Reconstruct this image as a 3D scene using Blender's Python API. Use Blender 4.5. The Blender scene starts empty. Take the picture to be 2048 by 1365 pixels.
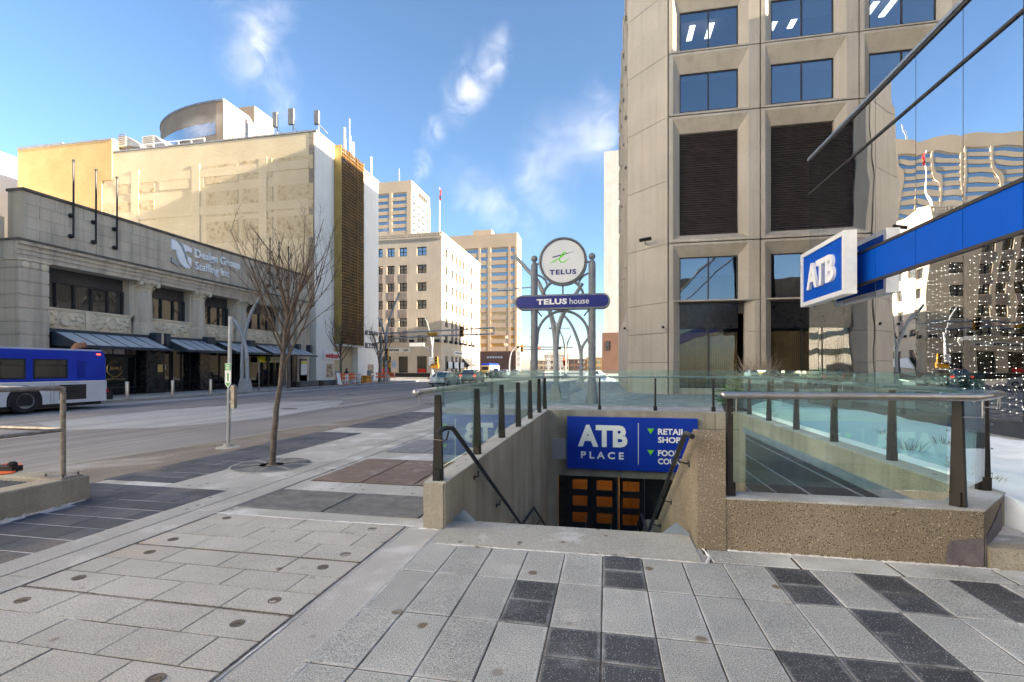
import bpy, bmesh, math, random
from mathutils import Vector, Matrix, noise as mnoise

scene = bpy.context.scene
COL = scene.collection
R = math.radians
random.seed(7)

# ------------------------------------------------------------------ camera
F, VX, HY, CX, H = 960.0, 1212.0, 737.0, 1024.0, 1.6      # photo pixels, eye height in metres
TH = math.atan((VX - CX) / F)
cT, sT = math.cos(TH), math.sin(TH)
cam = bpy.data.objects.new('camera', bpy.data.cameras.new('camera'))
COL.objects.link(cam)
cam.location = (0, 0, H)
cam.rotation_euler = (R(90), 0, TH)
cam.data.sensor_width = 36.0
cam.data.lens = 36.0 * F / 2048.0
cam.data.shift_y = (HY - 682.5) / 2048.0
cam.data.clip_start = 0.05
cam.data.clip_end = 6000
scene.camera = cam

# ------------------------------------------------------------------ sky, sun, exposure
SUN_AZ, SUN_EL = -3.5, 15.0          # azimuth from +X towards +Y (the street runs along +Y)
world = bpy.data.worlds.new('World'); scene.world = world; world.use_nodes = True
wn = world.node_tree.nodes; wl = world.node_tree.links
wn.clear()
sky = wn.new('ShaderNodeTexSky'); sky.sky_type = 'NISHITA'; sky.sun_disc = False
sky.sun_elevation = R(SUN_EL); sky.sun_rotation = R(90 - SUN_AZ)
sky.altitude = 600; sky.air_density = 1.0; sky.dust_density = 0.8; sky.ozone_density = 3.0
bg = wn.new('ShaderNodeBackground'); bg.inputs[1].default_value = 0.05
wo = wn.new('ShaderNodeOutputWorld')
wl.new(sky.outputs[0], bg.inputs[0]); wl.new(bg.outputs[0], wo.inputs[0])
sun = bpy.data.objects.new('sun', bpy.data.lights.new('sun', 'SUN')); COL.objects.link(sun)
sun.data.energy = 5.0; sun.data.angle = R(0.6); sun.data.color = (1.0, 0.86, 0.66)
sd = Vector((math.cos(R(SUN_EL)) * math.cos(R(SUN_AZ)), math.cos(R(SUN_EL)) * math.sin(R(SUN_AZ)), math.sin(R(SUN_EL))))
sun.rotation_euler = sd.to_track_quat('Z', 'Y').to_euler()
sun.location = sd * 200
vs = scene.view_settings
vs.view_transform = 'Standard'; vs.look = 'None'; vs.gamma = 1.0; vs.use_curve_mapping = False
vs.exposure = 2.8
scene.render.engine = 'CYCLES'
scene.cycles.volume_bounces = 2
scene.cycles.transparent_max_bounces = 24
scene.cycles.max_bounces = 10

# ------------------------------------------------------------------ pixel -> place
def ray(u, v):
    a = (u - CX) / F; b = (HY - v) / F
    return (-sT + cT * a, cT + sT * a, b)
def atz(u, v, z=0.0):
    d = ray(u, v); t = (z - H) / d[2]; return Vector((d[0] * t, d[1] * t, z))
def atx(u, v, X):
    d = ray(u, v); t = X / d[0]; return Vector((X, d[1] * t, H + d[2] * t))
def aty(u, v, Y):
    d = ray(u, v); t = Y / d[1]; return Vector((d[0] * t, Y, H + d[2] * t))

# ------------------------------------------------------------------ mesh helpers
class MB:
    def __init__(s):
        s.v = []; s.f = []
    def add(s, verts, faces):
        n = len(s.v); s.v += [tuple(p) for p in verts]; s.f += [tuple(i + n for i in f) for f in faces]; return s
    def quad(s, a, b, c, d): return s.add((a, b, c, d), ((0, 1, 2, 3),))
    def poly(s, pts): return s.add(pts, (tuple(range(len(pts))),))
    def box(s, x0, x1, y0, y1, z0, z1):
        return s.add([(x, y, z) for z in (z0, z1) for x, y in ((x0, y0), (x1, y0), (x1, y1), (x0, y1))],
                     ((3, 2, 1, 0), (4, 5, 6, 7), (0, 1, 5, 4), (1, 2, 6, 5), (2, 3, 7, 6), (3, 0, 4, 7)))
    def bbox(s, x0, x1, y0, y1, z0, z1, b=0.004):
        """box whose top edges are bevelled by b"""
        B = [(x0, y0, z0), (x1, y0, z0), (x1, y1, z0), (x0, y1, z0)]
        Mi = [(x0, y0, z1 - b), (x1, y0, z1 - b), (x1, y1, z1 - b), (x0, y1, z1 - b)]
        T = [(x0 + b, y0 + b, z1), (x1 - b, y0 + b, z1), (x1 - b, y1 - b, z1), (x0 + b, y1 - b, z1)]
        f = [(8, 9, 10, 11)]
        for k in range(4):
            j = (k + 1) % 4
            f += [(k, j, 4 + j, 4 + k), (4 + k, 4 + j, 8 + j, 8 + k)]
        return s.add(B + Mi + T, f)
    def ext(s, pts, vec):
        """extrude a planar polygon by a vector"""
        n = len(pts); v = Vector(vec)
        p2 = [tuple(Vector(p) + v) for p in pts]
        return s.add(list(pts) + p2, [tuple(range(n))[::-1], tuple(range(n, 2 * n))] +
                     [(i, (i + 1) % n, n + (i + 1) % n, n + i) for i in range(n)])
    def prism(s, pts, z0, z1): return s.ext([(p[0], p[1], z0) for p in pts], (0, 0, z1 - z0))
    def obox(s, c, size, rz=0.0, M=None):
        m = (M or Matrix.Translation(Vector(c)) @ Matrix.Rotation(rz, 4, 'Z'))
        a, b, d = size[0] / 2, size[1] / 2, size[2] / 2
        return s.add([m @ Vector((x, y, z)) for z in (-d, d) for x, y in ((-a, -b), (a, -b), (a, b), (-a, b))],
                     ((3, 2, 1, 0), (4, 5, 6, 7), (0, 1, 5, 4), (1, 2, 6, 5), (2, 3, 7, 6), (3, 0, 4, 7)))
    def tube(s, path, r, n=8, caps=True, flat=1.0):
        P = [Vector(p) for p in path]; m = len(P)
        rr = r if isinstance(r, (list, tuple)) else [r] * m
        up = None; base = len(s.v)
        for i in range(m):
            t = (P[min(i + 1, m - 1)] - P[max(i - 1, 0)])
            if t.length < 1e-9: t = Vector((0, 0, 1))
            t.normalize()
            if up is None:
                up = Vector((0, 0, 1)) if abs(t.z) < 0.9 else Vector((1, 0, 0))
            x = t.cross(up)
            if x.length < 1e-6: x = t.orthogonal()
            x.normalize(); y = x.cross(t).normalized(); up = y
            for k in range(n):
                a = 2 * math.pi * k / n
                s.v.append(tuple(P[i] + x * math.cos(a) * rr[i] + y * math.sin(a) * rr[i] * flat))
        for i in range(m - 1):
            for k in range(n):
                a = base + i * n + k; b = base + i * n + (k + 1) % n
                s.f.append((a, b, b + n, a + n))
        if caps:
            s.f.append(tuple(base + k for k in range(n))[::-1]); s.f.append(tuple(base + (m - 1) * n + k for k in range(n)))
        return s
    def lathe(s, prof, c=(0, 0, 0), n=16, axis='Z', caps=True):
        base = len(s.v); m = len(prof); c = Vector(c)
        for r_, h in prof:
            for k in range(n):
                a = 2 * math.pi * k / n; p = (math.cos(a) * r_, math.sin(a) * r_, h)
                if axis == 'X': p = (p[2], p[0], p[1])
                elif axis == 'Y': p = (p[0], p[2], p[1])
                s.v.append(tuple(c + Vector(p)))
        for i in range(m - 1):
            for k in range(n):
                a = base + i * n + k; b = base + i * n + (k + 1) % n
                s.f.append((a, b, b + n, a + n))
        if caps:
            s.f.append(tuple(base + k for k in range(n))[::-1]); s.f.append(tuple(base + (m - 1) * n + k for k in range(n)))
        return s
    def ball(s, c, r, n=12, m=8, sz=1.0):
        return s.lathe([(max(1e-4, r * math.sin(math.pi * i / m)), -r * math.cos(math.pi * i / m) * sz) for i in range(m + 1)], c, n)
    def xf(s, m):
        s.v = [tuple(m @ Vector(p)) for p in s.v]; return s
    def mesh(s, name, mat=None, smooth=False):
        me = bpy.data.meshes.new(name)
        me.from_pydata(s.v, [], s.f)
        bm = bmesh.new(); bm.from_mesh(me)
        bmesh.ops.recalc_face_normals(bm, faces=bm.faces)
        bm.to_mesh(me); bm.free()
        if mat: me.materials.append(mat)
        if smooth:
            me.polygons.foreach_set('use_smooth', [True] * len(me.polygons))
            if smooth != 'full':
                try: me.set_sharp_from_angle(angle=R(38))
                except Exception: pass
        me.update()
        return me
    def build(s, name, mat, parent=None, smooth=False, **kw):
        return link(bpy.data.objects.new(name, s.mesh(name, mat, smooth)), parent, **kw)

WM = {}          # world matrices of the empties, so parts can be given in world coordinates
def link(o, parent=None, label=None, cat=None, group=None, kind=None):
    COL.objects.link(o)
    if parent is not None:
        o.parent = parent
        if parent in WM: o.matrix_parent_inverse = WM[parent].inverted()
    tag(o, label, cat, group, kind)
    return o
def tag(o, label=None, cat=None, group=None, kind=None):
    if label: o['label'] = label
    if cat: o['category'] = cat
    if group: o['group'] = group
    if kind: o['kind'] = kind
    return o
def thing(name, label, cat, loc=(0, 0, 0), rz=0.0, group=None):
    o = bpy.data.objects.new(name, None); o.empty_display_size = 0.2
    o.location = loc; o.rotation_euler = (0, 0, rz)
    COL.objects.link(o)
    WM[o] = Matrix.Translation(Vector(loc)) @ Matrix.Rotation(rz, 4, 'Z')
    return tag(o, label, cat, group)
def inst(name, me, parent, loc=(0, 0, 0), rot=(0, 0, 0), scale=(1, 1, 1), **kw):
    o = bpy.data.objects.new(name, me); o.location = loc; o.rotation_euler = rot; o.scale = scale
    return link(o, parent, **kw)
KIDS = {}
def copy_tree(o, loc=None, rz=None, label=None, parent=None):
    c = o.copy(); COL.objects.link(c)
    if parent is not None: c.parent = parent
    if loc is not None: c.location = loc
    if rz is not None: c.rotation_euler = (0, 0, rz)
    if label: c['label'] = label
    for ch in list(o.children): copy_tree(ch, parent=c)
    return c

# text as flat or extruded mesh, fitted to width w and height h (h: cap height of the whole block)
AX = {'-Y': (Vector((1, 0, 0)), Vector((0, 0, 1)), Vector((0, -1, 0))),
      '+X': (Vector((0, 1, 0)), Vector((0, 0, 1)), Vector((1, 0, 0))),
      '-X': (Vector((0, -1, 0)), Vector((0, 0, 1)), Vector((-1, 0, 0)))}
def text(name, s, face, centre, w, h, depth, mat, parent, bold=0.0, shear=0.0, space=1.0, **kw):
    cu = bpy.data.curves.new(name, 'FONT'); cu.body = s; cu.size = 1.0
    cu.offset = bold; cu.shear = shear; cu.extrude = 0.5; cu.resolution_u = 3; cu.space_character = space
    ob = bpy.data.objects.new(name + '_tmp', cu)
    me = bpy.data.meshes.new_from_object(ob)
    bpy.data.objects.remove(ob); bpy.data.curves.remove(cu)
    xs = [p.co.x for p in me.vertices]; ys = [p.co.y for p in me.vertices]
    x0, x1, y0, y1 = min(xs), max(xs), min(ys), max(ys)
    if w is None: w = h * (x1 - x0) / (y1 - y0)
    ax, ay, an = AX[face]; c = Vector(centre)
    for p in me.vertices:
        q = p.co.copy()
        p.co = c + ax * ((q.x - (x0 + x1) / 2) / (x1 - x0) * w) + ay * ((q.y - (y0 + y1) / 2) / (y1 - y0) * h) + an * ((q.z + 0.5) * depth)
    me.materials.clear(); me.materials.append(mat); me.name = name
    return link(bpy.data.objects.new(name, me), parent, **kw)

# ------------------------------------------------------------------ materials
def nn(nt, t, **kw):
    n = nt.nodes.new(t)
    for k, v in kw.items(): setattr(n, k, v)
    return n
def mixc(nt, fac, a, b, mode='MIX'):
    m = nn(nt, 'ShaderNodeMix', data_type='RGBA', blend_type=mode)
    for sock, val in ((m.inputs[0], fac), (m.inputs[6], a), (m.inputs[7], b)):
        if isinstance(val, (int, float)): sock.default_value = val
        elif isinstance(val, (tuple, list)): sock.default_value = (*val[:3], 1)
        else: nt.links.new(val, sock)
    return m.outputs[2]
def noise(nt, pos, scale, detail=4.0, rough=0.55, dist=0.0):
    n = nn(nt, 'ShaderNodeTexNoise'); n.inputs['Scale'].default_value = scale; n.inputs['Detail'].default_value = detail
    n.inputs['Roughness'].default_value = rough; n.inputs['Distortion'].default_value = dist
    nt.links.new(pos, n.inputs['Vector']); return n.outputs[0]
def ramp(nt, x, lo, hi):
    m = nn(nt, 'ShaderNodeMapRange'); m.inputs[1].default_value = lo; m.inputs[2].default_value = hi
    nt.links.new(x, m.inputs[0]); return m.outputs[0]
def mul(nt, a, b, op='MULTIPLY'):
    m = nn(nt, 'ShaderNodeMath', operation=op)
    for s, v in ((m.inputs[0], a), (m.inputs[1], b)):
        if isinstance(v, (int, float)): s.default_value = v
        else: nt.links.new(v, s)
    return m.outputs[0]
MATS = {}
def M(name, c1, c2=None, scale=1.5, rough=0.75, bump=0.0, bscale=60.0, spec=0.35, metal=0.0, rnd=0.0,
      speck=None, streak=None, patch=None, fine=None, emit=None, lane=None, edge=None, objco=False):
    """c1..c2 blotches; speck=(colour, scale, amount); streak=(colour, amount); patch=(colour, scale, lo, hi); fine=(amount, scale)"""
    if name in MATS: return MATS[name]
    m = bpy.data.materials.new(name); m.use_nodes = True; MATS[name] = m
    nt = m.node_tree; b = nt.nodes['Principled BSDF']
    b.inputs['Roughness'].default_value = rough; b.inputs['Metallic'].default_value = metal
    b.inputs['Specular IOR Level'].default_value = spec
    if objco: pos = nn(nt, 'ShaderNodeTexCoord').outputs['Object']
    else: pos = nn(nt, 'ShaderNodeNewGeometry').outputs['Position']
    col = (*c1, 1)
    if c2 is not None:
        n = noise(nt, pos, scale, 6)
        col = mixc(nt, ramp(nt, n, 0.35, 0.65), c1, c2)
    if patch:
        n = noise(nt, pos, patch[1], 5, 0.6, 0.3)
        col = mixc(nt, ramp(nt, n, patch[2], patch[3]), col, patch[0])
    if streak:
        mp = nn(nt, 'ShaderNodeMapping'); mp.inputs['Scale'].default_value = (2.2, 2.2, 0.12)
        nt.links.new(pos, mp.inputs[0])
        n = noise(nt, mp.outputs[0], 1.0, 5, 0.6)
        col = mixc(nt, mul(nt, ramp(nt, n, 0.45, 0.75), streak[1]), col, streak[0])
    if lane:
        mp = nn(nt, 'ShaderNodeMapping'); mp.inputs['Scale'].default_value = (1.1, 0.03, 1.0)
        nt.links.new(pos, mp.inputs[0])
        n = noise(nt, mp.outputs[0], 1.0, 6, 0.65)
        col = mixc(nt, mul(nt, ramp(nt, n, 0.46, 0.66), lane[1]), col, lane[0])
    if fine:
        n = noise(nt, pos, fine[1], 3, 0.7)
        col = mixc(nt, fine[0], col, mixc(nt, ramp(nt, n, 0.3, 0.7), (0.0, 0.0, 0.0), (1, 1, 1)), 'OVERLAY')
    if speck:
        v = nn(nt, 'ShaderNodeTexVoronoi'); v.inputs['Scale'].default_value = speck[1]
        nt.links.new(pos, v.inputs['Vector'])
        w = nn(nt, 'ShaderNodeSeparateColor'); nt.links.new(v.outputs['Color'], w.inputs[0])
        f = mul(nt, ramp(nt, v.outputs['Distance'], 0.42, 0.25), ramp(nt, w.outputs[0], 1 - speck[2], 1.02 - speck[2]))
        col = mixc(nt, f, col, speck[0])
        if len(speck) > 3:
            f2 = mul(nt, ramp(nt, v.outputs['Distance'], 0.42, 0.25), ramp(nt, w.outputs[1], 1 - speck[2], 1.02 - speck[2]))
            col = mixc(nt, f2, col, speck[3])
    if edge:                                   # salt left along the joints of a paver of half size (hx, hy)
        ob = nn(nt, 'ShaderNodeTexCoord').outputs['Object']
        sp = nn(nt, 'ShaderNodeSeparateXYZ'); nt.links.new(ob, sp.inputs[0])
        dx = mul(nt, mul(nt, sp.outputs[0], 0.0, 'ABSOLUTE'), edge[0], 'SUBTRACT'); dy = mul(nt, mul(nt, sp.outputs[1], 0.0, 'ABSOLUTE'), edge[1], 'SUBTRACT')
        rim = ramp(nt, mul(nt, mul(nt, dx, dy, 'MAXIMUM'), mul(nt, noise(nt, pos, 9.0, 5, 0.7), 0.05), 'ADD'), 0.0, 0.03)
        col = mixc(nt, mul(nt, mul(nt, rim, ramp(nt, noise(nt, pos, 1.7, 3), 0.38, 0.62)), edge[3]), col, edge[2])
    if rnd:
        oi = nn(nt, 'ShaderNodeObjectInfo')
        hs = nn(nt, 'ShaderNodeHueSaturation')
        nt.links.new(ramp2(nt, oi.outputs['Random'], 1 - rnd, 1 + rnd), hs.inputs['Value'])
        if isinstance(col, tuple): hs.inputs['Color'].default_value = col
        else: nt.links.new(col, hs.inputs['Color'])
        col = hs.outputs[0]
    if isinstance(col, tuple): b.inputs['Base Color'].default_value = col
    else: nt.links.new(col, b.inputs['Base Color'])
    if bump:
        bn = nn(nt, 'ShaderNodeBump'); bn.inputs['Strength'].default_value = bump; bn.inputs['Distance'].default_value = 0.02
        nt.links.new(noise(nt, pos, bscale, 5, 0.65), bn.inputs['Height']); nt.links.new(bn.outputs[0], b.inputs['Normal'])
    if emit:
        b.inputs['Emission Color'].default_value = (*emit[0], 1); b.inputs['Emission Strength'].default_value = emit[1]
    return m
def ramp2(nt, x, a, b):
    m = nn(nt, 'ShaderNodeMapRange'); m.inputs[3].default_value = a; m.inputs[4].default_value = b
    nt.links.new(x, m.inputs[0]); return m.outputs[0]
def thin_glass(name, tint, refl=1.0, rough=0.0, wav=0.0, wscale=0.4, base=0.04):
    """clear pane: tinted transparency with mirror reflection that grows at grazing angles"""
    m = bpy.data.materials.new(name); m.use_nodes = True; MATS[name] = m
    nt = m.node_tree; nt.nodes.remove(nt.nodes['Principled BSDF']); out = nt.nodes['Material Output']
    tr = nn(nt, 'ShaderNodeBsdfTransparent'); tr.inputs[0].default_value = (*tint, 1)
    gl = nn(nt, 'ShaderNodeBsdfGlossy'); gl.inputs['Roughness'].default_value = rough; gl.inputs[0].default_value = (0.95, 0.97, 1, 1)
    lw = nn(nt, 'ShaderNodeLayerWeight'); lw.inputs[0].default_value = 0.5
    pw = mul(nt, lw.outputs['Facing'], 4.0, 'POWER')
    fac = mul(nt, mul(nt, pw, (1 - base) * refl), base, 'ADD')
    mx = nn(nt, 'ShaderNodeMixShader')
    nt.links.new(fac, mx.inputs[0]); nt.links.new(tr.outputs[0], mx.inputs[1]); nt.links.new(gl.outputs[0], mx.inputs[2])
    if wav:
        pos = nn(nt, 'ShaderNodeNewGeometry').outputs['Position']
        oi = nn(nt, 'ShaderNodeObjectInfo')
        ad = nn(nt, 'ShaderNodeVectorMath', operation='ADD'); nt.links.new(pos, ad.inputs[0])
        sc = nn(nt, 'ShaderNodeVectorMath', operation='SCALE'); sc.inputs[0].default_value = (37, 91, 53)
        nt.links.new(oi.outputs['Random'], sc.inputs['Scale']); nt.links.new(sc.outputs[0], ad.inputs[1])
        bn = nn(nt, 'ShaderNodeBump'); bn.inputs['Strength'].default_value = 1.0; bn.inputs['Distance'].default_value = wav
        nt.links.new(noise(nt, ad.outputs[0], wscale, 1.5, 0.4), bn.inputs['Height'])
        nt.links.new(bn.outputs[0], gl.inputs['Normal'])
    nt.links.new(mx.outputs[0], out.inputs[0])
    return m

# paving and stone
m_conc = M('concrete_walk', (0.32, 0.32, 0.315), (0.41, 0.41, 0.405), 0.8, 0.85, 0.5, 90, rnd=0.05, patch=((0.56, 0.57, 0.58), 1.6, 0.52, 0.70), fine=(0.5, 110), speck=((0.12, 0.10, 0.085), 14, 0.03))
m_slab = M('vault_slab', (0.37, 0.36, 0.345), (0.45, 0.44, 0.425), 1.2, 0.85, 0.5, 120, rnd=0.06, fine=(0.5, 120), patch=((0.50, 0.41, 0.32), 1.0, 0.56, 0.75), speck=((0.16, 0.12, 0.09), 11, 0.03))
m_pav_l = M('light_paver', (0.335, 0.35, 0.355), (0.43, 0.445, 0.445), 1.5, 0.85, 0.7, 150, rnd=0.09, fine=(0.75, 130), speck=((0.17, 0.14, 0.10), 9, 0.05), patch=((0.52, 0.53, 0.52), 2.2, 0.58, 0.75), edge=(.155, .299, (0.66, 0.68, 0.70), .75))
m_pav_d = M('dark_paver', (0.045, 0.05, 0.064), (0.075, 0.08, 0.095), 2.5, 0.75, 0.6, 160, rnd=0.14, fine=(0.8, 140), speck=((0.50, 0.50, 0.52), 130, 0.16), patch=((0.17, 0.18, 0.21), 2.6, 0.56, 0.80), edge=(.155, .147, (0.50, 0.52, 0.55), .7))
m_pav_s = M('slate_paver', (0.055, 0.064, 0.088), (0.095, 0.10, 0.12), 1.8, 0.7, 0.5, 150, rnd=0.20, fine=(0.6, 120), patch=((0.22, 0.18, 0.14), 0.55, 0.52, 0.72))
m_joint = M('joint_sand', (0.045, 0.038, 0.032), (0.13, 0.115, 0.10), 3.0, 0.9, patch=((0.55, 0.55, 0.55), 1.3, 0.58, 0.68))
m_jointw = M('salted_joint', (0.46, 0.47, 0.49), (0.58, 0.59, 0.60), 3.0, 0.9)
m_salt = M('road_salt', (0.62, 0.62, 0.63), (0.75, 0.75, 0.76), 8, 0.9, 0.4, 120)
m_asph = M('asphalt', (0.215, 0.205, 0.21), (0.28, 0.265, 0.265), 0.35, 0.85, 0.4, 60, fine=(0.5, 60), patch=((0.33, 0.31, 0.29), 0.12, 0.50, 0.68), lane=((0.12, 0.115, 0.12), 0.75))
m_asph2 = M('pale_asphalt', (0.36, 0.36, 0.37), (0.43, 0.43, 0.44), 0.6, 0.85, 0.4, 60, fine=(0.5, 60), lane=((0.24, 0.235, 0.24), 0.7))
m_dirt = M('gutter_grit', (0.155, 0.135, 0.12), (0.22, 0.195, 0.175), 1.2, 0.95, 0.5, 50, fine=(0.5, 70), patch=((0.36, 0.35, 0.34), 0.5, 0.55, 0.7))
m_kerb = M('kerb_stone', (0.24, 0.23, 0.21), (0.32, 0.31, 0.29), 1.0, 0.9, 0.3, 60)
m_fwalk = M('far_walk', (0.33, 0.31, 0.28), (0.42, 0.40, 0.37), 0.5, 0.9, 0.2, 40, patch=((0.22, 0.20, 0.18), 0.3, 0.55, 0.7))
m_paint = M('lane_paint', (0.60, 0.60, 0.58), (0.34, 0.33, 0.33), 4.0, 0.8)
m_earth = M('city_ground', (0.20, 0.19, 0.18), (0.26, 0.25, 0.23), 0.05, 0.95)
m_cwall = M('cast_concrete', (0.30, 0.27, 0.215), (0.40, 0.365, 0.30), 0.9, 0.9, 0.3, 45, streak=((0.13, 0.12, 0.10), 0.65), fine=(0.35, 90), speck=((0.16, 0.14, 0.11), 60, 0.10))
m_aggr = M('exposed_aggregate', (0.22, 0.18, 0.13), (0.31, 0.26, 0.19), 0.9, 0.9, 0.9, 110, fine=(0.7, 100), speck=((0.58, 0.48, 0.34), 62, 0.17, (0.06, 0.05, 0.04)))
m_cap = M('wall_coping', (0.33, 0.325, 0.30), (0.41, 0.405, 0.385), 1.2, 0.9, 0.4, 80, fine=(0.45, 110), patch=((0.55, 0.56, 0.58), 1.5, 0.55, 0.72), speck=((0.14, 0.12, 0.10), 13, 0.03))
m_tar = M('tar_patch', (0.10, 0.085, 0.095), (0.16, 0.14, 0.15), 9, 0.8, 0.6, 40)
m_snow = M('snow', (0.84, 0.87, 0.92), (0.92, 0.93, 0.95), 1.2, 0.6, 0.35, 14)
m_dirtysnow = M('dirty_snow', (0.70, 0.68, 0.66), (0.45, 0.41, 0.38), 9, 0.8, 0.6, 30)
# metals
m_steel = M('galvanised_steel', (0.36, 0.37, 0.38), (0.45, 0.46, 0.47), 5, 0.45, metal=0.7)
m_stain = M('stainless_rail', (0.46, 0.46, 0.46), (0.38, 0.35, 0.32), 9, 0.32, metal=0.9)
m_rustpipe = M('worn_pipe', (0.36, 0.345, 0.32), (0.25, 0.20, 0.165), 14, 0.42, metal=0.7)
m_blackm = M('black_metal', (0.022, 0.022, 0.024), (0.035, 0.033, 0.03), 6, 0.45)
m_bronze = M('dark_bronze_post', (0.013, 0.012, 0.011), (0.026, 0.020, 0.016), 5, 0.5)
m_lamp = M('lamp_paint', (0.29, 0.31, 0.33), (0.35, 0.37, 0.39), 4, 0.5, metal=0.2)
m_signgrey = M('sign_grey_paint', (0.145, 0.155, 0.17), (0.19, 0.20, 0.215), 4, 0.55)
m_grate = M('steel_grating', (0.17, 0.18, 0.20), (0.25, 0.26, 0.28), 6, 0.6, metal=0.5)
m_plate = M('rusty_tread_plate', (0.16, 0.12, 0.105), (0.22, 0.165, 0.14), 4, 0.65, metal=0.35, patch=((0.30, 0.29, 0.28), 3, 0.55, 0.75), rnd=0.1)
m_iron = M('cast_iron', (0.09, 0.085, 0.08), (0.16, 0.13, 0.105), 30, 0.7, 0.5, 60)
m_pit = M('pit_dark', (0.012, 0.012, 0.012))
m_slate = M('dark_cladding', (0.035, 0.045, 0.06), (0.055, 0.065, 0.085), 3, 0.35)
m_slate2 = M('steel_trim', (0.20, 0.25, 0.32), (0.27, 0.32, 0.39), 4, 0.45, metal=0.3)
# signs
m_blue = M('sign_blue', (0.0035, 0.035, 0.37), (0.0035, 0.04, 0.40), 3, 0.4)
m_atbblue = M('bank_sign_blue', (0.002, 0.085, 0.50), (0.002, 0.09, 0.53), 2, 0.6, spec=0.12)
m_white = M('white_paint', (0.80, 0.80, 0.79), (0.74, 0.74, 0.73), 5, 0.5)
m_green = M('arrow_green', (0.14, 0.62, 0.02))
m_navy = M('navy', (0.010, 0.014, 0.15), (0.014, 0.02, 0.19), 3, 0.35)
m_purple = M('logo_purple', (0.055, 0.02, 0.19))
m_black = M('black', (0.012, 0.012, 0.013), rough=0.5)
m_rubber = M('rubber', (0.02, 0.02, 0.02), (0.035, 0.034, 0.033), 12, 0.85)
m_orange = M('safety_orange', (0.80, 0.13, 0.02), (0.72, 0.16, 0.05), 5, 0.6)
m_red = M('sign_red', (0.60, 0.03, 0.025))
m_yellow = M('sign_yellow', (0.75, 0.66, 0.03))
m_gold = M('gold_leaf', (0.75, 0.52, 0.18), rough=0.35, metal=0.7)
# glass
g_rail = thin_glass('railing_glass', (0.83, 0.945, 0.935), 1.0, base=0.05)
# =================================================================== GROUND, ROADS, PAVEMENTS
PX0, PX1, PY0, PY1 = -1.62, 3.45, 4.76, 15.6         # the open stairwell
g = MB()
XS = [-2500, PX0, PX1, 2500]; YS = [-2500, PY0, PY1, 3000]
for i in range(3):
    for j in range(3):
        if i == 1 and j == 1: continue
        g.quad((XS[i], YS[j], -.36), (XS[i + 1], YS[j], -.36), (XS[i + 1], YS[j + 1], -.36), (XS[i], YS[j + 1], -.36))
g.build('ground', m_earth, kind='structure')

KX = [(-9.75, -80), (-9.7, 6), (-9.1, 9.4), (-8.9, 12), (-8.4, 15), (-7.0, 18.6), (-6.8, 25), (-6.8, 61.5)]   # near kerb line
FK = -25.0                                                                                                 # far kerb line
CS0, CS1 = 61.5, 80.0                                                                                      # cross street
r = MB()
for (xa, ya), (xb, yb) in zip(KX[:-1], KX[1:]): r.quad((FK, ya, -.2), (xa, ya, -.2), (xb, yb, -.2), (FK, yb, -.2))
r.quad((-400, CS0, -.2), (300, CS0, -.2), (300, CS1, -.2), (-400, CS1, -.2))
r.quad((FK, CS1, -.2), (-6.8, CS1, -.2), (-6.8, 900, -.2), (FK, 900, -.2))
road = r.build('road', m_asph, kind='structure')
# pale resurfaced patches
MB().poly([(-18.6, 12.6, -.196), (-15.6, 11.2, -.196), (-13.2, 12.2, -.196), (-12.0, 15.4, -.196), (-12.6, 21, -.196), (-14.4, 24.5, -.196), (-16.8, 23, -.196), (-18.8, 17.5, -.196)]).build('pale_patch', m_asph2, road)
MB().quad((-24.95, -80, -.196), (-23.6, -80, -.196), (-23.2, 61, -.196), (-24.95, 61, -.196)).build('gutter_strip', m_asph2, road)
# lane markings
for X, y0, n, ln, gap in ((-21.6, -6, 11, 4.2, 2.2), (-18.3, -4.5, 9, 3.0, 4.0), (-15.0, -2.2, 7, 3.0, 6.2), (-12.2, 20, 4, 3.2, 6.5)):
    for k in range(n):
        y = y0 + k * (ln + gap)
        MB().quad((X - .06, y, -.195), (X + .06, y, -.195), (X + .06, y + ln, -.195), (X - .06, y + ln, -.195)).build('lane_line', m_paint, road)
for k in range(8):       # crossing bars at the junction
    x = -24 + k * 2.2
    MB().quad((x, 57.5, -.195), (x + .6, 57.5, -.195), (x + .6, 60.3, -.195), (x, 60.3, -.195)).build('crossing_bar', m_paint, road)
for k in range(3):       # manhole lids
    x, y = ((-17.2, 30), (-13.8, 19), (-20.3, 38))[k]
    MB().lathe([(.36, -.195), (.36, -.19), (.30, -.189)], (x, y, 0), 20).build('manhole_lid', m_iron, road)

# far pavement
fp = MB()
fp.box(-29.6, FK - .18, -80, CS0 - .18, -.35, -.05)
fp.box(-120, -29.6, 58.9, CS0 - .18, -.35, -.05)
fpav = fp.build('far_pavement', m_fwalk, kind='structure')
MB().bbox(FK - .18, FK, -80, CS0, -.35, -.045, .02).build('kerb', m_kerb, fpav)
fp = MB(); fp.box(-120, FK - .18, CS1, 83.6, -.35, -.05); fp.box(-29.6, FK - .18, 83.6, 400, -.35, -.05)
fp2 = fp.build('corner_pavement', m_fwalk, kind='structure')
MB().bbox(FK - .18, FK, CS1, 400, -.35, -.045, .02).build('kerb', m_kerb, fp2)
fp = MB(); fp.box(-6.8, 60, CS1, 400, -.35, -.03); fp.build('pavement_beyond_junction', m_fwalk, kind='structure')

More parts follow.
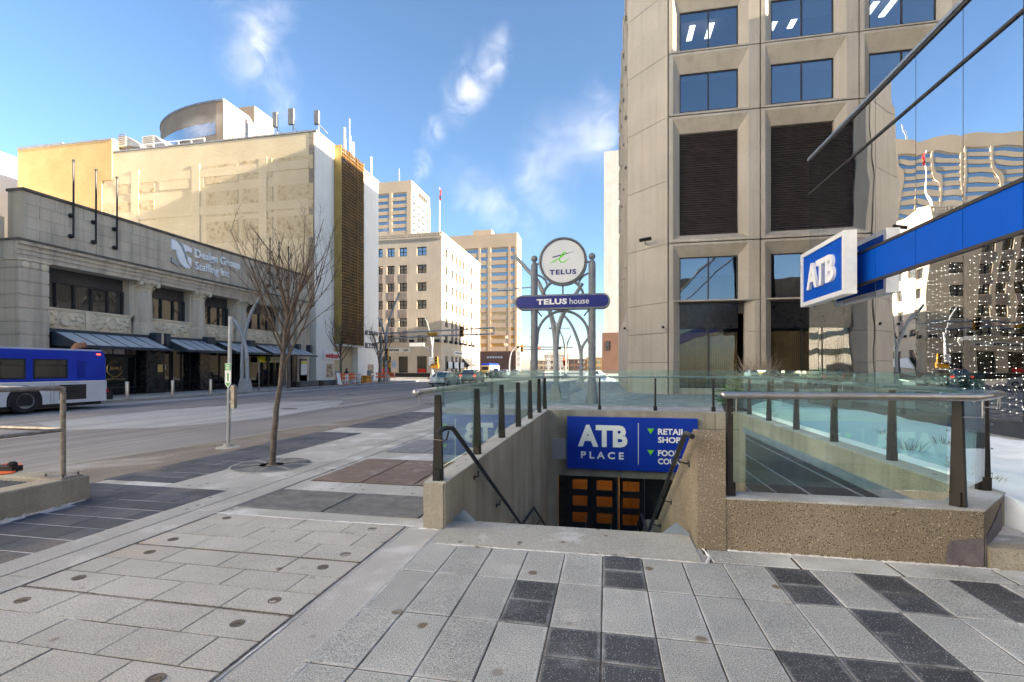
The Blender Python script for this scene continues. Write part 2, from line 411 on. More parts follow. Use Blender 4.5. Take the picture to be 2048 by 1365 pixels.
# near pavement: concrete sheet around the open stairwell
XA = -7.0
p = MB()
def rect(mb, x0, x1, y0, y1, z): mb.quad((x0, y0, z), (x1, y0, z), (x1, y1, z), (x0, y1, z))
rect(p, XA, PX0, -80, 61.3, 0); rect(p, PX1, 60, -80, 61.3, 0)
rect(p, PX0, PX1, -80, PY0, 0); rect(p, PX0, PX1, PY1, 61.3, 0)
pav = p.build('pavement', m_conc, kind='structure')
q = MB()                                              # gritty edge that slopes to the gutter
for (xa, ya), (xb, yb) in zip(KX[:-1], KX[1:]):
    if yb <= 18.6:
        q.quad((xa + .15, ya, -.115), (XA, ya, 0), (XA, yb, 0), (xb + .15, yb, -.115))
q.build('gritty_edge', m_dirt, pav)
q = MB()
for (xa, ya), (xb, yb) in zip(KX[:-1], KX[1:]):
    q.add([(xa, ya, -.3), (xa, ya, -.125), (xa + .16, ya, -.112), (xb, yb, -.3), (xb, yb, -.125), (xb + .16, yb, -.112)],
          ((0, 1, 4, 3), (1, 2, 5, 4)))
q.build('kerb', m_kerb, pav)

# ---- foreground paving, piece by piece
def bed(x0, x1, y0, y1, mat=None, z=.003):
    MB().quad((x0, y0, z), (x1, y0, z), (x1, y1, z), (x0, y1, z)).build('joint_bed', mat or m_joint, pav)
def piece_mesh(w, l, mat, name, b=.004, h=.0085): return MB().bbox(-w / 2, w / 2, -l / 2, l / 2, 0, h, b).mesh(name, mat)
def lay(me, name, x, y, rz=0.0):
    j = random.uniform
    return inst(name, me, pav, (x, y, j(-.0015, .0025)), (j(-.003, .003), j(-.003, .003), rz + j(-.004, .004)))
# right-hand grid: 0.32 x 0.61 pavers, dark ones as pairs of squares
CW, RL = .3188, .61
GX0, GY1 = -1.62, 4.17
bed(-1.60, 7.6, .2, GY1)
DARK = {(0, 5), (0, 9), (0, 11), (0, 13), (0, 15), (1, 3), (1, 10), (1, 14), (2, 4), (2, 5), (2, 8), (2, 9), (2, 10), (2, 15), (3, 7), (3, 11), (4, 3), (0, 18), (1, 17)}
ml = piece_mesh(CW - .009, RL - .012, m_pav_l, 'paver'); mdk = piece_mesh(CW - .009, RL / 2 - .011, m_pav_d, 'dark_paver')
for rr_ in range(6):
    for k in range(28):
        x = GX0 + (k + .5) * CW; y = GY1 - (rr_ + .5) * RL
        if x > 0.75 * y + 1.6 or x > 6.5: continue
        if (rr_, k) in DARK:
            lay(mdk, 'dark_paver', x, y + RL / 4); lay(mdk, 'dark_paver', x, y - RL / 4)
        else: lay(ml, 'paver', x, y)
# border stones in front of the low wall
bx = [(.86, 1.52), (1.53, 2.24), (2.25, 2.98), (2.99, 3.75), (3.76, 4.5)]
bed(.82, 4.6, 4.175, 4.50)
for a, b in bx: MB().bbox(a + .006, b - .006, 4.185, 4.46, .003, .011, .006).build('border_stone', m_pav_l, pav)
# salt crust along wall foot and step edge
def crust(pts, w=.05, h=.012, mat=None, name='salt_crust', seg=.035):
    mb = MB(); P = []
    for (xa, ya), (xb, yb) in zip(pts[:-1], pts[1:]):
        n = max(2, int(math.hypot(xb - xa, yb - ya) / seg))
        P += [(xa + (xb - xa) * i / n, ya + (yb - ya) * i / n) for i in range(n)]
    P.append(pts[-1])
    prev = None
    for i, (x, y) in enumerate(P):
        a = P[min(i + 1, len(P) - 1)]; b = P[max(i - 1, 0)]
        t = Vector((a[0] - b[0], a[1] - b[1])).normalized(); nrm = Vector((-t.y, t.x))
        gp_ = max(.12, min(1, .55 + 1.3 * mnoise.noise(Vector((x * 2.3, y * 2.3, 4))))); wl_ = w * random.uniform(.15, 1.0) * gp_; wr = w * random.uniform(.15, 1.0) * gp_
        cur = [(x + nrm.x * wl_, y + nrm.y * wl_, .0045), (x, y, .0045 + h * random.uniform(.3, 1)), (x - nrm.x * wr, y - nrm.y * wr, .0045)]
        if prev:
            mb.quad(prev[0], prev[1], cur[1], cur[0]); mb.quad(prev[1], prev[2], cur[2], cur[1])
        prev = cur
    return mb.build(name, mat or m_salt, pav, kind='stuff')
crust([(1.04, 4.475), (1.9, 4.47), (2.98, 4.465), (3.3, 4.50)], .075, .016, seg=.02)
crust([(-1.60, 4.55), (-1.60, 4.13), (-1.57, 2.9), (-1.59, 1.2)], .022, .011)
crust([(-1.52, 4.145), (.80, 4.15), (.86, 4.3), (.84, 4.49)], .035, .012)
crust([(-1.955, 4.56), (-1.95, 3.6), (-1.955, 1.0)], .012, .004)
crust([(-4.22, 4.58), (-3.2, 4.55), (-1.9, 4.57)], .03, .009)
crust([(-1.83, 4.52), (-1.58, 4.50), (-1.55, 4.66)], .05, .012)
# left vault cover: three rows of slabs to a section, half-bond
bed(-4.2, -1.975, .2, 4.545)
sections = [4.54, 3.625, 2.76, 1.88, 1.0, .1]
for si in range(5):
    ytop = sections[si] - (.012 if si else 0); h3 = (ytop - sections[si + 1] - .012) / 3
    for row in range(3):
        yc = ytop - (row + .5) * h3
        if row == 1: xs = [-4.19, -3.91, -3.355, -2.80, -2.25, -1.98]
        else: xs = [-4.19, -3.63, -3.08, -2.53, -1.98]
        for a, b in zip(xs[:-1], xs[1:]):
            lay(piece_mesh(b - a - .009, h3 - .012, m_slab, 'vault_slab', .003), 'vault_slab', (a + b) / 2, yc)
        if row != 1:
            for xr in (-3.92 + random.uniform(-.05, .05), -2.22 + random.uniform(-.05, .05)):
                yr = yc + random.uniform(-.05, .05)
                rg = MB().lathe([(.044, .008), (.045, .0125), (.038, .013), (.033, .010), (.001, .0098)], (xr, yr, 0), 18)
                ro = rg.build('lifting_ring', m_iron, pav, smooth=True)
                MB().tube([(xr - .026, yr - .008, .011), (xr, yr, .0145), (xr + .026, yr + .008, .011)], .0055, 6).build('ring_bar', m_iron, ro)
    if si: crust([(-4.15, ytop + .006), (-3.0, ytop + .008), (-2.0, ytop + .006)], .02, .006, m_dirt, 'joint_dirt')
# concrete strips left of the vault
bed(-4.835, -4.205, -1, 16)
for a, b in ((-4.83, -4.535), (-4.525, -4.21)):
    y = -1.0 if a < -4.6 else -.4
    while y < 15.5:
        ln = random.uniform(1.4, 1.9)
        MB().bbox(a + .004, b - .004, y + .004, y + ln - .004, .003, .0095, .003).build('concrete_slab', m_conc, pav); y += ln
# slate pavers (half-bond 0.48 x 0.31)
msl = piece_mesh(.468, .294, m_pav_s, 'slate_paver', .002, .006)
mhalf = piece_mesh(.228, .294, m_pav_s, 'slate_paver', .002, .006)
def slates(x0, x1, y0, y1, skip=None):
    bed(x0 + .46, x1, y0, y1, m_jointw)
    n = int((y1 - y0) / .31)
    for j in range(n):
        y = y1 - (j + .5) * .31
        off = .24 if j % 2 else 0
        k = 0
        while x1 - off - (k + .5) * .48 > x0 + .1:
            x = x1 - off - (k + .5) * .48; k += 1
            if skip and skip(x, y): continue
            lay(msl, 'slate_paver', x, y)
        left = x1 - off - k * .48
        if left - x0 > .06 and not (skip and skip(left - .12, y)): lay(mhalf, 'slate_paver', left - .12, y)
        if off: lay(piece_mesh(.230, .294, m_pav_s, 'slate_paver', .002, .006), 'slate_paver', x1 - .12, y)
slates(-7.0, -4.845, 1.3, 5.44, lambda x, y: x < -6.1 and y < 4.9)
slates(-7.0, -5.89, 5.45, 10.9)
slates(-7.0, -5.60, 11.85, 16.5)
# gratings beside the stair wall
def part_box(name, mat, parent, *a, **k): return MB().box(*a).build(name, mat, parent, **k)
gr = thing('drain_grating', 'grey steel bar grating set in the pavement beside the stair wall', 'grating', (-3.0, 5.2, 0))
part_box('pit', m_pit, gr, -4.16, -1.95, 4.82, 5.60, .003, .006)
for x0, x1 in ((-4.15, -3.10), (-3.07, -1.96)):
    b = MB()
    y = 4.84
    while y < 5.58: b.box(x0 + .012, x1 - .012, y, y + .012, .005, .016); y += .036
    x = x0 + .05
    while x < x1 - .02: b.box(x, x + .008, 4.83, 5.59, .005, .013); x += .11
    b.build('bars', m_grate, gr)
    f = MB(); f.box(x0, x0 + .012, 4.82, 5.60, .005, .017); f.box(x1 - .012, x1, 4.82, 5.60, .005, .017); f.box(x0 + .012, x1 - .012, 4.815, 4.83, .005, .017); f.box(x0 + .012, x1 - .012, 5.59, 5.605, .005, .017)
    f.build('frame', m_grate, gr)
def tread_plates(label, y0, rows, rl, cols, mat):
    t = thing('access_cover', label, 'cover', (-3, y0, 0))
    part_box('frame', m_pit, t, -4.12, -1.80, y0, y0 + rows * rl, .003, .005)
    w = 2.32 / cols
    me = MB(); me.bbox(.012, w - .012, .012, rl - .014, .0, .010, .003)
    n = int(w / .05)
    for i in range(n):
        for j in range(int(rl / .05)):
            cx, cy = .03 + i * .05, .03 + j * .05
            if cx > w - .03 or cy > rl - .03: continue
            a = .7 if (i + j) % 2 else -.7
            dx, dy = math.cos(a) * .018, math.sin(a) * .018
            me.add([(cx - dx - dy * .25, cy - dy + dx * .25, .0102), (cx + dx - dy * .25, cy + dy + dx * .25, .0102), (cx + dx + dy * .25, cy + dy - dx * .25, .0102), (cx - dx + dy * .25, cy - dy - dx * .25, .0102), (cx, cy, .0145)],
                   ((0, 1, 4), (1, 2, 4), (2, 3, 4), (3, 0, 4)))
    mm = me.mesh('tread_plate', mat)
    for i in range(cols):
        for j in range(rows): inst('tread_plate', mm, t, (-4.12 + i * w, y0 + j * rl, .004))
tread_plates('rusty brown tread plate cover in four panels, nearest the bar grating', 6.14, 2, .84, 3, m_plate)
tread_plates('dark tread plate cover farthest along the stair wall', 8.5, 2, .84, 3, m_grate)
# tree grate
def tree_grate(c, label):
    t = thing('tree_grate', label, 'tree grate', (c[0], c[1], 0))
    MB().lathe([(.62, .004), (.62, .014), (.60, .014), (.60, .006)], (c[0], c[1], 0), 40).build('rim', m_conc, t)
    b = MB()
    for k in range(9):
        r0 = .20 + k * .047
        b.lathe([(r0, .006), (r0, .015), (r0 + .026, .015), (r0 + .026, .006)], (c[0], c[1], 0), 36)
    b.build('rings', m_grate, t)
    for k in range(8):
        a = k * math.pi / 4 + .3
        MB().obox((c[0] + math.cos(a) * .4, c[1] + math.sin(a) * .4, .011), (.42, .018, .012), a).build('spoke', m_conc, t)
    MB().lathe([(.19, .005), (.10, .006), (.06, .012)], (c[0], c[1], 0), 20).build('soil', m_dirt, t)
tree_grate((-5.41, 7.01), 'round iron tree grate around the leaning near tree')

# =================================================================== STAIRWELL
st = thing('stairwell', 'sunken concrete stairwell with low parapet walls in the pavement', 'stairwell', (.8, 8.9, 0))
part_box('top_landing', m_cap, st, -1.565, .775, 4.165, 4.82, -.3, .012)
ZF = -3.85
lw_ = MB(); lw_.box(-1.775, -1.565, 4.55, 13.13, ZF, .455); lw_.build('left_wall', m_cwall, st)
part_box('wall_coping', m_cap, st, -1.782, -1.558, 4.543, 13.13, .455, .470)
part_box('end_pillar', m_cwall, st, -1.79, -1.585, 4.535, 4.66, 0, .456)
bwz = MB(); bwz.box(-1.775, 3.34, 13.13, 13.42, -1.32, .455); bwz.box(1.75, 3.34, 13.13, 13.42, ZF, -1.32); bwz.box(-1.775, -1.30, 13.13, 13.42, ZF, -1.32)
bwz.build('back_wall', m_cwall, st)
part_box('back_coping', m_cap, st, -1.79, 3.60, 13.125, 13.45, .455, .470)
# joints in the back wall
for x in (2.75, ): part_box('wall_joint', m_iron, st, x, x + .012, 13.126, 13.13, -1.3, .45)
part_box('wall_joint', m_iron, st, 2.0, 3.34, 13.126, 13.13, .02, .035)
rw = [(1.03, 4.50), (2.97, 4.50), (3.58, 5.18), (3.58, 13.42), (3.34, 13.42), (3.34, 5.29), (2.84, 4.75), (1.03, 4.75)]
MB().prism(rw[:2] + [(2.84, 4.75), (1.03, 4.75)], -.4, .45).build('front_wall', m_aggr, st)
MB().prism([(2.973, 4.503), (3.58, 5.18), (3.34, 5.29), (2.843, 4.753)], -.4, .45).build('corner_wall', m_aggr, st)
MB().prism([(3.58, 5.183), (3.58, 13.42), (3.34, 13.42), (3.34, 5.293)], ZF, .45).build('right_wall', m_cwall, st)
MB().prism([(1.03, 4.495), (2.975, 4.495), (3.588, 5.178), (3.588, 13.45), (3.332, 13.45), (3.332, 5.295), (2.838, 4.757), (1.03, 4.757)], .45, .464).build('coping', m_cap, st)
part_box('under_wall', m_cwall, st, 1.03, 3.34, 4.76, 5.2, ZF, -.05)
# joints in the front wall and the dark repair patch
MB().ext([(x, 4.4995, z) for x, z in ((2.968, .012), (2.968, .235), (2.93, .232), (2.90, .222), (2.87, .226), (2.84, .215), (2.80, .218), (2.765, .205), (2.735, .20), (2.725, .17), (2.712, .15), (2.72, .12), (2.705, .09), (2.72, .06), (2.70, .03), (2.715, .012))], (0, -.0045, 0)).build('repair_patch', m_tar, st)
pp = [(2.985 - .0, 4.512), (3.30, 4.862)]
MB().ext([(2.982, 4.506, .01), (3.45, 5.03, .01), (3.45, 5.03, .40), (3.2, 4.75, .30), (2.982, 4.506, .24)], (.006, -.006, 0)).build('repair_patch', m_tar, st)
# dark cladding on the right wall
cl = MB()
for z0, z1 in ((.03, -.07), (-.09, -.47), (-.49, -.86), (-.88, -1.25), (-1.27, -1.65), (-1.67, -2.1), (-2.12, -3.8)):
    o = part_box('cladding_panel', m_slate, st, 3.318, 3.34, 5.75, 12.5, z1, z0)
    part_box('panel_trim', m_slate2, st, 3.300, 3.318, 5.75, 12.5, z1 - .019, z1 - .0005)
part_box('top_trim', m_slate2, st, 3.27, 3.34, 5.6, 12.58, .06, .15)
part_box('top_trim', m_slate2, st, 3.285, 3.332, 5.6, 12.58, .03, .06)
# sloped parapet between stair and shaft
pts = [(.795, 4.49, -.3), (.795, 4.49, .97), (.795, 4.55, 1.035), (.795, 4.70, 1.035), (.795, 9.0, -1.46), (.795, 10.2, -1.5), (.795, 12.5, -2.8), (.795, 12.5, ZF), (.795, 4.9, ZF), (.795, 4.9, -.3)]
MB().ext(pts, (.235, 0, 0)).build('sloped_parapet', m_aggr, st)
# flights of steps
y, z = 4.82, 0.0
for k in range(10):
    z -= .165; MB().box(-1.565, .795, y, y + .40, z - .3, z).build('step', m_cap, st); y += .285
part_box('landing', m_cap, st, -1.565, .795, y, y + 1.3, z - .4, z - .005); y += 1.3
for k in range(12):
    z -= .165; MB().box(-1.565, .795, y, y + .4, z - .3, z).build('step', m_cap, st); y += .17
part_box('floor', m_cwall, st, -1.77, 3.58, 4.9, 15.6, ZF - .2, ZF)
for x in (-1.45, .66): MB().add([(x - .14, 4.80, .012), (x + .14, 4.80, .012), (x, 4.80, .13), (x, 4.9, .012)], ((0, 1, 2), (1, 3, 2), (3, 0, 2), (0, 3, 1))).build('corner_wedge', m_slate2, st)
# lobby behind the doors
lob = MB(); lob.box(-1.9, 3.6, 15.45, 15.6, ZF, -.6); lob.box(-1.92, -1.77, 13.42, 15.6, ZF, -.6); lob.box(3.45, 3.6, 13.42, 15.6, ZF, -.6); lob.box(-1.92, 3.6, 13.42, 15.6, -.6, -.30)
lob.build('lobby_walls', M('lobby_wall', (0.40, 0.27, 0.13), (0.32, 0.21, 0.10), 2.0, 0.6), st)
MB().box(-.9, 1.2, 14.3, 14.9, -.66, -.62).build('lobby_light', M('lobby_lamp', (1, .9, .7), emit=((1.0, 0.70, 0.34), 2.2)), st)

# entrance doors
dr = thing('entrance_doors', 'three black framed glass doors at the foot of the stairs', 'doors', (.1, 13.5, ZF))
m_doorglass = thin_glass('door_glass', (0.62, 0.50, 0.34), 0.8, base=0.06)
x0 = -1.02
for k, (a, b) in enumerate(((-1.02, -.42), (-.36, .26), (.34, .98))):
    a += .02
    d = MB(); d.box(a, a + .09, 13.50, 13.55, ZF, -1.40); d.box(b - .09, b, 13.50, 13.55, ZF, -1.40)
    d.box(a + .09, b - .09, 13.50, 13.55, -1.50, -1.40)
    for z in (-1.86, -2.32, -2.78, -3.24, -3.75): d.box(a + .09, b - .09, 13.50, 13.55, z - .09, z + .09)
    o = d.build('door', m_blackm, dr)
    part_box('pane', m_doorglass, o, a + .09, b - .09, 13.52, 13.53, ZF + .05, -1.5)
    MB().tube([(b - .13, 13.44, -2.9), (b - .13, 13.44, -2.5)], .012, 8).build('handle', m_stain, o)
fr = MB(); fr.box(-1.30, -1.0, 13.49, 13.56, ZF, -1.32); fr.box(-.42, -.34, 13.47, 13.57, ZF, -1.32); fr.box(.26, .34, 13.47, 13.57, ZF, -1.32); fr.box(.98, 1.06, 13.47, 13.57, ZF, -1.32)
fr.box(-1.0, 1.06, 13.48, 13.57, -1.40, -1.32); fr.box(1.06, 1.75, 13.50, 13.56, ZF, -1.32)
fr.build('frame', m_blackm, dr)
part_box('jamb_strip', m_steel, dr, .295, .31, 13.462, 13.47, ZF, -1.33)
part_box('jamb_strip', m_steel, dr, 1.015, 1.025, 13.462, 13.47, ZF, -1.33)

m_letter = M('sign_letter_white', (.88, .88, .87), rough=.6)
# big blue sign on the back wall
sg = thing('wall_sign', 'large blue sign with white lettering and green arrows over the stair doors', 'sign', (.65, 13.1, -1.1))
MB().box(-1.03, 2.31, 13.02, 13.127, -1.10, .30).build('panel', m_blue, sg)
YT = 13.019
text('lettering', 'ATB', '-Y', (-.095, YT, -.205), 1.30, .58, .02, m_letter, sg, bold=.045)
text('lettering', 'PLACE', '-Y', (-.10, YT, -.72), 1.12, .19, .015, m_letter, sg, bold=.03, space=1.6)
MB().box(.825, .842, 13.005, 13.02, -.93, .16).build('divider', m_white, sg)
for zc, a, b in ((-.05, 'RETAIL', 'SHOPS'), (-.61, 'FOOD', 'COURT')):
    MB().ext([(1.06, YT, zc + .07), (1.23, YT, zc + .07), (1.145, YT, zc - .07)], (0, -.012, 0)).build('arrow', m_green, sg)
    text('lettering', a, '-Y', (1.33 + (.34 if len(a) > 4 else .28), YT, zc), .68 if len(a) > 4 else .56, .155, .012, m_letter, sg, bold=.03)
    text('lettering', b, '-Y', (1.33 + .33, YT, zc - .215), .66, .155, .012, m_letter, sg, bold=.03)
bp = MB().box(-1.44, -1.06, 13.05, 13.127, -.87, -.32).build('sign_end_plate', M('grey_plate', (.30, .30, .31), rough=.6), None, label='plain grey plate on the wall left of the blue sign', cat='plate')

# =================================================================== GLASS RAILINGS
def fin_post(c, n, parent, z0=.464, z1=1.33, d0=.105, d1=.058, t=.045):
    """tapering fin: thin along the glass, deep along n"""
    nx, ny = n; tx, ty = -ny, nx; mb = MB()
    V = []
    for z, d in ((z0, d0), (z1, d1)):
        for s_, q_ in ((-1, -.45), (1, -.45), (1, .55), (-1, .55)):
            V.append((c[0] + tx * t / 2 * s_ + nx * d * q_, c[1] + ty * t / 2 * s_ + ny * d * q_, z))
    mb.add(V, ((3, 2, 1, 0), (4, 5, 6, 7), (0, 1, 5, 4), (1, 2, 6, 5), (2, 3, 7, 6), (3, 0, 4, 7)))
    o = mb.build('post', m_bronze, parent)
    mb = MB(); mb.obox((c[0], c[1], z0 + .06), (.075, .09, .12), math.atan2(ny, nx)); mb.build('shoe', m_bronze, o)
    mb = MB()
    for z in (.62, .85, 1.08, 1.27):
        mb.tube([(c[0] - nx * .075 + tx * .0, c[1] - ny * .075, z), (c[0] - nx * .062, c[1] - ny * .062, z)], .007, 6)
    mb.build('rivets', m_steel, o)
    return o
def glass_run(posts, n, parent, z0=.575, z1=1.555, off=.0, ext0=0.0, ext1=0.0):
    for i, (a, b) in enumerate(zip(posts[:-1], posts[1:])):
        a = Vector(a); b = Vector(b); t = (b - a).normalized()
        e0 = ext0 if i == 0 else -.008; e1 = ext1 if i == len(posts) - 2 else -.008
        a = a - t * e0; b = b + t * e1
        ox, oy = n[0] * off, n[1] * off
        MB().ext([(a.x + ox, a.y + oy, z0), (b.x + ox, b.y + oy, z0), (b.x + ox, b.y + oy, z1), (a.x + ox, a.y + oy, z1)], (n[0] * .012, n[1] * .012, 0)).build('glass_panel', g_rail, parent)
def bracket(c, n, parent, z=1.35, reach=.10):
    MB().tube([(c[0], c[1], z - .1), (c[0] + n[0] * reach * .95, c[1] + n[1] * reach * .95, z - .1), (c[0] + n[0] * reach, c[1] + n[1] * reach, z - .02)], .007, 6).build('rail_bracket', m_stain, parent)
# left (street side) run
rl_ = thing('glass_railing', 'glass railing on the stair wall nearest the street, with bronze fin posts', 'railing', (-1.68, 9, .46))
LP = [(-1.67, y) for y in (4.62, 6.12, 7.65, 9.15, 10.65, 12.13, 13.28)]
for c_ in LP: fin_post(c_, (1, 0), rl_)
glass_run(LP, (1, 0), rl_, off=-.015, ext0=.02)
MB().tube([(-1.79, 4.36, 1.365), (-1.79, 13.40, 1.365)], .030, 12).build('handrail', m_stain, rl_, smooth=True)
MB().ball((-1.79, 4.35, 1.365), .038, 14, 10).build('rail_end', m_stain, rl_, smooth=True)
for c_ in LP[1:]: bracket(c_, (-1, 0), rl_, 1.345, .115)
MB().tube([(-1.70, 4.56, 1.25), (-1.79, 4.42, 1.25), (-1.79, 4.42, 1.335)], .007, 6).build('rail_bracket', m_stain, rl_)
# back run
rb_ = thing('glass_railing', 'glass railing across the far end of the stairwell above the blue sign', 'railing', (1, 13.3, .46), group=None)
BP = [(-1.62, 13.30), (-.17, 13.30), (1.29, 13.30), (2.75, 13.30), (3.46, 13.30)]
for c_ in BP[1:-1]: fin_post(c_, (0, -1), rb_, d0=.09, d1=.07, t=.045)
glass_run(BP, (0, -1), rb_, off=.0)
MB().tube([(-1.79, 13.42, 1.365), (3.58, 13.42, 1.365)], .026, 10).build('handrail', m_stain, rb_, smooth=True)
for c_ in BP[1:-1]: bracket(c_, (0, 1), rb_, 1.345, .115)
# right run
rr = thing('glass_railing', 'glass railing along the snow bed on the right stair wall', 'railing', (3.46, 9, .46))
RP = [(3.47, y) for y in (5.26, 6.72, 8.25, 9.75, 11.28, 12.72)]
for c_ in RP: fin_post(c_, (-1, 0), rr)
glass_run(RP, (-1, 0), rr, off=-.0, ext0=.0, ext1=.5)
MB().tube([(3.585, 5.27, 1.365), (3.585, 13.40, 1.365)], .030, 12).build('handrail', m_stain, rr, smooth=True)
for c_ in RP: bracket(c_, (1, 0), rr, 1.345, .115)
# front run with the cut corner
rf = thing('glass_railing', 'nearest glass railing with thick steel handrail on the rough front wall', 'railing', (2, 4.6, .46))
fin_post((1.085, 4.60), (0, -1), rf, d0=.06, d1=.06, t=.05)
fin_post((2.85, 4.60), (.6, -.8), rf, d0=.105, d1=.06, t=.045)
glass_run([(1.07, 4.60), (2.80, 4.60)], (0, -1), rf, off=.0, ext1=-.03)
glass_run([(2.90, 4.66), (3.44, 5.21)], (.707, -.707), rf, off=0, ext0=.06, ext1=-.02)
MB().tube([(1.02, 4.50, 1.365), (2.90, 4.50, 1.365), (2.98, 4.53, 1.365), (3.52, 5.13, 1.365), (3.585, 5.27, 1.365)], .031, 14).build('handrail', m_stain, rf, smooth=True)
MB().ball((1.02, 4.50, 1.365), .033, 12, 8).build('rail_end', m_stain, rf, smooth=True)
MB().tube([(1.10, 4.57, 1.20), (1.12, 4.51, 1.21), (1.12, 4.50, 1.34)], .007, 6).build('rail_bracket', m_stain, rf)
MB().tube([(2.86, 4.55, 1.20), (2.99, 4.545, 1.20), (2.99, 4.545, 1.34)], .007, 6).build('rail_bracket', m_stain, rf)
MB().tube([(3.44, 5.2, 1.24), (3.54, 5.17, 1.24), (3.54, 5.17, 1.34)], .007, 6).build('rail_bracket', m_stain, rf)

# stair handrails
def stair_rail(label, path, wall_x, sgn, brs):
    t = thing('stair_handrail', label, 'handrail', path[0])
    MB().tube(path, .024, 10).build('pipe', m_blackm, t, smooth=True)
    for (yy, zz) in brs:
        MB().tube([(path[1][0], yy, zz - .02), (path[1][0], yy, zz - .09), (wall_x, yy, zz - .11)], .009, 6).build('wall_bracket', m_blackm, t)
        MB().tube([(wall_x, yy, zz - .11), (wall_x + sgn * .012, yy, zz - .11)], .03, 8).build('wall_plate', m_blackm, t)
XL = -1.47
stair_rail('black pipe handrail on the left wall of the stairs', [(XL - .09, 4.30, .99), (XL - .04, 4.36, 1.03), (XL, 4.48, 1.02), (XL, 8.44, -1.21), (XL, 9.85, -1.29), (XL, 12.2, -2.5)], -1.565, 1, ((5.6, .39), (6.8, -.285), (7.9, -.905), (9.1, -1.24), (11.0, -1.88)))
XR_ = .69
stair_rail('black pipe handrail on the sloped right parapet of the stairs', [(XR_ + .03, 4.30, 1.02), (XR_, 4.42, 1.03), (XR_, 4.55, .98), (XR_, 8.44, -1.22), (XR_, 9.85, -1.3), (XR_, 12.2, -2.5)], .795, -1, ((4.9, .78), (6.2, .05), (7.4, -.63), (8.2, -1.08)))
MB().tube([(-1.70, 4.6, .88), (-1.60, 4.55, .88), (-1.53, 4.48, .90), (-1.50, 4.46, .99)], .010, 6).build('rail_stay', m_blackm, rl_)

# =================================================================== SNOW BED AND PLANTER KERB ON THE RIGHT
kb = MB().box(2.985, 7.5, 4.62, 4.93, 0, .165).build('planter_kerb', m_cap, None, label='low concrete planter kerb at the right edge beside the wall corner', cat='kerb')
kb2 = MB(); kb2.ext([(3.0, 4.47, 0), (3.0, 4.62, 0), (3.0, 4.62, .172), (3.0, 4.475, .172)], (4.5, 0, 0)); kb2.build('face_slab', m_cwall, kb)
def grid(nx, ny, fx):
    mb = MB(); V = [fx(i / nx, j / ny) for j in range(ny + 1) for i in range(nx + 1)]
    mb.add(V, [(j * (nx + 1) + i, j * (nx + 1) + i + 1, (j + 1) * (nx + 1) + i + 1, (j + 1) * (nx + 1) + i) for j in range(ny) for i in range(nx)])
    return mb
def snowh(x, y):
    n = mnoise.noise(Vector((x * .5, y * .5, 3))) * .16 + mnoise.noise(Vector((x * 1.4, y * 1.4, 8))) * .06 + mnoise.noise(Vector((x * 5, y * 5, 1))) * .015
    hump = .42 * math.exp(-((y - 11.0) / 1.6) ** 2 - ((x - 4.6) / 1.2) ** 2) + .30 * math.exp(-((y - 12.9) / .8) ** 2 - ((x - 4.0) / .5) ** 2)
    edge = min(1, (7.7 - x) / 1.2, (y - 4.9) / .5 + .55, (13.9 - y) / .8)
    return .10 + max(0, edge) * (.32 + n + hump)
def sf(u, v):
    x = 3.55 + u * 4.2; y = 4.75 + v * 9.2
    return (x, y, snowh(x, y) if 0.001 < u < .999 and .001 < v < .999 else .0)
grid(70, 130, sf).build('snow_bed', m_snow, smooth='full', kind='stuff', label='snow covering the planting bed behind the stair wall', cat='snow')
def grass_tuft(x, y, h, label, group):
    mb = MB(); z = snowh(x, y) - .03
    for k in range(34):
        a = random.uniform(0, 6.28); rr0 = random.uniform(0, .14); l = random.uniform(.4, 1) * h; b = random.uniform(.1, .9) * h
        bx_, by_ = x + math.cos(a) * rr0, y + math.sin(a) * rr0; w = .004
        ex, ey, ez = bx_ + math.cos(a) * b, by_ + math.sin(a) * b, z + l
        mx, my, mz = (bx_ + ex) / 2, (by_ + ey) / 2, z + l * .62
        mb.add([(bx_ - w, by_, z), (bx_ + w, by_, z), (mx + w * .8, my, mz), (mx - w * .8, my, mz), (ex, ey, ez)], ((0, 1, 2, 3), (3, 2, 4)))
    mb.build('grass_tuft', M('dry_grass', (.20, .17, .10), (.32, .27, .17), 30, .9), None, label=label, cat='grass tuft', group=group)
for i, (x, y, h, l) in enumerate(((4.35, 6.9, .16, 'dry grass tuft in the snow, nearest the second fin post'), (4.25, 7.8, .22, 'largest brown grass tuft in the middle of the snow bed'), (4.5, 9.0, .14, 'sparse grass tuft in the snow farther back'), (4.0, 6.0, .10, 'low grass stubble close to the nearest glass panel'), (4.55, 5.7, .09, 'small dead leaf clump on the snow at the right edge'), (4.9, 8.2, .16, 'thin dry grass tuft behind the largest tuft'))):
    grass_tuft(x, y, h, l, 'dry grass tufts in the snow')
sn = grid(60, 14, lambda u, v: (3.15 + u * 3.2, 4.66 + v * .5 + .05 * math.sin(u * 31), .158 + max(-.01, .045 * mnoise.noise(Vector((u * 9, v * 3, 5))) + .018 * v)))
sn.build('kerb_snow', m_dirtysnow, smooth='full', kind='stuff', label='trampled snow lying on the planter kerb', cat='snow')

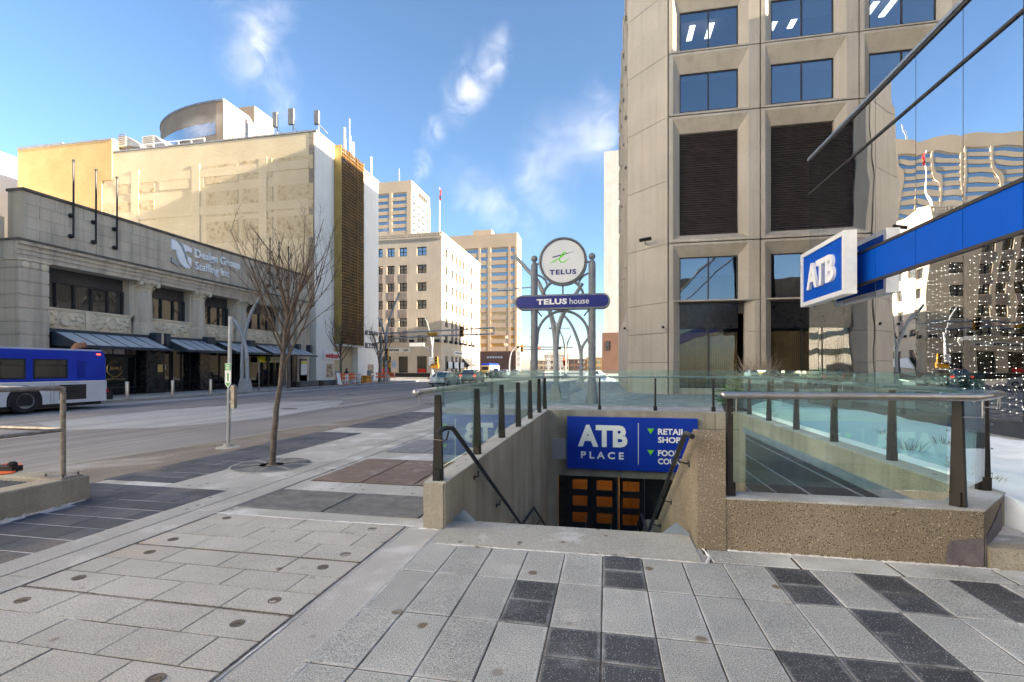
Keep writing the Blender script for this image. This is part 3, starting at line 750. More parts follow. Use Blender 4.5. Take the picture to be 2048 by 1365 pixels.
# =================================================================== NEAR LEFT VENT WALL AND RAIL
vw = thing('vent_wall', 'low concrete curb around a metal floor grille at the left edge', 'low wall', (-7.4, 1.5, 0))
MB().bbox(-6.47, -6.19, -3, 4.76, 0, .30, .015).build('wall', m_cwall, vw)
MB().bbox(-9.0, -6.473, 4.50, 4.757, -.15, .298, .015).build('wall', m_cwall, vw)
MB().bbox(-9.0, -8.75, -3, 4.497, -.15, .298, .015).build('wall', m_cwall, vw)
part_box('grille_floor', m_pit, vw, -8.75, -6.473, -3, 4.50, .02, .05)
gb = MB(); x = -8.72
while x < -6.5: gb.box(x, x + .02, -3, 4.49, .21, .255); x += .075
gb.build('grille_bars', m_grate, vw)
crust([(-6.16, 4.7), (-6.15, 4.3), (-6.13, 3.9)], .045, .03, m_dirtysnow, 'dirty_snow')
crust([(-6.12, 4.05), (-6.08, 3.7), (-6.1, 3.2)], .07, .06, m_dirtysnow, 'dirty_snow')
pr_ = thing('pipe_railing', 'worn galvanised pipe railing bolted on the low curb at the left edge', 'railing', (-6.35, 4.62, .3))
rp = .028
pc = (-6.37, 4.60)
MB().tube([(pc[0], pc[1], .3), (pc[0], pc[1], 1.30), (pc[0], pc[1] - .01, 1.345), (pc[0], pc[1] - .045, 1.37), (pc[0], 1.5, 1.37), (pc[0], -3, 1.37)], rp, 12).build('post_and_top_rail', m_rustpipe, pr_, smooth=True)
MB().tube([(pc[0] + .001, pc[1], .865), (pc[0] + .001, -3, .865)], rp * .85, 10).build('mid_rail', m_rustpipe, pr_, smooth=True)
MB().tube([(pc[0] - .06, pc[1] + .03, .865), (-8.8, pc[1] + .03, .865)], rp * .85, 10).build('mid_rail', m_rustpipe, pr_, smooth=True)
MB().tube([(pc[0] - .03, pc[1] + .03, 1.352), (-8.8, pc[1] + .03, 1.352)], rp, 10).build('top_rail', m_rustpipe, pr_, smooth=True)
MB().tube([(-8.8, pc[1] + .03, .29), (-8.8, pc[1] + .03, 1.36)], rp, 10).build('post', m_rustpipe, pr_, smooth=True)
bpz = MB().box(pc[0] - .16, pc[0] + .15, pc[1] - .12, pc[1] + .11, .30, .318).build('base_plate', m_rustpipe, pr_)
for dx, dy in ((-.13, -.09), (.12, -.09), (-.13, .08), (.12, .08)): MB().tube([(pc[0] + dx, pc[1] + dy, .318), (pc[0] + dx, pc[1] + dy, .355)], .012, 6).build('bolt', m_iron, bpz)
# fallen orange roadwork sign and its rubber foot
fs = thing('fallen_road_sign', 'orange roadwork sign lying flat on the floor grille at left', 'road sign', (-7.0, 4.2, .27))
MB().ext([tuple(atz(u, v, z)) for u, v, z in ((45, 929, .315), (28, 947, .30), (0, 951, .30), (-45, 953, .30), (-40, 934, .315), (0, 931, .315))], (0, 0, .012)).build('plate', m_orange, fs)
MB().ext([tuple(atz(u, v, .325)) for u, v in ((2, 934), (18, 935), (14, 940), (3, 939))], (0, 0, .003)).build('symbol', m_red, fs)
q0 = atz(16, 931, .325); MB().box(q0.x - .05, q0.x + .05, q0.y - .03, q0.y + .03, .322, .345).build('clip', m_red, fs)
fo = thing('rubber_sign_foot', 'black rubber foot lying beyond the orange sign', 'rubber foot', (-8.2, 5.3, 0))
MB().obox((-7.45, 4.72, .335), (.34, .13, .07), .12).build('block', m_rubber, fo)
MB().lathe([(.045, 0), (.05, .03), (.03, .055)], (-7.33, 4.72, .37), 10).build('knob', m_rubber, fo)
# =================================================================== BUILDING MATERIALS
m_stone = M('weathered_limestone', (0.49, 0.42, 0.32), (0.575, 0.50, 0.39), 0.5, 0.9, 0.25, 12, streak=((0.15, 0.13, 0.11), 0.55), fine=(0.2, 30), rnd=0.05)
m_stone2 = M('carved_limestone', (0.64, 0.55, 0.40), (0.70, 0.61, 0.45), 0.6, 0.9, 0.3, 14, streak=((0.2, 0.17, 0.13), 0.35))
m_stonedark = M('sooty_stone', (0.085, 0.075, 0.065), (0.16, 0.14, 0.12), 2.0, 0.95)
m_cream = M('cream_limestone', (0.50, 0.42, 0.32), (0.57, 0.49, 0.385), 0.3, 0.9, 0.15, 8, streak=((0.36, 0.26, 0.18), 0.30))
m_pale = M('pale_precast', (0.66, 0.62, 0.55), (0.74, 0.70, 0.63), 0.5, 0.85, 0.2, 30, streak=((0.42, 0.38, 0.32), 0.3))
m_tower = M('tower_precast', (0.43, 0.385, 0.32), (0.50, 0.45, 0.38), 0.35, 0.9, 0.3, 55, rnd=0.04, streak=((0.27, 0.22, 0.16), 0.40), fine=(0.25, 40))
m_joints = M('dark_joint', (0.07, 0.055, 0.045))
m_louvre = M('brown_louvre', (0.055, 0.042, 0.042), (0.075, 0.058, 0.055), 2, 0.5)
m_granite = M('black_granite', (0.012, 0.012, 0.014), (0.024, 0.024, 0.026), 6, 0.18, spec=0.5)
m_frame = M('window_frame', (0.04, 0.036, 0.034), rough=0.5)
m_alum = M('aluminium_frame', (0.30, 0.28, 0.25), rough=0.4, metal=0.6)
m_blind = M('roller_blind', (0.42, 0.42, 0.42), (0.36, 0.36, 0.36), 2, 0.8)
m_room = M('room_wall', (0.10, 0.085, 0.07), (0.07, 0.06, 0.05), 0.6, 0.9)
m_ceillight = M('office_light', (1, .95, .85), emit=((1.0, 0.88, 0.70), 2.0))
m_curtain = M('slat_curtain', (0.40, 0.30, 0.18), (0.30, 0.22, 0.13), 3, 0.8)
m_frost = M('frosted_canopy', (0.42, 0.47, 0.52), (0.52, 0.56, 0.60), 1.2, 0.25, spec=0.6)
m_canopy = M('canopy_steel', (0.03, 0.042, 0.055), (0.045, 0.055, 0.07), 3, 0.4)
m_lead = M('dark_spandrel', (0.055, 0.052, 0.05), (0.075, 0.072, 0.068), 1, 0.6)
m_westin = M('hotel_tan', (0.34, 0.25, 0.18), (0.39, 0.29, 0.21), 0.2, 0.9)
m_tan = M('tan_precast', (0.47, 0.37, 0.26), (0.53, 0.42, 0.30), 0.08, 0.9)
m_bsp = M('grey_spandrel', (0.22, 0.18, 0.16), (0.28, 0.235, 0.21), 1.5, 0.9)
m_goldpanel = M('gold_panel', (0.32, 0.215, 0.06), (0.38, 0.26, 0.08), 1, 0.5)
m_lattice = M('bronze_lattice', (0.13, 0.075, 0.025), (0.24, 0.12, 0.035), 0.8, 0.5, metal=0.3)
m_roofmetal = M('roof_metal', (0.22, 0.22, 0.23), (0.30, 0.30, 0.31), 2, 0.5)
m_brickwall = None
def brick_mat(name, c1, c2, mortar, scale=1.0, patch=None):
    m = bpy.data.materials.new(name); m.use_nodes = True; MATS[name] = m
    nt = m.node_tree; b = nt.nodes['Principled BSDF']; b.inputs['Roughness'].default_value = .9
    pos = nn(nt, 'ShaderNodeNewGeometry').outputs['Position']
    sx = nn(nt, 'ShaderNodeSeparateXYZ'); nt.links.new(pos, sx.inputs[0])
    cb = nn(nt, 'ShaderNodeCombineXYZ')
    nt.links.new(mul(nt, sx.outputs[0], sx.outputs[1], 'ADD'), cb.inputs[0]); nt.links.new(sx.outputs[2], cb.inputs[1])
    bt = nn(nt, 'ShaderNodeTexBrick'); nt.links.new(cb.outputs[0], bt.inputs[0])
    bt.inputs['Color1'].default_value = (*c1, 1); bt.inputs['Color2'].default_value = (*c2, 1); bt.inputs['Mortar'].default_value = (*mortar, 1)
    bt.inputs['Scale'].default_value = scale; bt.inputs['Brick Width'].default_value = .42; bt.inputs['Row Height'].default_value = .14; bt.inputs['Mortar Size'].default_value = .012
    col = mixc(nt, ramp(nt, noise(nt, pos, .35, 6), .35, .7), bt.outputs[0], mixc(nt, .5, bt.outputs[0], (c1[0] * .75, c1[1] * .70, c1[2] * .62)))
    if patch: col = mixc(nt, ramp(nt, noise(nt, pos, patch[1], 8, .7), patch[2], patch[3]), col, patch[0])
    nt.links.new(col, b.inputs['Base Color'])
    return m
m_paintbrick = brick_mat('painted_brick', (.60, .50, .335), (.65, .545, .37), (.48, .39, .255))
m_wornbrick = brick_mat('worn_painted_brick', (.55, .45, .285), (.60, .495, .32), (.38, .29, .18), 1.0, ((.36, .25, .13), 2.2, .53, .62))
m_greybrick = brick_mat('grey_edge_brick', (.20, .165, .13), (.28, .235, .19), (.34, .29, .23), 1.0, ((.45, .38, .27), 1.5, .55, .7))
m_ybrick = brick_mat('yellow_brick', (.50, .335, .145), (.55, .37, .165), (.42, .30, .14), 1.0)
m_redbrick = brick_mat('brown_brick', (.24, .13, .09), (.29, .16, .11), (.20, .14, .11), 1.0)
def pane_mat(name, dark, refl, wav=.0, wscale=.5, tint=(.9, .95, 1)):
    """reflective window: dark body under a mirror coat"""
    m = bpy.data.materials.new(name); m.use_nodes = True; MATS[name] = m
    nt = m.node_tree; nt.nodes.remove(nt.nodes['Principled BSDF']); out = nt.nodes['Material Output']
    df = nn(nt, 'ShaderNodeBsdfDiffuse'); df.inputs[0].default_value = (*dark, 1)
    gl = nn(nt, 'ShaderNodeBsdfGlossy'); gl.inputs['Roughness'].default_value = .015; gl.inputs[0].default_value = (*tint, 1)
    lw = nn(nt, 'ShaderNodeLayerWeight'); lw.inputs[0].default_value = .5
    fac = mul(nt, mul(nt, mul(nt, lw.outputs['Facing'], 3.0, 'POWER'), 1 - refl), refl, 'ADD')
    mx = nn(nt, 'ShaderNodeMixShader'); nt.links.new(fac, mx.inputs[0]); nt.links.new(df.outputs[0], mx.inputs[1]); nt.links.new(gl.outputs[0], mx.inputs[2])
    pos = nn(nt, 'ShaderNodeNewGeometry').outputs['Position']
    bn = nn(nt, 'ShaderNodeBump'); bn.inputs['Distance'].default_value = wav
    nt.links.new(noise(nt, pos, wscale, 1.0, .4), bn.inputs['Height'])
    if wav: nt.links.new(bn.outputs[0], gl.inputs['Normal'])
    nt.links.new(mx.outputs[0], out.inputs[0])
    return m
p_dark = pane_mat('dark_pane', (.02, .018, .016), .13, .01, .8)
p_off = pane_mat('office_pane', (.04, .045, .05), .38, .01, .6)
p_goldrefl = pane_mat('gold_reflection_pane', (.62, .36, .06), .12, .01, .6)  # gold reflection of a sunlit facade, painted into the lower panes' colour
p_shop = pane_mat('shop_pane', (.010, .010, .010), .035, .01, .6)
g_tower = thin_glass('tower_glass', (.50, .56, .62), 0.9, wav=.012, wscale=.5, base=.24)
g_street = thin_glass('street_window_glass', (.75, .74, .70), 0.8, wav=.010, wscale=.5, base=.07)
g_atb = thin_glass('curtain_wall_glass', (.30, .34, .36), 1.0, wav=.03, wscale=.32, base=.78)
g_atbl = thin_glass('shopfront_glass', (.50, .52, .52), 1.0, wav=.014, wscale=.35, base=.30)

def wall_window(parent, face, a0, a1, z0, z1, plane, pane=None, depth=.18, mull=1, trans=1, frame=None, fw=.06, sill=None):
    """window with recessed pane on a wall in plane X=plane ('+X') or Y=plane ('-Y'); the wall stands behind: frame box proud 2 cm"""
    frame = frame or m_frame; pane = pane or p_off
    def bx(mb, a, b, c, d, p0, p1):
        if face == '-Y': mb.box(a, b, plane - p1, plane - p0, c, d)
        elif face == '+X': mb.box(plane + p0, plane + p1, a, b, c, d)
        else: mb.box(plane - p1, plane - p0, a, b, c, d)
    f = MB()
    bx(f, a0, a0 + fw, z0, z1, .0, .05); bx(f, a1 - fw, a1, z0, z1, .0, .05)
    bx(f, a0 + fw, a1 - fw, z0, z0 + fw, .0, .05); bx(f, a0 + fw, a1 - fw, z1 - fw, z1, .0, .05)
    for k in range(mull):
        c = a0 + (a1 - a0) * (k + 1) / (mull + 1); bx(f, c - fw / 2, c + fw / 2, z0 + fw, z1 - fw, .005, .045)
    for k in range(trans):
        c = z0 + (z1 - z0) * (k + 1) / (trans + 1); bx(f, a0 + fw, a1 - fw, c - fw / 3, c + fw / 3, .008, .04)
    w = f.build('window', frame, parent)
    g_ = MB(); bx(g_, a0 + fw * .5, a1 - fw * .5, z0 + fw * .5, z1 - fw * .5, .006, .012); g_.build('pane', pane, w)
    if sill:
        s_ = MB(); bx(s_, a0 - .06, a1 + .06, z0 - .1, z0 - .002, 0, .09); s_.build('sill', sill, w)
    return w
def holed_wall(face, plane, A, Z, holes, thick=.3):
    """solid wall from A[0]..A[1], Z[0]..Z[1] with real openings; inner reveal depth = thick"""
    xs = sorted({A[0], A[1], *[h[0] for h in holes], *[h[1] for h in holes]})
    zs = sorted({Z[0], Z[1], *[h[2] for h in holes], *[h[3] for h in holes]})
    mb = MB()
    P = (lambda a, z, d: (a, plane + d, z)) if face == '-Y' else ((lambda a, z, d: (plane - d, a, z)) if face == '+X' else (lambda a, z, d: (plane + d, a, z)))
    for i in range(len(xs) - 1):
        j = 0
        while j < len(zs) - 1:
            cx = (xs[i] + xs[i + 1]) / 2
            inside = lambda jj: any(h[0] < cx < h[1] and h[2] < (zs[jj] + zs[jj + 1]) / 2 < h[3] for h in holes)
            if inside(j): j += 1; continue
            k = j
            while k < len(zs) - 1 and not inside(k): k += 1
            mb.quad(P(xs[i], zs[j], 0), P(xs[i + 1], zs[j], 0), P(xs[i + 1], zs[k], 0), P(xs[i], zs[k], 0)); j = k
    for a0, a1, z0, z1 in holes:
        for p_, q_ in (((a0, z0), (a1, z0)), ((a1, z0), (a1, z1)), ((a1, z1), (a0, z1)), ((a0, z1), (a0, z0))):
            mb.quad(P(p_[0], p_[1], 0), P(q_[0], q_[1], 0), P(q_[0], q_[1], thick), P(p_[0], p_[1], thick))
    return mb

# =================================================================== HERITAGE BUILDING ACROSS THE STREET (left)
hb = thing('heritage_building', 'low grey stone bank building with carved columns and glass canopies across the street', 'building', (-35, 31, 0))
FX = -29.5
part_box('core', m_stone, hb, -56, -30.85, 19.5, 44.85, -.3, 8.1)
MB().box(-60, -30.5, 11.6, 19.3, -.3, 9.42).build('side_wing', m_stone, hb)
part_box('roof_bounce_snow', m_snow, hb, -55.9, -30.6, 19.6, 44.8, 8.1, 8.2)  # unseen snow sheet added to bounce sun onto the brick wall
# parapet and its stone courses
YP0, YP1 = 19.46, 43.56
part_box('parapet_core', m_stone, hb, -30.49, FX - .04, YP0 + .04, YP1, 8.22, 10.78)
zc = 8.24
for row in range(4):
    h_ = .635; y = YP0 + (0 if row % 2 else -.0); k = 0
    while y < YP1 - .1:
        ln = 1.45 if (k or row % 2) else .72
        y2 = min(y + ln, YP1)
        MB().box(FX - .04, FX + .0 + random.uniform(-.006, .006), y + .006, y2 - .006, zc + .006, zc + h_ - .006).build('stone_block', m_stone, hb)
        y = y2; k += 1
    zc += h_
part_box('parapet_coping', m_stonedark, hb, -30.55, FX + .10, YP0 - .08, YP1 + .02, 10.78, 10.92)
part_box('return_wall', m_stone, hb, -30.49, FX, YP0 - .03, YP0 + .035, 8.25, 10.78)
# entablature: three stepped fasciae and a dark weathered cornice
for x, z0, z1 in ((-29.40, 7.22, 7.46), (-29.34, 7.46, 7.70), (-29.27, 7.70, 7.94), (-29.12, 7.94, 8.12)):
    part_box('fascia', m_stone, hb, -30.9, x, 19.02, 43.5, z0, z1)
part_box('cornice_top', m_stonedark, hb, -30.9, -29.05, 18.95, 43.55, 8.12, 8.22)
# left corner pilaster in banded courses
py0, py1 = 19.1, 20.48
z = -.1
while z < 7.0:
    h_ = .685
    if z + h_ > 7.15: h_ = 7.15 - z
    MB().bbox(-30.6, -29.28, py0, py1, z + .035, z + h_, .03).build('stone_course', m_stone, hb); z += h_
part_box('pilaster_core', m_stone, hb, -30.55, -29.32, py0 + .04, py1 - .04, -.1, 7.22)
part_box('pilaster_head', m_stone2, hb, -30.65, -29.22, py0 - .06, py1 + .10, 7.15, 7.23)
for k in range(3): MB().lathe([(.17, 0), (.17, .03), (.12, .06), (.05, .05), (.02, .08)], (-29.28, 19.4 + k * .42, 6.93), 12, 'X').build('rosette', m_stone2, hb)
# columns
def column(y, parent):
    c = MB().lathe([(.66, 3.78), (.66, 4.45), (.62, 4.52), (.57, 4.56), (.565, 4.9), (.55, 5.6), (.51, 6.62)], (-30.0, y, 0), 28).build('column', m_stone, parent, smooth=True)
    cap = MB().lathe([(.52, 6.60), (.56, 6.66), (.52, 6.70), (.53, 7.0), (.60, 7.18), (.70, 7.22)], (-30.0, y, 0), 20)
    for tier, (zz, r0, hh, n) in enumerate(((6.68, .54, .26, 10), (6.86, .58, .28, 10))):
        for k in range(n):
            a = (k + .5 * tier) * 2 * math.pi / n
            ca, sa = math.cos(a), math.sin(a)
            P = [(r0, 0), (r0 + .05, hh * .6), (r0 + .15, hh), (r0 + .17, hh * .82), (r0 + .07, hh * .45)]
            for q0, q1 in zip(P[:-1], P[1:]):
                w = .13
                cap.add([(-30 + ca * q0[0] - sa * w, y + sa * q0[0] + ca * w, zz + q0[1]), (-30 + ca * q0[0] + sa * w, y + sa * q0[0] - ca * w, zz + q0[1]),
                         (-30 + ca * q1[0] + sa * w * .7, y + sa * q1[0] - ca * w * .7, zz + q1[1]), (-30 + ca * q1[0] - sa * w * .7, y + sa * q1[0] + ca * w * .7, zz + q1[1])], ((0, 1, 2, 3),))
    for sx_, sy_ in ((1, 1), (1, -1), (-1, 1), (-1, -1)):
        cap.lathe([(.02, -.09), (.13, -.08), (.15, 0), (.13, .08), (.02, .09)], (-30 + sx_ * .60, y + sy_ * .60, 7.08), 10, 'Y')
    cap.build('capital', m_stone2, c)
    MB().box(-30.72, -29.32, y - .70, y + .70, 7.18, 7.225).build('abacus', m_stone2, c)
for y in (26.36, 30.62, 34.90): column(y, hb)
for a, b, x in ((40.35, 41.55, -29.62), (41.68, 43.5, -29.36)): part_box('pilaster', m_stone, hb, -30.8, x, a, b, -.1, 7.22)
# window bays: pier strips, blind panels, frames and panes, carved panel below
def carved(y0, y1, z0, z1, parent, lit):
    nx, nz = int((y1 - y0) * 34), int((z1 - z0) * 34)
    yc, zc_ = (y0 + y1) / 2, (z0 + z1) / 2; hw, hh = (y1 - y0) / 2, (z1 - z0) / 2
    def hfun(y, z):
        u, w = abs(y - yc), z - zc_
        e = min(1, max(0, (hw - u) / .06), max(0, (hh - abs(w)) / .06))
        sh = 1.0 if (u / .26) ** 2 + (w / (hh * .72)) ** 2 < 1 else 0.0
        rim = math.exp(-(((u / .26) ** 2 + (w / (hh * .72)) ** 2 - 1) / .35) ** 2)
        s_ = 0
        for cx, cz, k, sg_ in ((.52, .02, 16, 1), (.90, -.04, 14, -1), (.72, .24, 20, -1), (.70, -.26, 20, 1), (1.12, .12, 18, 1)):
            dx, dz = u - cx, w - cz * hh / .45
            d_ = math.hypot(dx, dz); s_ += math.exp(-(d_ / .24) ** 2) * (.5 + .5 * math.sin(k * d_ + sg_ * 2 * math.atan2(dz, dx)))
        s_ = min(1, s_ * 1.3) + .2 * mnoise.noise(Vector((u * 9, w * 9, 2)))
        return e * (.035 * sh + .03 * rim + (.06 * s_ if u > .26 else .0))
    mb = MB(); V = []
    for j in range(nz + 1):
        for i in range(nx + 1):
            y = y0 + (y1 - y0) * i / nx; z = z0 + (z1 - z0) * j / nz
            V.append((-29.92 + hfun(y, z) * 2.2, y, z))
    mb.add(V, [(j * (nx + 1) + i, j * (nx + 1) + i + 1, (j + 1) * (nx + 1) + i + 1, (j + 1) * (nx + 1) + i) for j in range(nz) for i in range(nx)])
    mb.build('carved_panel', m_stone2, parent, smooth='full')
BAYS = [(20.58, 25.40, 5), (27.12, 29.95, 3), (31.30, 34.05, 3), (35.62, 39.75, 4)]
for bi, (a, b, n) in enumerate(BAYS):
    part_box('panel_band', m_stone2, hb, -30.8, -29.93, a - .1, b + .15, 3.66, 4.95)
    part_box('panel_frame', m_stone2, hb, -29.93, -29.84, a - .1, b + .15, 4.84, 4.96)
    part_box('panel_frame', m_stone2, hb, -29.93, -29.84, a - .1, b + .15, 3.66, 3.82)
    if bi == 0:
        carved(a + .02, 22.72, 3.84, 4.82, hb, True); carved(23.05, b + .08, 3.84, 4.82, hb, True)
        part_box('panel_frame', m_stone2, hb, -29.93, -29.83, 22.74, 23.03, 3.82, 4.84)
    else: carved(a, b + .05, 3.84, 4.82, hb, False)
    part_box('blind_panel', m_lead, hb, -30.75, -30.42, a, b, 6.46, 7.22)
    f = MB(); f.box(-30.5, -30.32, a, b, 4.96, 5.03); f.box(-30.5, -30.32, a, b, 6.40, 6.47)
    f.box(-30.5, -30.32, a, a + .07, 5.03, 6.40); f.box(-30.5, -30.32, b - .07, b, 5.03, 6.40)
    for k in range(1, n): c = a + (b - a) * k / n; f.box(-30.5, -30.30, c - .035, c + .035, 5.03, 6.40)
    w = f.build('window', m_frame, hb)
    for k in range(n):
        c0 = a + (b - a) * k / n; c1 = a + (b - a) * (k + 1) / n
        part_box('pane', p_dark, w, -30.44, -30.42, c0 + .04, c1 - .04, 5.03, 6.40)
    part_box('pier_strip', m_stone, hb, -30.8, -29.9, b, b + .42, 4.96, 7.22)
part_box('recess_back', m_frame, hb, -30.84, -30.76, 20.4, 43.5, 3.6, 7.3)
# storefront: granite piers, dark glass
for a, b in ((26.15, 27.5), (30.35, 31.3), (34.6, 35.5), (41.0, 43.5)):
    part_box('granite_pier', m_granite, hb, -30.2, -29.42, a, b, -.05, 3.66)
    part_box('canopy_bracket', m_canopy, hb, -29.42, -28.85, a + .15, a + .55, 3.05, 3.92)
    part_box('canopy_bracket', m_canopy, hb, -29.42, -28.85, b - .45, b - .12, 3.05, 3.92)
    part_box('light_strip', m_stone2, hb, -29.42, -29.0, a + .58, b - .48 if b - a < 1.5 else a + .9, 3.2, 3.9)
part_box('storefront_back', m_granite, hb, -30.5, -30.2, 20.5, 43.5, -.05, 3.66)
for a, b, nm, z0, z1 in ((20.75, 22.6, 2, .1, 2.3), (23.1, 26.0, 1, .35, 2.35), (27.6, 28.6, 1, .0, 2.9), (28.7, 30.2, 2, .0, 2.9), (31.4, 34.5, 2, .3, 2.9), (35.6, 37.6, 1, .2, 2.9), (37.8, 39.2, 2, 0., 2.9), (39.3, 40.9, 1, .3, 2.9)):
    f = MB(); X0, X1 = -30.2, -30.08
    f.box(X0, X1, a, a + .06, z0, z1); f.box(X0, X1, b - .06, b, z0, z1); f.box(X0, X1, a + .06, b - .06, z0, z0 + .08); f.box(X0, X1, a + .06, b - .06, z1 - .06, z1)
    for k in range(1, nm): c = a + (b - a) * k / nm; f.box(X0, X1, c - .03, c + .03, z0 + .08, z1 - .06)
    w = f.build('shop_window', m_frame, hb); part_box('pane', p_shop, w, -30.17, -30.15, a + .06, b - .06, z0 + .08, z1 - .06)
# shop lettering and pictures
part_box('shop_fascia', m_black, hb, -30.2, -30.05, 20.7, 26.0, 2.38, 3.2)
text('lettering', '10014', '+X', (-30.045, 23.0, 2.92), .92, .24, .01, m_white, hb, bold=.03)
text('lettering', 'JASPER AVE', '+X', (-30.045, 23.0, 2.66), .85, .11, .01, m_white, hb)
for k, cc in enumerate(((.45, .25, .19), (.55, .45, .42), (.38, .22, .14))):
    part_box('photo_panel', M('photo_print_%d' % k, cc, (.85, .75, .68) if k != 2 else (.05, .04, .04), 3.2, .5), hb, -30.05, -30.03, 23.75 + k * .78, 24.42 + k * .78, 2.48, 3.08)
crs = MB(); pts_o = []
for k in range(25):
    a = R(60) + k / 24 * R(290); pts_o.append((-30.05, 24.6 + .48 * math.cos(a), 1.55 + .48 * math.sin(a)))
crs.tube(pts_o, [.004 + .03 * math.sin(math.pi * i / 24) for i in range(25)], 6); crs.build('crescent_logo', m_gold, hb)
text('lettering', 'Studio J', '+X', (-30.05, 24.65, 1.6), .72, .26, .01, m_gold, hb, shear=.3)
text('lettering', 'BEAUTY STUDIO', '+X', (-30.05, 24.65, .92), 1.35, .09, .01, m_gold, hb)
part_box('notice', M('notice_gold', (.70, .52, .16), (.5, .36, .1), 8, .5), hb, -29.42, -29.40, 26.95, 27.30, 1.35, 1.85)
part_box('notice', m_white, hb, -30.07, -30.05, 27.9, 28.15, 1.5, 1.85)
part_box('shop_sign', m_yellow, hb, -29.35, -29.22, 36.2, 37.2, 2.12, 2.62)
part_box('shop_sign_panel', M('shop_sign_pale', (.62, .62, .36)), hb, -29.35, -29.22, 37.2, 39.0, 2.12, 2.62)
MB().lathe([(.30, 0), (.30, .03)], (-29.22, 37.35, 2.37), 20, 'X').build('sign_dot', m_black, hb)
text('lettering', 'agilus', '+X', (-29.215, 38.3, 2.36), 1.0, .28, .008, m_alum, hb)
part_box('poster_board', m_white, hb, -29.36, -29.30, 42.15, 43.1, .95, 2.35)
part_box('poster_header', m_yellow, hb, -29.30, -29.29, 42.2, 43.05, 2.05, 2.3)
part_box('kiosk_case', m_granite, hb, -29.4, -29.36, 41.95, 43.2, .1, 2.5)
# canopies
def canopy(y0, y1, n, tilt):
    xi, zi, xo, zo = -29.45, 3.62, -27.55, 2.84
    c = MB(); c.box(xo - .06, xo + .06, y0 - .25, y1 + .25, zo - .14, zo + .02); c.box(xi - .1, xi + .12, y0 - .45, y1 + .1, zi - .05, zi + .14)
    cb = c.build('canopy', m_canopy, hb)
    for k in range(n + 1):
        y = y0 + (y1 - y0) * k / n
        MB().ext([(xi, y - .03, zi - .10), (xo, y - .03, zo - .12), (xo, y - .03, zo + .03), (xi, y - .03, zi + .05)], (0, .06, 0)).build('canopy_rib', m_canopy, cb)
    for k in range(n):
        a = y0 + (y1 - y0) * k / n + .035; b = y0 + (y1 - y0) * (k + 1) / n - .035
        MB().ext([(xi, a, zi + .01), (xo + .03, a, zo - .01), (xo + .03, b, zo - .01), (xi, b, zi + .01)], (0, 0, .012)).build('canopy_pane', m_frost, cb)
    MB().ext([(xi, y0 - .06, zi), (xo, y0 - .06, zo), (xo, y0 - .06, zo - .14), (xi, y0 - .06, zi - .75)], (0, .02, 0)).build('canopy_side', m_canopy, cb)
canopy(20.75, 26.1, 6, 0); canopy(27.5, 30.9, 4, 0); canopy(31.9, 35.2, 4, 0); canopy(36.0, 41.9, 6, 0)
part_box('blind_soffit', M('taupe_blind', (.24, .21, .18), (.30, .27, .24), 1, .8), hb, -29.9, -29.5, 20.6, 26.0, 3.58, 3.66)
# flag poles on the parapet
def flag_pole(px, ztop, zlow, zmid, label):
    y = atx(px, 480, FX + .25).y
    t = thing('flag_pole', label, 'flag pole', (FX + .25, y, zlow), group='flag poles on the parapet')
    MB().tube([(FX + .25, y, zlow - .1), (FX + .25, y, ztop)], .05, 8).build('pole', m_black, t)
    MB().ball((FX + .25, y, ztop + .03), .08, 8, 6).build('finial', m_black, t)
    for z in (zlow, zmid):
        b_ = MB(); b_.tube([(FX, y - .06, z), (FX + .25, y, z)], .05, 6); b_.ball((FX + .12, y - .04, z), .13, 8, 6); b_.build('bracket', m_black, t)
for px, vt, vl, vm, lb in ((147, 323, 473, 432, 'black flag pole farthest left on the stone parapet'), (192, 342, 485, 445, 'middle one of the three left black flag poles'), (234, 357, 496, 459, 'third black flag pole from the left, left of the white lettering'), (540, 478, 572, 546, 'black flag pole behind the tree, left of its trio'), (558, 487, 576, 550, 'black flag pole behind the tree, middle of its trio'), (577, 495, 581, 556, 'black flag pole behind the tree, right of its trio')):
    q0 = atx(px, vt, FX + .25); flag_pole(px, q0.z, atx(px, vl, FX + .25).z, atx(px, vm, FX + .25).z, lb)
# raised lettering and emblem on the parapet
sg2 = thing('parapet_lettering', 'white raised company name and curved emblem on the stone parapet', 'sign', (FX, 31.5, 8.6))
a_ = atx(388, 505, FX); b_ = atx(478, 530, FX)
text('lettering', 'Design Group', '+X', (FX + .02, (a_.y + b_.y) / 2, 9.92), b_.y - a_.y, .82, .10, m_letter, sg2, bold=.02)
b2 = atx(457, 548, FX)
text('lettering', 'Staffing Inc', '+X', (FX + .02, (a_.y + b2.y) / 2, 9.02), b2.y - a_.y, .80, .10, m_letter, sg2, bold=.008)
l0 = atx(341, 488, FX).y; l1 = atx(381, 488, FX).y; lw2 = l1 - l0
def emb(pts, mat, d=.1, nm='emblem'): MB().ext([(FX + .02, l0 + lw2 * u, 8.72 + 1.80 * v) for u, v in pts], (d, 0, 0)).build(nm, mat, sg2)
emb([(0, 1), (.22, .98), (.45, .80), (.60, .55), (.72, .25), (.95, .04), (.70, .0), (.45, .12), (.30, .35), (.22, .62), (0, .60)], m_letter)
emb([(.55, .95), (1.0, .86), (1.0, .66), (.82, .70), (.66, .66)], m_letter)
emb([(.78, .50), (.98, .44), (.98, .12), (.80, .30)], m_letter)
emb([(0, .30), (.20, .22), (.42, .04), (.30, .02), (0, .12)], m_steel)
emb([(.40, .95), (.52, .93), (.70, .62), (.78, .40), (.70, .42), (.56, .68)], m_steel, .06)

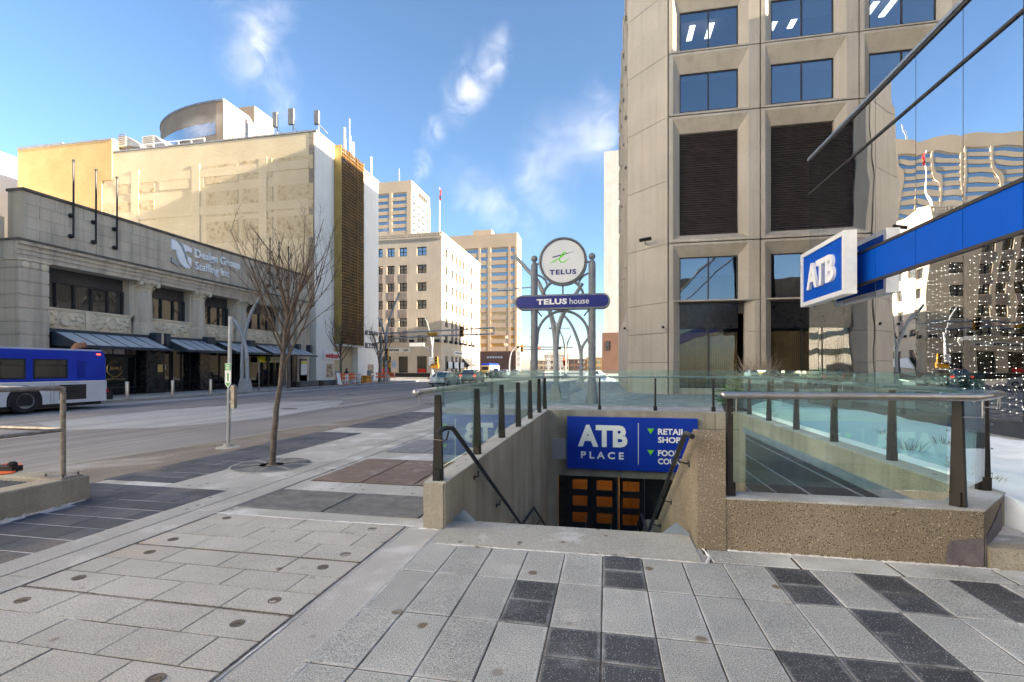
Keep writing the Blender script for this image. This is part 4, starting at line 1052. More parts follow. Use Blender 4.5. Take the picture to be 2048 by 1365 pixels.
m_front = M('white_front', (0.76, 0.73, 0.67), (0.80, 0.77, 0.71), 0.5, 0.85, 0.2, 30, streak=((0.6, 0.56, 0.5), 0.3))
# =================================================================== TALL PAINTED BRICK BLOCK WITH LATTICE SCREEN
tb = thing('brick_block', 'tall blank painted brick building with white street front and brown lattice screen', 'building', (-42, 52, 0))
TY0, TY1, TZ = 44.9, 58.85, 26.1
part_box('brick_wall', m_paintbrick, tb, -56.49, -30.3, TY0, TY1, -.3, TZ)
part_box('worn_edge', m_greybrick, tb, -30.3, -29.72, TY0 - .02, TY0 + .6, 8, TZ - .1)
part_box('street_front', m_front, tb, -30.3, -29.5, TY0 + .05, 48.3, -.3, TZ)
part_box('street_front', m_front, tb, -30.3, -29.5, 53.5, TY1, -.3, TZ + .05)
part_box('street_front', m_front, tb, -30.3, -30.0, 48.3, 53.5, 4.3, TZ)
for z in (3.2, ):
    for y in (46.2, 47.3, 55, 56.5): part_box('panel_joint', m_kerb, tb, -29.5, -29.497, y, y + .015, 0, 3.8)
part_box('roof_edge', m_roofmetal, tb, -55.0, -29.42, TY0 - .06, TY1 + .05, TZ + .05, TZ + .22)
# brick infill panels of old windows
def c8(x, y): return (200 + x * .2832, 170 + y * .2832)
for x0, y0, x1, y1 in ((755, 565, 975, 695), (1010, 530, 1215, 660), (1258, 505, 1505, 600), (755, 752, 975, 925), (1005, 728, 1222, 905), (1256, 703, 1508, 880), (755, 965, 975, 1120), (1005, 943, 1222, 1105), (1256, 925, 1508, 1085), (135, 655, 388, 765), (20, 825, 385, 965), (420, 625, 735, 735)):
    P0 = aty(*c8(x0, (y0 + y1) / 2 - (y1 - y0) / 2 + 6), TY0); P1 = aty(*c8(x1, (y0 + y1) / 2 + (y1 - y0) / 2 - 6), TY0)
    za = aty(*c8((x0 + x1) / 2, y0), TY0).z; zb = aty(*c8((x0 + x1) / 2, y1), TY0).z
    part_box('infill_panel', m_wornbrick if x0 != 420 else m_paintbrick, tb, P0.x, P1.x, TY0 - .05, TY0 + .1, zb, za)
for x in (-52.5, -44.5, -36.2): part_box('wall_band', m_paintbrick, tb, x, x + 1.0, TY0 - .08, TY0 + .1, 11, TZ - 2.2)
for z in (22.4, 18.3, 14.2): part_box('wall_band', m_paintbrick, tb, -54.9, -30.35, TY0 - .065, TY0 + .1, z, z + .9)
# lattice screen
SX, S0, S1 = -28.62, 48.35, 53.3
part_box('screen_side', m_goldpanel, tb, -30.0, SX, S0 - .06, S0, 4.25, TZ + .15)
part_box('screen_side', m_goldpanel, tb, -30.0, SX, S1, S1 + .06, 4.25, TZ + .15)
part_box('screen_soffit', m_pale, tb, -30.0, SX + .05, S0 - .06, S1 + .06, 4.1, 4.25)
part_box('screen_back', p_dark, tb, -29.9, -29.7, S0, S1, 4.25, TZ)
lat = MB(); y = S0 + .05
while y < S1: lat.box(SX - .10, SX, y, y + .07, 4.25, TZ + .1); y += .33
z = 4.3
while z < TZ + .1: lat.box(SX - .16, SX - .02, S0, S1, z, z + .09); z += .36
lat.build('lattice', m_lattice, tb, kind='stuff')
for y in (S0 + 1.65, S0 + 3.3): part_box('lattice_post', m_lattice, tb, SX - .2, SX + .04, y, y + .12, 4.25, TZ + .1)
# entrance below the screen
part_box('entry_wall', M('entry_stone', (.36, .33, .28), (.42, .39, .33), .8, .8), tb, -31.2, -30.6, 50.6, 53.5, -.05, 4.3)
part_box('entry_wall', m_granite, tb, -31.2, -31.0, 48.3, 50.6, 2.6, 4.3)
ed = MB(); ed.box(-31.1, -30.95, 48.35, 48.5, -.05, 2.6); ed.box(-31.1, -30.95, 50.4, 50.55, -.05, 2.6); ed.box(-31.1, -30.95, 48.5, 50.4, 2.2, 2.6); ed.box(-31.1, -30.95, 49.35, 49.5, -.05, 2.2)
edo = ed.build('entry_door', M('brass_frame', (.55, .44, .22), rough=.45, metal=.4), tb); part_box('pane', p_dark, edo, -31.05, -31.0, 48.5, 50.4, 0, 2.2)
part_box('wall_plaque', m_lead, tb, -30.6, -30.56, 51.6, 52.0, 1.2, 1.7)
def q4(x, y): return (640 + x * .0952, 660 + y * .0952)
def street_box(nm, mat, px0, py0, px1, py1, X=-29.5, t=.06, par=None):
    A = atx(*q4(px0, py0), X); B = atx(*q4(px1, py1), X)
    return part_box(nm, mat, par or tb, X + .002, X + t, A.y, B.y, min(A.z, B.z), max(A.z, B.z)), A, B
o, A, B = street_box('shop_board', m_white, 60, 450, 395, 630, t=.18)
text('lettering', 'underground', '+X', (-29.315, (A.y + B.y) / 2, A.z * .45 + B.z * .55), (B.y - A.y) * .86, .62, .02, m_red, o, bold=.03)
text('lettering', 'TAP & GRILL', '+X', (-29.315, (A.y + B.y) / 2, B.z + .22), (B.y - A.y) * .7, .2, .02, m_red, o, bold=.01)
text('lettering', 'The', '+X', (-29.315, (A.y + B.y) / 2 - .1, A.z - .26), .42, .2, .02, m_red, o)
for a in ((130, 710, 275, 1000), (1005, 725, 1120, 990)):
    o, A, B = street_box('poster_frame', M('poster_gilt', (.55, .44, .25), (.45, .35, .2), 3, .6), *a, t=.05)
    part_box('poster', M('food_poster', (.10, .06, .045), (.62, .50, .36), 2.1, .4), o, -29.452, -29.44, A.y + .1, B.y - .1, min(A.z, B.z) + .1, max(A.z, B.z) - .1)
street_box('wall_plaque', M('blue_plaque', (.20, .25, .33)), 318, 865, 395, 950)
for a in ((945, 10, 1205, 140), (945, 270, 1205, 400)):
    o, A, B = street_box('banner', M('grey_banner', (.10, .095, .09), (.14, .13, .125), 1.2, .7), *a, t=.08)
    for k in range(4):
        yy = A.y + (B.y - A.y) * (.18 + .2 * k); part_box('banner_mark', m_white, o, -29.418, -29.412, yy, yy + .22, B.z * .5 + A.z * .5 - .2 - .05 * (k % 2), B.z * .5 + A.z * .5 + .18)
# yellow brick annex
yb = thing('yellow_brick_annex', 'plain yellow brick block rising behind the stone parapet at far left', 'building', (-61, 50, 0))
part_box('wall', m_ybrick, yb, -68.7, -56.5, 44.75, 58, -.3, 27.55)
part_box('wall', m_ybrick, yb, -56.5, -55.06, 44.75, 58, 23.0, 27.55)
part_box('roof_edge', m_roofmetal, yb, -68.75, -62.0, 44.68, 58.1, 27.55, 27.85); part_box('roof_edge', m_roofmetal, yb, -62.0, -55.0, 44.68, 58.1, 27.55, 27.72)
# sunlit white block at the left edge
wbk = thing('white_block', 'sunlit white building at the left edge beyond the yellow brick annex', 'building', (-85, 40, 0))
part_box('wall', m_white, wbk, -100, -75, 2, 49, -.3, 28.6)
for y in (30, 36, 42): 
    for z in (22, 17, 12): wall_window(wbk, '+X', y, y + 2, z, z + 2, -75, p_off)
part_box('roof_edge', m_pale, wbk, -100.1, -74.9, 1.9, 49.1, 28.6, 28.9)
# rooftop plant and antennas
def rooftop_unit(px0, px1, v, h, Y, label):
    A = aty(px0, v, Y); B = aty(px1, v, Y); z0 = TZ + .2
    t = thing('rooftop_unit', label, 'air handler', ((A.x + B.x) / 2, Y + 1, z0))
    MB().box(A.x, B.x, Y, Y + 3, z0 + .8, z0 + h).build('casing', m_pale, t)
    for x in (A.x + .1, B.x - .25):
        for y in (Y + .1, Y + 2.7): MB().box(x, x + .15, y, y + .15, z0, z0 + .8).build('leg', m_roofmetal, t)
    MB().ext([(B.x, Y, z0 + .8), (B.x + 1.8, Y, z0 + .5), (B.x + 1.8, Y, z0 + .8), (B.x, Y, z0 + h)], (0, 3, 0)).build('hood', m_roofmetal, t)
    lv = MB()
    for k in range(6): lv.box(A.x + .2, B.x - .2, Y - .02, Y, z0 + 1 + k * .22, z0 + 1.1 + k * .22)
    lv.build('louvres', m_bsp, t, kind='stuff')
rooftop_unit(234, 254, 300, 1.9, 45.5, 'pale rooftop air handler next to the yellow brick annex')
rooftop_unit(284, 309, 292, 2.3, 46.6, 'larger rooftop air handler behind the roof railing')
rt = thing('roof_railing', 'white pipe railing on the roof of the painted brick building', 'railing', (-48, 46, TZ))
for z in (.55, 1.0): MB().tube([(-52.5, 46, TZ + .2 + z), (-44, 46, TZ + .2 + z)], .05, 6).build('rail', m_white, rt)
for k in range(6): MB().tube([(-52.5 + k * 1.7, 46, TZ + .15), (-52.5 + k * 1.7, 46, TZ + 1.2)], .05, 6).build('post', m_white, rt)
def antenna(px, vt, vb, w, kind, label, X=None, Y=TY0 + .5):
    P = aty(px, vt, Y) if X is None else atx(px, vt, X); z0 = TZ + .2
    if X is not None: Y = P.y
    t = thing('roof_antenna', label, 'antenna', (P.x, Y, z0), group='roof antennas')
    MB().tube([(P.x + .12, Y + .1, z0), (P.x + .12, Y + .1, (z0 + P.z) / 2 + .6)], .06, 6).build('mast', m_steel, t)
    if kind == 'panel':
        MB().bbox(P.x - w / 2, P.x + w / 2, Y - .15, Y + .1, (z0 + P.z) / 2 - .3, P.z, .04).build('panel', M('antenna_grey', (.16, .16, .165), (.2, .2, .2), 2, .6), t)
        MB().tube([(P.x + .1, Y + .1, z0 + .9), (P.x + 1.0, Y + .4, z0)], .05, 6).build('stay', m_steel, t)
    else:
        MB().tube([(P.x, Y, z0), (P.x, Y, P.z)], w / 2, 8).build('whip', M('antenna_pale', (.42, .42, .42)), t)
antenna(492, 235, 280, .22, 'whip', 'thin white antenna nearest the hotel sign'); antenna(518, 229, 278, .42, 'whip', 'thick white antenna second from the hotel sign')
antenna(551, 225, 275, .5, 'panel', 'beige panel antenna third from the hotel sign'); antenna(583, 218, 270, .62, 'panel', 'tallest grey panel antenna on the roof edge')
antenna(634, 222, 262, .52, 'panel', 'grey panel antenna at the roof corner')
antenna(689, 256, 300, .3, 'whip', 'white antenna above the lattice screen, leftmost', X=-30.2); antenna(699, 238, 300, .12, 'whip', 'tall thin whip antenna above the lattice screen', X=-30.2)
antenna(706, 285, 312, .3, 'whip', 'short white antenna above the lattice screen', X=-30.2); antenna(742, 315, 345, .3, 'whip', 'white antenna at the far roof end', X=-30.2)

# unseen pale block added to bounce sunlight onto the shaded street
sb = thing('bounce_block', 'added pale block left of the view, bouncing sun onto the street', 'building', (-40, -25, 0))
part_box('wall', m_pale, sb, -60, -29.6, -75, 11.5, -.3, 38)  # wall of the added bounce block
for k in range(8):
    part_box('bounce_block_window_band', p_off, sb, -29.6, -29.56, -74, 10.5, 4.2 + k * 4.2, 5.9 + k * 4.2)
# =================================================================== CURVED HOTEL TOWER
wt = thing('hotel_tower', 'tan hotel tower with a curved window band and white sign, in steam', 'building', (-90, 100, 0))
HYY = 100.0
xa = aty(350, 235, HYY + 17).x; xb = aty(447, 202, HYY).x; ztop = aty(447, 202, HYY).z; zl = aty(333, 235, HYY).z
arc = []
for k in range(25):
    u_ = k / 24; a = math.pi / 2 * (1 - u_)
    arc.append((xb - (xb - xa) * math.sin(a), HYY + 17 * (1 - math.cos(a)) ** 1.0))
yend = atx(497, 228, xb).y
foot = arc + [(xb, yend), (xb - 6, yend + 14), (xa, HYY + 26)]
MB().prism(foot, 0, ztop).build('shell', m_westin, wt)
MB().prism([(x - .1, y - .15) for x, y in arc] + [(xb + .15, HYY), (xb + .15, yend + .1), (xb - 6, yend + 14.1), (xa - .1, HYY + 26.1)], ztop + .002, ztop + .5).build('roof_edge', m_roofmetal, wt)
for zc_ in (ztop - 8.0, ztop - 15.5, ztop - 19, ztop - 22.5, ztop - 26):
    hh = 3.0 if zc_ > ztop - 10 else 1.6
    for k in range(23):
        (xq, yq), (xw, yw) = arc[k], arc[k + 1]
        if zc_ < ztop - 10 and k % 3 == 2: continue
        n_ = Vector((yw - yq, -(xw - xq), 0)).normalized() * .25
        MB().ext([(xq + n_.x, yq + n_.y, zc_), (xw + n_.x, yw + n_.y, zc_), (xw + n_.x, yw + n_.y, zc_ + hh), (xq + n_.x, yq + n_.y, zc_ + hh)], (-n_.x * .3, -n_.y * .3, 0)).build('pane', p_off, wt)
text('lettering', 'WESTIN', '+X', (xb + .05, (HYY + yend) / 2 + .5, ztop - 6.3), (yend - HYY) * .86, 4.2, .5, m_white, wt, bold=.02)
X5 = aty(509, 212, 118).x; X4 = aty(470, 212, 118).x
part_box('lift_tower', m_westin, wt, X4, X5, 118, 126, 0, aty(509, 212, 118).z)

# =================================================================== LIMESTONE BANK BLOCK BEYOND THE JUNCTION
bk = thing('bank_block', 'seven storey cream limestone corner block beyond the junction', 'building', (-36, 97, 0))
BY, BYE, BZ = 83.6, 110.7, 26.5
def cb1(x): return 740 + x * .1319
rowz = [(24.0 - 3.27 * k, 24.0 - 3.27 * k - 1.62) for k in range(6)]
colsY = [(-44.9, -43.3), (-42.55, -41.05), (-40.19, -38.69), (-37.79, -36.21), (-34.24, -32.39)]
holes = [(a, b, z1, z0) for a, b in colsY for z0, z1 in rowz]
holes += [(-37.95, -36.05, .78, 3.82), (-34.3, -32.35, .78, 3.82), (-41.9, -39.4, .78, 3.82)]
holed_wall('-Y', BY, (-58, FX), (-.3, 25.2), holes, .35).build('front_wall', m_cream, bk)
for a, b, z0, z1 in holes:
    wall_window(bk, '-Y', a, b, z0, z1, BY + .30, p_off if z0 > 5 else p_dark, mull=1 if z0 > 5 else 0, trans=1 if z0 > 5 else 0, fw=.14)
for a, b in colsY[:4]:
    for (z0, z1), (z2, z3) in zip(rowz[1:-1], rowz[2:]): part_box('brick_spandrel', m_bsp, bk, a, b, BY - .02, BY + .05, z2 + .05, z1 - .1)
yy = [(atx(cb1(a), 600, FX).y, atx(cb1(b), 600, FX).y) for a, b in ((1140, 1182), (1232, 1268), (1293, 1325), (1350, 1382), (1405, 1432), (1457, 1485), (1525, 1555), (1608, 1628))]
holesx = [(a, b, z1, z0) for a, b in yy for z0, z1 in rowz] + [(a + .1, b - .1, .7, 3.9) for a, b in yy if a > 84]
holed_wall('+X', FX, (BY, BYE), (-.3, 25.2), holesx, .35).build('street_wall', m_cream, bk)
for a, b, z0, z1 in holesx: wall_window(bk, '+X', a, b, z0, z1, FX - .30, p_off, mull=0, trans=1, fw=.14)
for a, b in yy[1:6]:
    for (z0, z1), (z2, z3) in zip(rowz[1:-1], rowz[2:]): part_box('brick_spandrel', m_bsp, bk, FX - .05, FX + .02, a, b, z2 + .05, z1 - .1)
part_box('core', m_cream, bk, -58, FX - .4, BY + .4, BYE, -.3, 25.2)
for o_, z0, z1 in ((.06, 25.2, 25.5), (.16, 25.5, 25.8), (.10, 25.8, 26.3), (.20, 26.3, 26.5)): part_box('cornice', m_cream, bk, -58, FX + o_, BY - o_, BYE + o_, z0, z1)
dn = MB()
for k in range(60): dn.box(FX - .4 - k * .45, FX - .2 - k * .45, BY - .19, BY - .10, 25.85, 26.25)
dn.build('dentils', m_cream, bk, kind='stuff')
for z0, z1, o_ in ((5.7, 6.1, .06), (6.1, 6.35, .16)):
    part_box('belt_course', m_cream, bk, -58, FX + o_, BY - o_, BY, z0, z1); part_box('belt_course', m_cream, bk, FX, FX + o_, BY, BYE, z0, z1)
part_box('plinth', m_granite, bk, -58, FX + .08, BY - .10, BY, -.2, .70); part_box('plinth', m_granite, bk, FX, FX + .1, BY, BYE, -.2, .62)
part_box('sign_band', M('sign_band', (.62, .58, .52)), bk, -43.5, -35.4, BY - .06, BY - .004, 4.55, 5.4)
text('lettering', 'EDMONTON', '-Y', (-39.6, BY - .062, 4.95), 3.6, .42, .03, m_black, bk, bold=.04)
text('lettering', 'USA', '-Y', (-36.4, BY - .062, 4.95), .9, .42, .03, m_black, bk, bold=.02)
part_box('sign_band', m_white, bk, FX + .004, FX + .06, 91, 103, 4.3, 5.0)
for k in range(16): part_box('sign_mark', m_lead, bk, FX + .06, FX + .07, 91.5 + k * .68, 91.9 + k * .68 + .1 * (k % 3), 4.45, 4.85)
for k in range(7):
    y = BY + 1.2 + k * 3.2; part_box('flood_light', m_black, bk, FX + .05, FX + .5, y, y + .8, 6.36, 6.85)
for x in (-30.6, -35.6, -41.5): part_box('flood_light', m_black, bk, x, x + .8, BY - .5, BY - .05, 6.36, 6.85)
for y, w in ((86.5, 2.2), (90.2, 2.4), (94.2, 2.2), (106, 2.0)):
    part_box('hanging_sign', m_white, bk, FX + .3, FX + .42, y, y + w, 1.6, 2.8); part_box('hanging_sign_frame', m_black, bk, FX + .02, FX + .3, y, y + .1, 1.5, 2.9)
MB().ext([(FX + .05, 96.5, 3.7), (FX + 1.8, 96.5, 1.9), (FX + .05, 96.5, 1.9)], (0, 4.5, 0)).build('awning', m_lead, bk)
part_box('window_notice', m_red, bk, -34.1, -32.6, BY + .2, BY + .22, .8, 1.5); part_box('window_notice', m_red, bk, -41.7, -40, BY + .2, BY + .22, .8, 1.5)
fpz = thing('roof_flagpole', 'tall white flagpole with a limp red and white flag on the limestone block', 'flagpole', (-30.5, 84.5, 26.5))
Pf = aty(879, 375, 84.5)
MB().tube([(Pf.x, 84.5, 26.4), (Pf.x, 84.5, Pf.z)], [.13, .06], 8).build('pole', m_white, fpz)
fl = grid(6, 10, lambda u, v: (Pf.x + .05 + u * .28 + .08 * math.sin(v * 7), 84.5 + .12 * math.sin(u * 9 + v * 3), Pf.z - .4 - v * 2.0)); fl.build('flag', m_red, fpz)

# =================================================================== FAR TOWERS
def banded_tower(name, label, X0, X1, Y0, Y1, Z, first, pitch, n, hh, spans, wallmat, panes, sidewin=True, sidecols=6):
    t = thing(name, label, 'tower', ((X0 + X1) / 2, (Y0 + Y1) / 2, 0))
    part_box('shell', wallmat, t, X0, X1, Y0, Y1, -.3, Z)
    part_box('parapet', wallmat, t, X0 - .3, X1 + .3, Y0 - .3, Y1 + .3, first + .8, Z + .4)
    for k in range(n):
        z1 = first - k * pitch
        part_box('spandrel', wallmat, t, X0, X1 + .25, Y0 - .45, Y0, z1 - pitch, z1 - hh)
        for (a, b) in spans: part_box('pane', panes(k), t, a, b, Y0 - .05, Y0 - .01, z1 - hh, z1)
        if sidewin:
            part_box('spandrel', wallmat, t, X1, X1 + .45, Y0, Y1, z1 - pitch, z1 - hh)
            for c in range(sidecols):
                ya = Y0 + (Y1 - Y0) * (c + .12) / sidecols; yb_ = Y0 + (Y1 - Y0) * (c + .88) / sidecols
                part_box('pane', p_off, t, X1 + .01, X1 + .05, ya, yb_, z1 - hh, z1)
    for i in range(len(spans) - 1): part_box('pier', wallmat, t, spans[i][1], spans[i + 1][0], Y0 - .50, Y0, first - n * pitch, first + .8)
    part_box('pier', wallmat, t, spans[-1][1], X1 + .3, Y0 - .50, Y0, first - n * pitch, first + .8)
    if sidewin:
        for c in range(sidecols + 1):
            y = Y0 + (Y1 - Y0) * c / sidecols; part_box('pier', wallmat, t, X1, X1 + .5, y - .25, y + .25, first - n * pitch, first + .8)
    return t
WY = 200.0
def wx(u): return aty(u, 600, WY).x
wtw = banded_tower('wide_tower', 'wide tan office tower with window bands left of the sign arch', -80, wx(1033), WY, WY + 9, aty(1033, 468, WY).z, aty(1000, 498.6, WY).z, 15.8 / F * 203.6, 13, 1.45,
                   [(wx(895), wx(925)), (wx(929), wx(957)), (wx(961), wx(976)), (wx(982), wx(1016.5)), (wx(1021), wx(1030))], m_tan, lambda k: p_off if k < 8 else p_goldrefl, sidecols=3)
part_box('plant_room', m_tan, wtw, wx(945), wx(982), WY + 1, WY + 6, aty(1033, 468, WY).z, aty(960, 464, WY).z + 1)
part_box('podium', m_redbrick, wtw, -80, wx(1042), WY - 14, WY - .6, -.3, aty(1000, 706, WY).z)
for k in range(6): part_box('sign_mark', m_white, wtw, wx(990) + k * 1.1, wx(990) + k * 1.1 + .8, WY - 14.3, WY - 14.0, aty(1000, 717, WY - 14).z, aty(1000, 713, WY - 14).z)
GY = 220.0
def gx(u): return aty(u, 400, GY).x
gt = banded_tower('gold_tower', 'office tower with its right face in golden sun above the limestone block', gx(640), gx(822), GY, atx(858, 400, gx(822)).y, aty(822, 363, GY).z, aty(800, 389, GY).z, 13.6 / F * 233, 14, 1.5,
                  [(gx(648), gx(680)), (gx(684), gx(716)), (gx(720), gx(750)), (gx(754), gx(779)), (gx(785), gx(814))], m_tan, lambda k: p_off, sidecols=4)
for k in range(5): part_box('sign_mark', m_lead, gt, gx(822) + .4, gx(822) + .7, GY + 9 + k * 2.4, GY + 10.8 + k * 2.4, aty(822, 363, GY).z - 4.5, aty(822, 363, GY).z - 2.2)
tm = thing('roof_mast', 'thin lattice mast on the roof of the golden tower', 'mast', (gx(784), GY + 8, aty(822, 363, GY).z))
for s_ in (-.5, .5): MB().tube([(gx(784) + s_, GY + 8, aty(822, 363, GY).z), (gx(784) + s_ * .3, GY + 8, aty(784, 325, GY).z)], .12, 5).build('leg', m_steel, tm)
for k in range(8): MB().tube([(gx(784) - .45, GY + 8, aty(822, 363, GY).z + k), (gx(784) + .45, GY + 8, aty(822, 363, GY).z + k + .8)], .06, 4).build('brace', m_steel, tm)
# slab building right of the arch
rs = thing('slab_building', 'pale slab building with brick base beyond the right tower', 'building', (10, 165, 0))
part_box('slab', m_pale, rs, -.60, 30, 152, 185, 12.6, 69)
part_box('base', m_redbrick, rs, -1.2, 30, 151.5, 185.5, -.3, 12.6)
for z in (5.4, 8.2, 1.8):
    for y in (156, 163, 170): wall_window(rs, '-X', y, y + 2, z, z + 2, -1.2, p_off)
wall_window(rs, '-Y', .1, .6, 7.0, 10, 151.5, p_dark, mull=0); wall_window(rs, '-Y', .9, 1.4, 7.0, 10, 151.5, p_dark, mull=0)
mb_ = thing('shade_block', 'unseen low block behind the right tower, added to shade the limestone block', 'building', (16, 86, 0))  # added out of sight to cast shade on the limestone block
part_box('wall', m_tan, mb_, 3.4, 40, 80.5, 93, -.3, 19); part_box('roof_edge', m_roofmetal, mb_, 3.3, 40.1, 80.4, 93.1, 19, 19.3)  # wall and roof edge of the added shade block
# buildings at the far end of the street
EY = 330.0
for i, (u0, u1, v, mt, lb) in enumerate(((1060, 1088, 722, m_tan, 'low tan building at the far street end, left of the arch lamps'), (1089, 1138, 711, m_cream, 'pale gabled building closing the far street end'), (1140, 1172, 719, m_redbrick, 'brown brick building at the far street end'), (1173, 1212, 716, m_ybrick, 'yellow building at the far street end beside the right column'))):
    A = aty(u0, v, EY); B = aty(u1, v, EY)
    t = thing('far_building', lb, 'building', ((A.x + B.x) / 2, EY, 0), group='far end buildings')
    part_box('wall', mt, t, A.x, B.x, EY, EY + 20, -.3, A.z)
    part_box('roof_edge', m_pale, t, A.x - .3, B.x + .3, EY - .3, EY + 20.3, A.z, A.z + .6)
    if i == 1: MB().ext([(A.x, EY - .2, A.z + .6), (B.x, EY - .2, A.z + .6), ((A.x + B.x) / 2, EY - .2, A.z + 3.5)], (0, 20, 0)).build('gable', m_pale, t)
    nwin = max(3, int((B.x - A.x) / 3))
    for k in range(nwin):
        x = A.x + (B.x - A.x) * (k + .25) / nwin
        for z in (1.0, 4.8): 
            if z + 2 < A.z: part_box('window', p_off, t, x, x + (B.x - A.x) / nwin * .5, EY - .1, EY - .05, z, z + 2)
# =================================================================== RIGHT OFFICE TOWER (precast panels)
ot = thing('office_tower', 'tall beige office tower with deep set windows and brown louvres on the right', 'tower', (12, 38, 0))
TYF = 25.6; BW = 4.355; BX0 = 3.12; SH = 3.2
ZJ = [7.98, 14.44, 17.63, 20.83, 24.03]
def bay_panel(z0, z1, wx0, wx1, wz0, wz1, deep, name='precast_panel'):
    """bevelled frame: outer rectangle at the face, inner opening set back"""
    o = [(.03, z0 + .03), (BW - .03, z0 + .03), (BW - .03, z1 - .03), (.03, z1 - .03)]
    e = [(wx0 - .38, max(z0 + .10, wz0 - .30)), (wx1 + .38, max(z0 + .10, wz0 - .30)), (wx1 + .38, z1 - .14), (wx0 - .38, z1 - .14)]
    i_ = [(wx0, wz0), (wx1, wz0), (wx1, wz1), (wx0, wz1)]
    mb = MB()
    V = [(x, 0, z) for x, z in o] + [(x, 0, z) for x, z in e] + [(x, deep, z) for x, z in i_] + [(x, deep + .25, z) for x, z in i_] + [(x, .5, z) for x, z in o]
    f = []
    for k in range(4):
        j = (k + 1) % 4
        f += [(k, j, 4 + j, 4 + k), (4 + k, 4 + j, 8 + j, 8 + k), (8 + k, 8 + j, 12 + j, 12 + k), (16 + k, 16 + j, j, k)]
    mb.add(V, f)
    return mb.mesh(name, m_tower)
WX0, WX1 = .61, 3.44
me_std = bay_panel(0, SH, WX0, WX1, .35, 2.34, .42)
me_tall = bay_panel(0, 6.46, WX0, WX1, .46, 5.72, .42)
me_low = bay_panel(0, 3.02, WX0, WX1, .05, 2.36, .42)
lou = MB()
for k in range(44):
    z = .50 + k * .119
    lou.add([(WX0 + .05, .56, z + .10), (WX1 - .05, .56, z + .10), (WX1 - .05, .48, z), (WX0 + .05, .48, z), (WX0 + .05, .62, z), (WX1 - .05, .62, z)], ((0, 1, 2, 3), (0, 3, 4), (1, 5, 2), (0, 4, 5, 1)))
me_lou = lou.mesh('louvre_bank', m_louvre)
def tower_window(X, z0, z1, lights, blind):
    f = MB(); y0, y1 = TYF + .46, TYF + .54; a, b = X + WX0, X + WX1; c = (a + b) / 2
    f.box(a, b, y0, y1, z0, z0 + .06); f.box(a, b, y0, y1, z1 - .06, z1); f.box(a, a + .06, y0, y1, z0 + .06, z1 - .06); f.box(b - .06, b, y0, y1, z0 + .06, z1 - .06); f.box(c - .03, c + .03, y0 - .01, y1, z0 + .06, z1 - .06)
    w = f.build('window', m_frame, ot)
    for p0, p1 in ((a + .06, c - .03), (c + .03, b - .06)): part_box('pane', g_tower, w, p0, p1, TYF + .49, TYF + .50, z0 + .06, z1 - .06)
    if blind: part_box('blind', m_blind, w, a + .08, b - .08, TYF + .66, TYF + .68, z1 - blind, z1 - .02)
    for k in range(lights):
        lx = a + .5 + k * .95 + random.uniform(-.1, .2); part_box('ceiling_light', m_ceillight, w, lx, lx + .28, TYF + 1.4, TYF + 2.6, z1 - .10, z1 - .06)
NB = 6
for bi in range(NB):
    X = BX0 + bi * BW
    inst('precast_panel', me_low, ot, (X, TYF, 4.96)); 
    inst('precast_panel', me_tall, ot, (X, TYF, ZJ[0]))
    inst('louvre_bank', me_lou, ot, (X, TYF, ZJ[0]))
    for si, z in enumerate(ZJ[1:]):
        inst('precast_panel', me_std, ot, (X, TYF, z))
        if bi < 5: tower_window(X, z + .35, z + 2.34, (2 if si >= 1 else 0), (.35 if (bi + si) % 2 else .9) if not (bi == 0 and si == 0) else .25)
    if bi < 3:
        tower_window(X, 5.02, 7.32, 0, .95 if bi == 0 else 0)
        # black spandrel and ground floor glazing with slat curtain
        part_box('black_spandrel', m_granite, ot, X + WX0, X + WX1, TYF + .44, TYF + .55, 3.62, 4.98)
        w = MB(); w.box(X + WX0, X + WX1, TYF + .46, TYF + .54, .58, .66); w.box(X + 2.0, X + 2.06, TYF + .45, TYF + .54, .66, 3.62)
        wo_ = w.build('window', m_frame, ot)
        part_box('pane', g_street, wo_, X + WX0, X + WX1, TYF + .49, TYF + .50, .62, 3.62)
        cu = MB(); x = X + WX0 + .04
        while x < X + WX1 - .05: cu.box(x, x + .062, TYF + .66 + .02 * math.sin(x * 9), TYF + .68 + .02 * math.sin(x * 9), .6, 3.45); x += .088
        cu.build('slat_curtain', m_curtain, wo_, kind='stuff')
        part_box('window_wall', m_tower, ot, X + WX0, X + WX1, TYF + .40, TYF + .6, -.1, .58)
    # piers at ground level, splayed like the panels
    for s_, xa_ in ((1, X + .03), (-1, X + BW - .03)):
        pz = [(xa_, TYF), (xa_ + s_ * .22, TYF), (xa_ + s_ * .58, TYF + .42), (xa_ + s_ * .58, TYF + .65), (xa_, TYF + .65)]
        for z0, z1 in ((-.1, 1.9), (1.915, 3.42), (3.435, 4.98)): MB().prism(pz, z0, z1).build('pier_block', m_tower, ot)
# floor slabs, rooms and back walls behind the glass
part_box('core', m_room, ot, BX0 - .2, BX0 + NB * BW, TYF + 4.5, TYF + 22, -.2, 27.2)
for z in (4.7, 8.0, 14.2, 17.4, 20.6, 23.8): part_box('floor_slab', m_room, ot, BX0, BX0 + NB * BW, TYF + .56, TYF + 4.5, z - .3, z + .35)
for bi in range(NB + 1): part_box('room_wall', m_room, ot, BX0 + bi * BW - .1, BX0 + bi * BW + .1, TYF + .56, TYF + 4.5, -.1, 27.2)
part_box('roof_parapet', m_tower, ot, BX0, BX0 + NB * BW, TYF + .1, TYF + 22, 27.25, 28.0)
part_box('joint_shadow', m_joints, ot, BX0 - .05, BX0 + NB * BW, TYF + .35, TYF + .39, 4.9, 5.0)
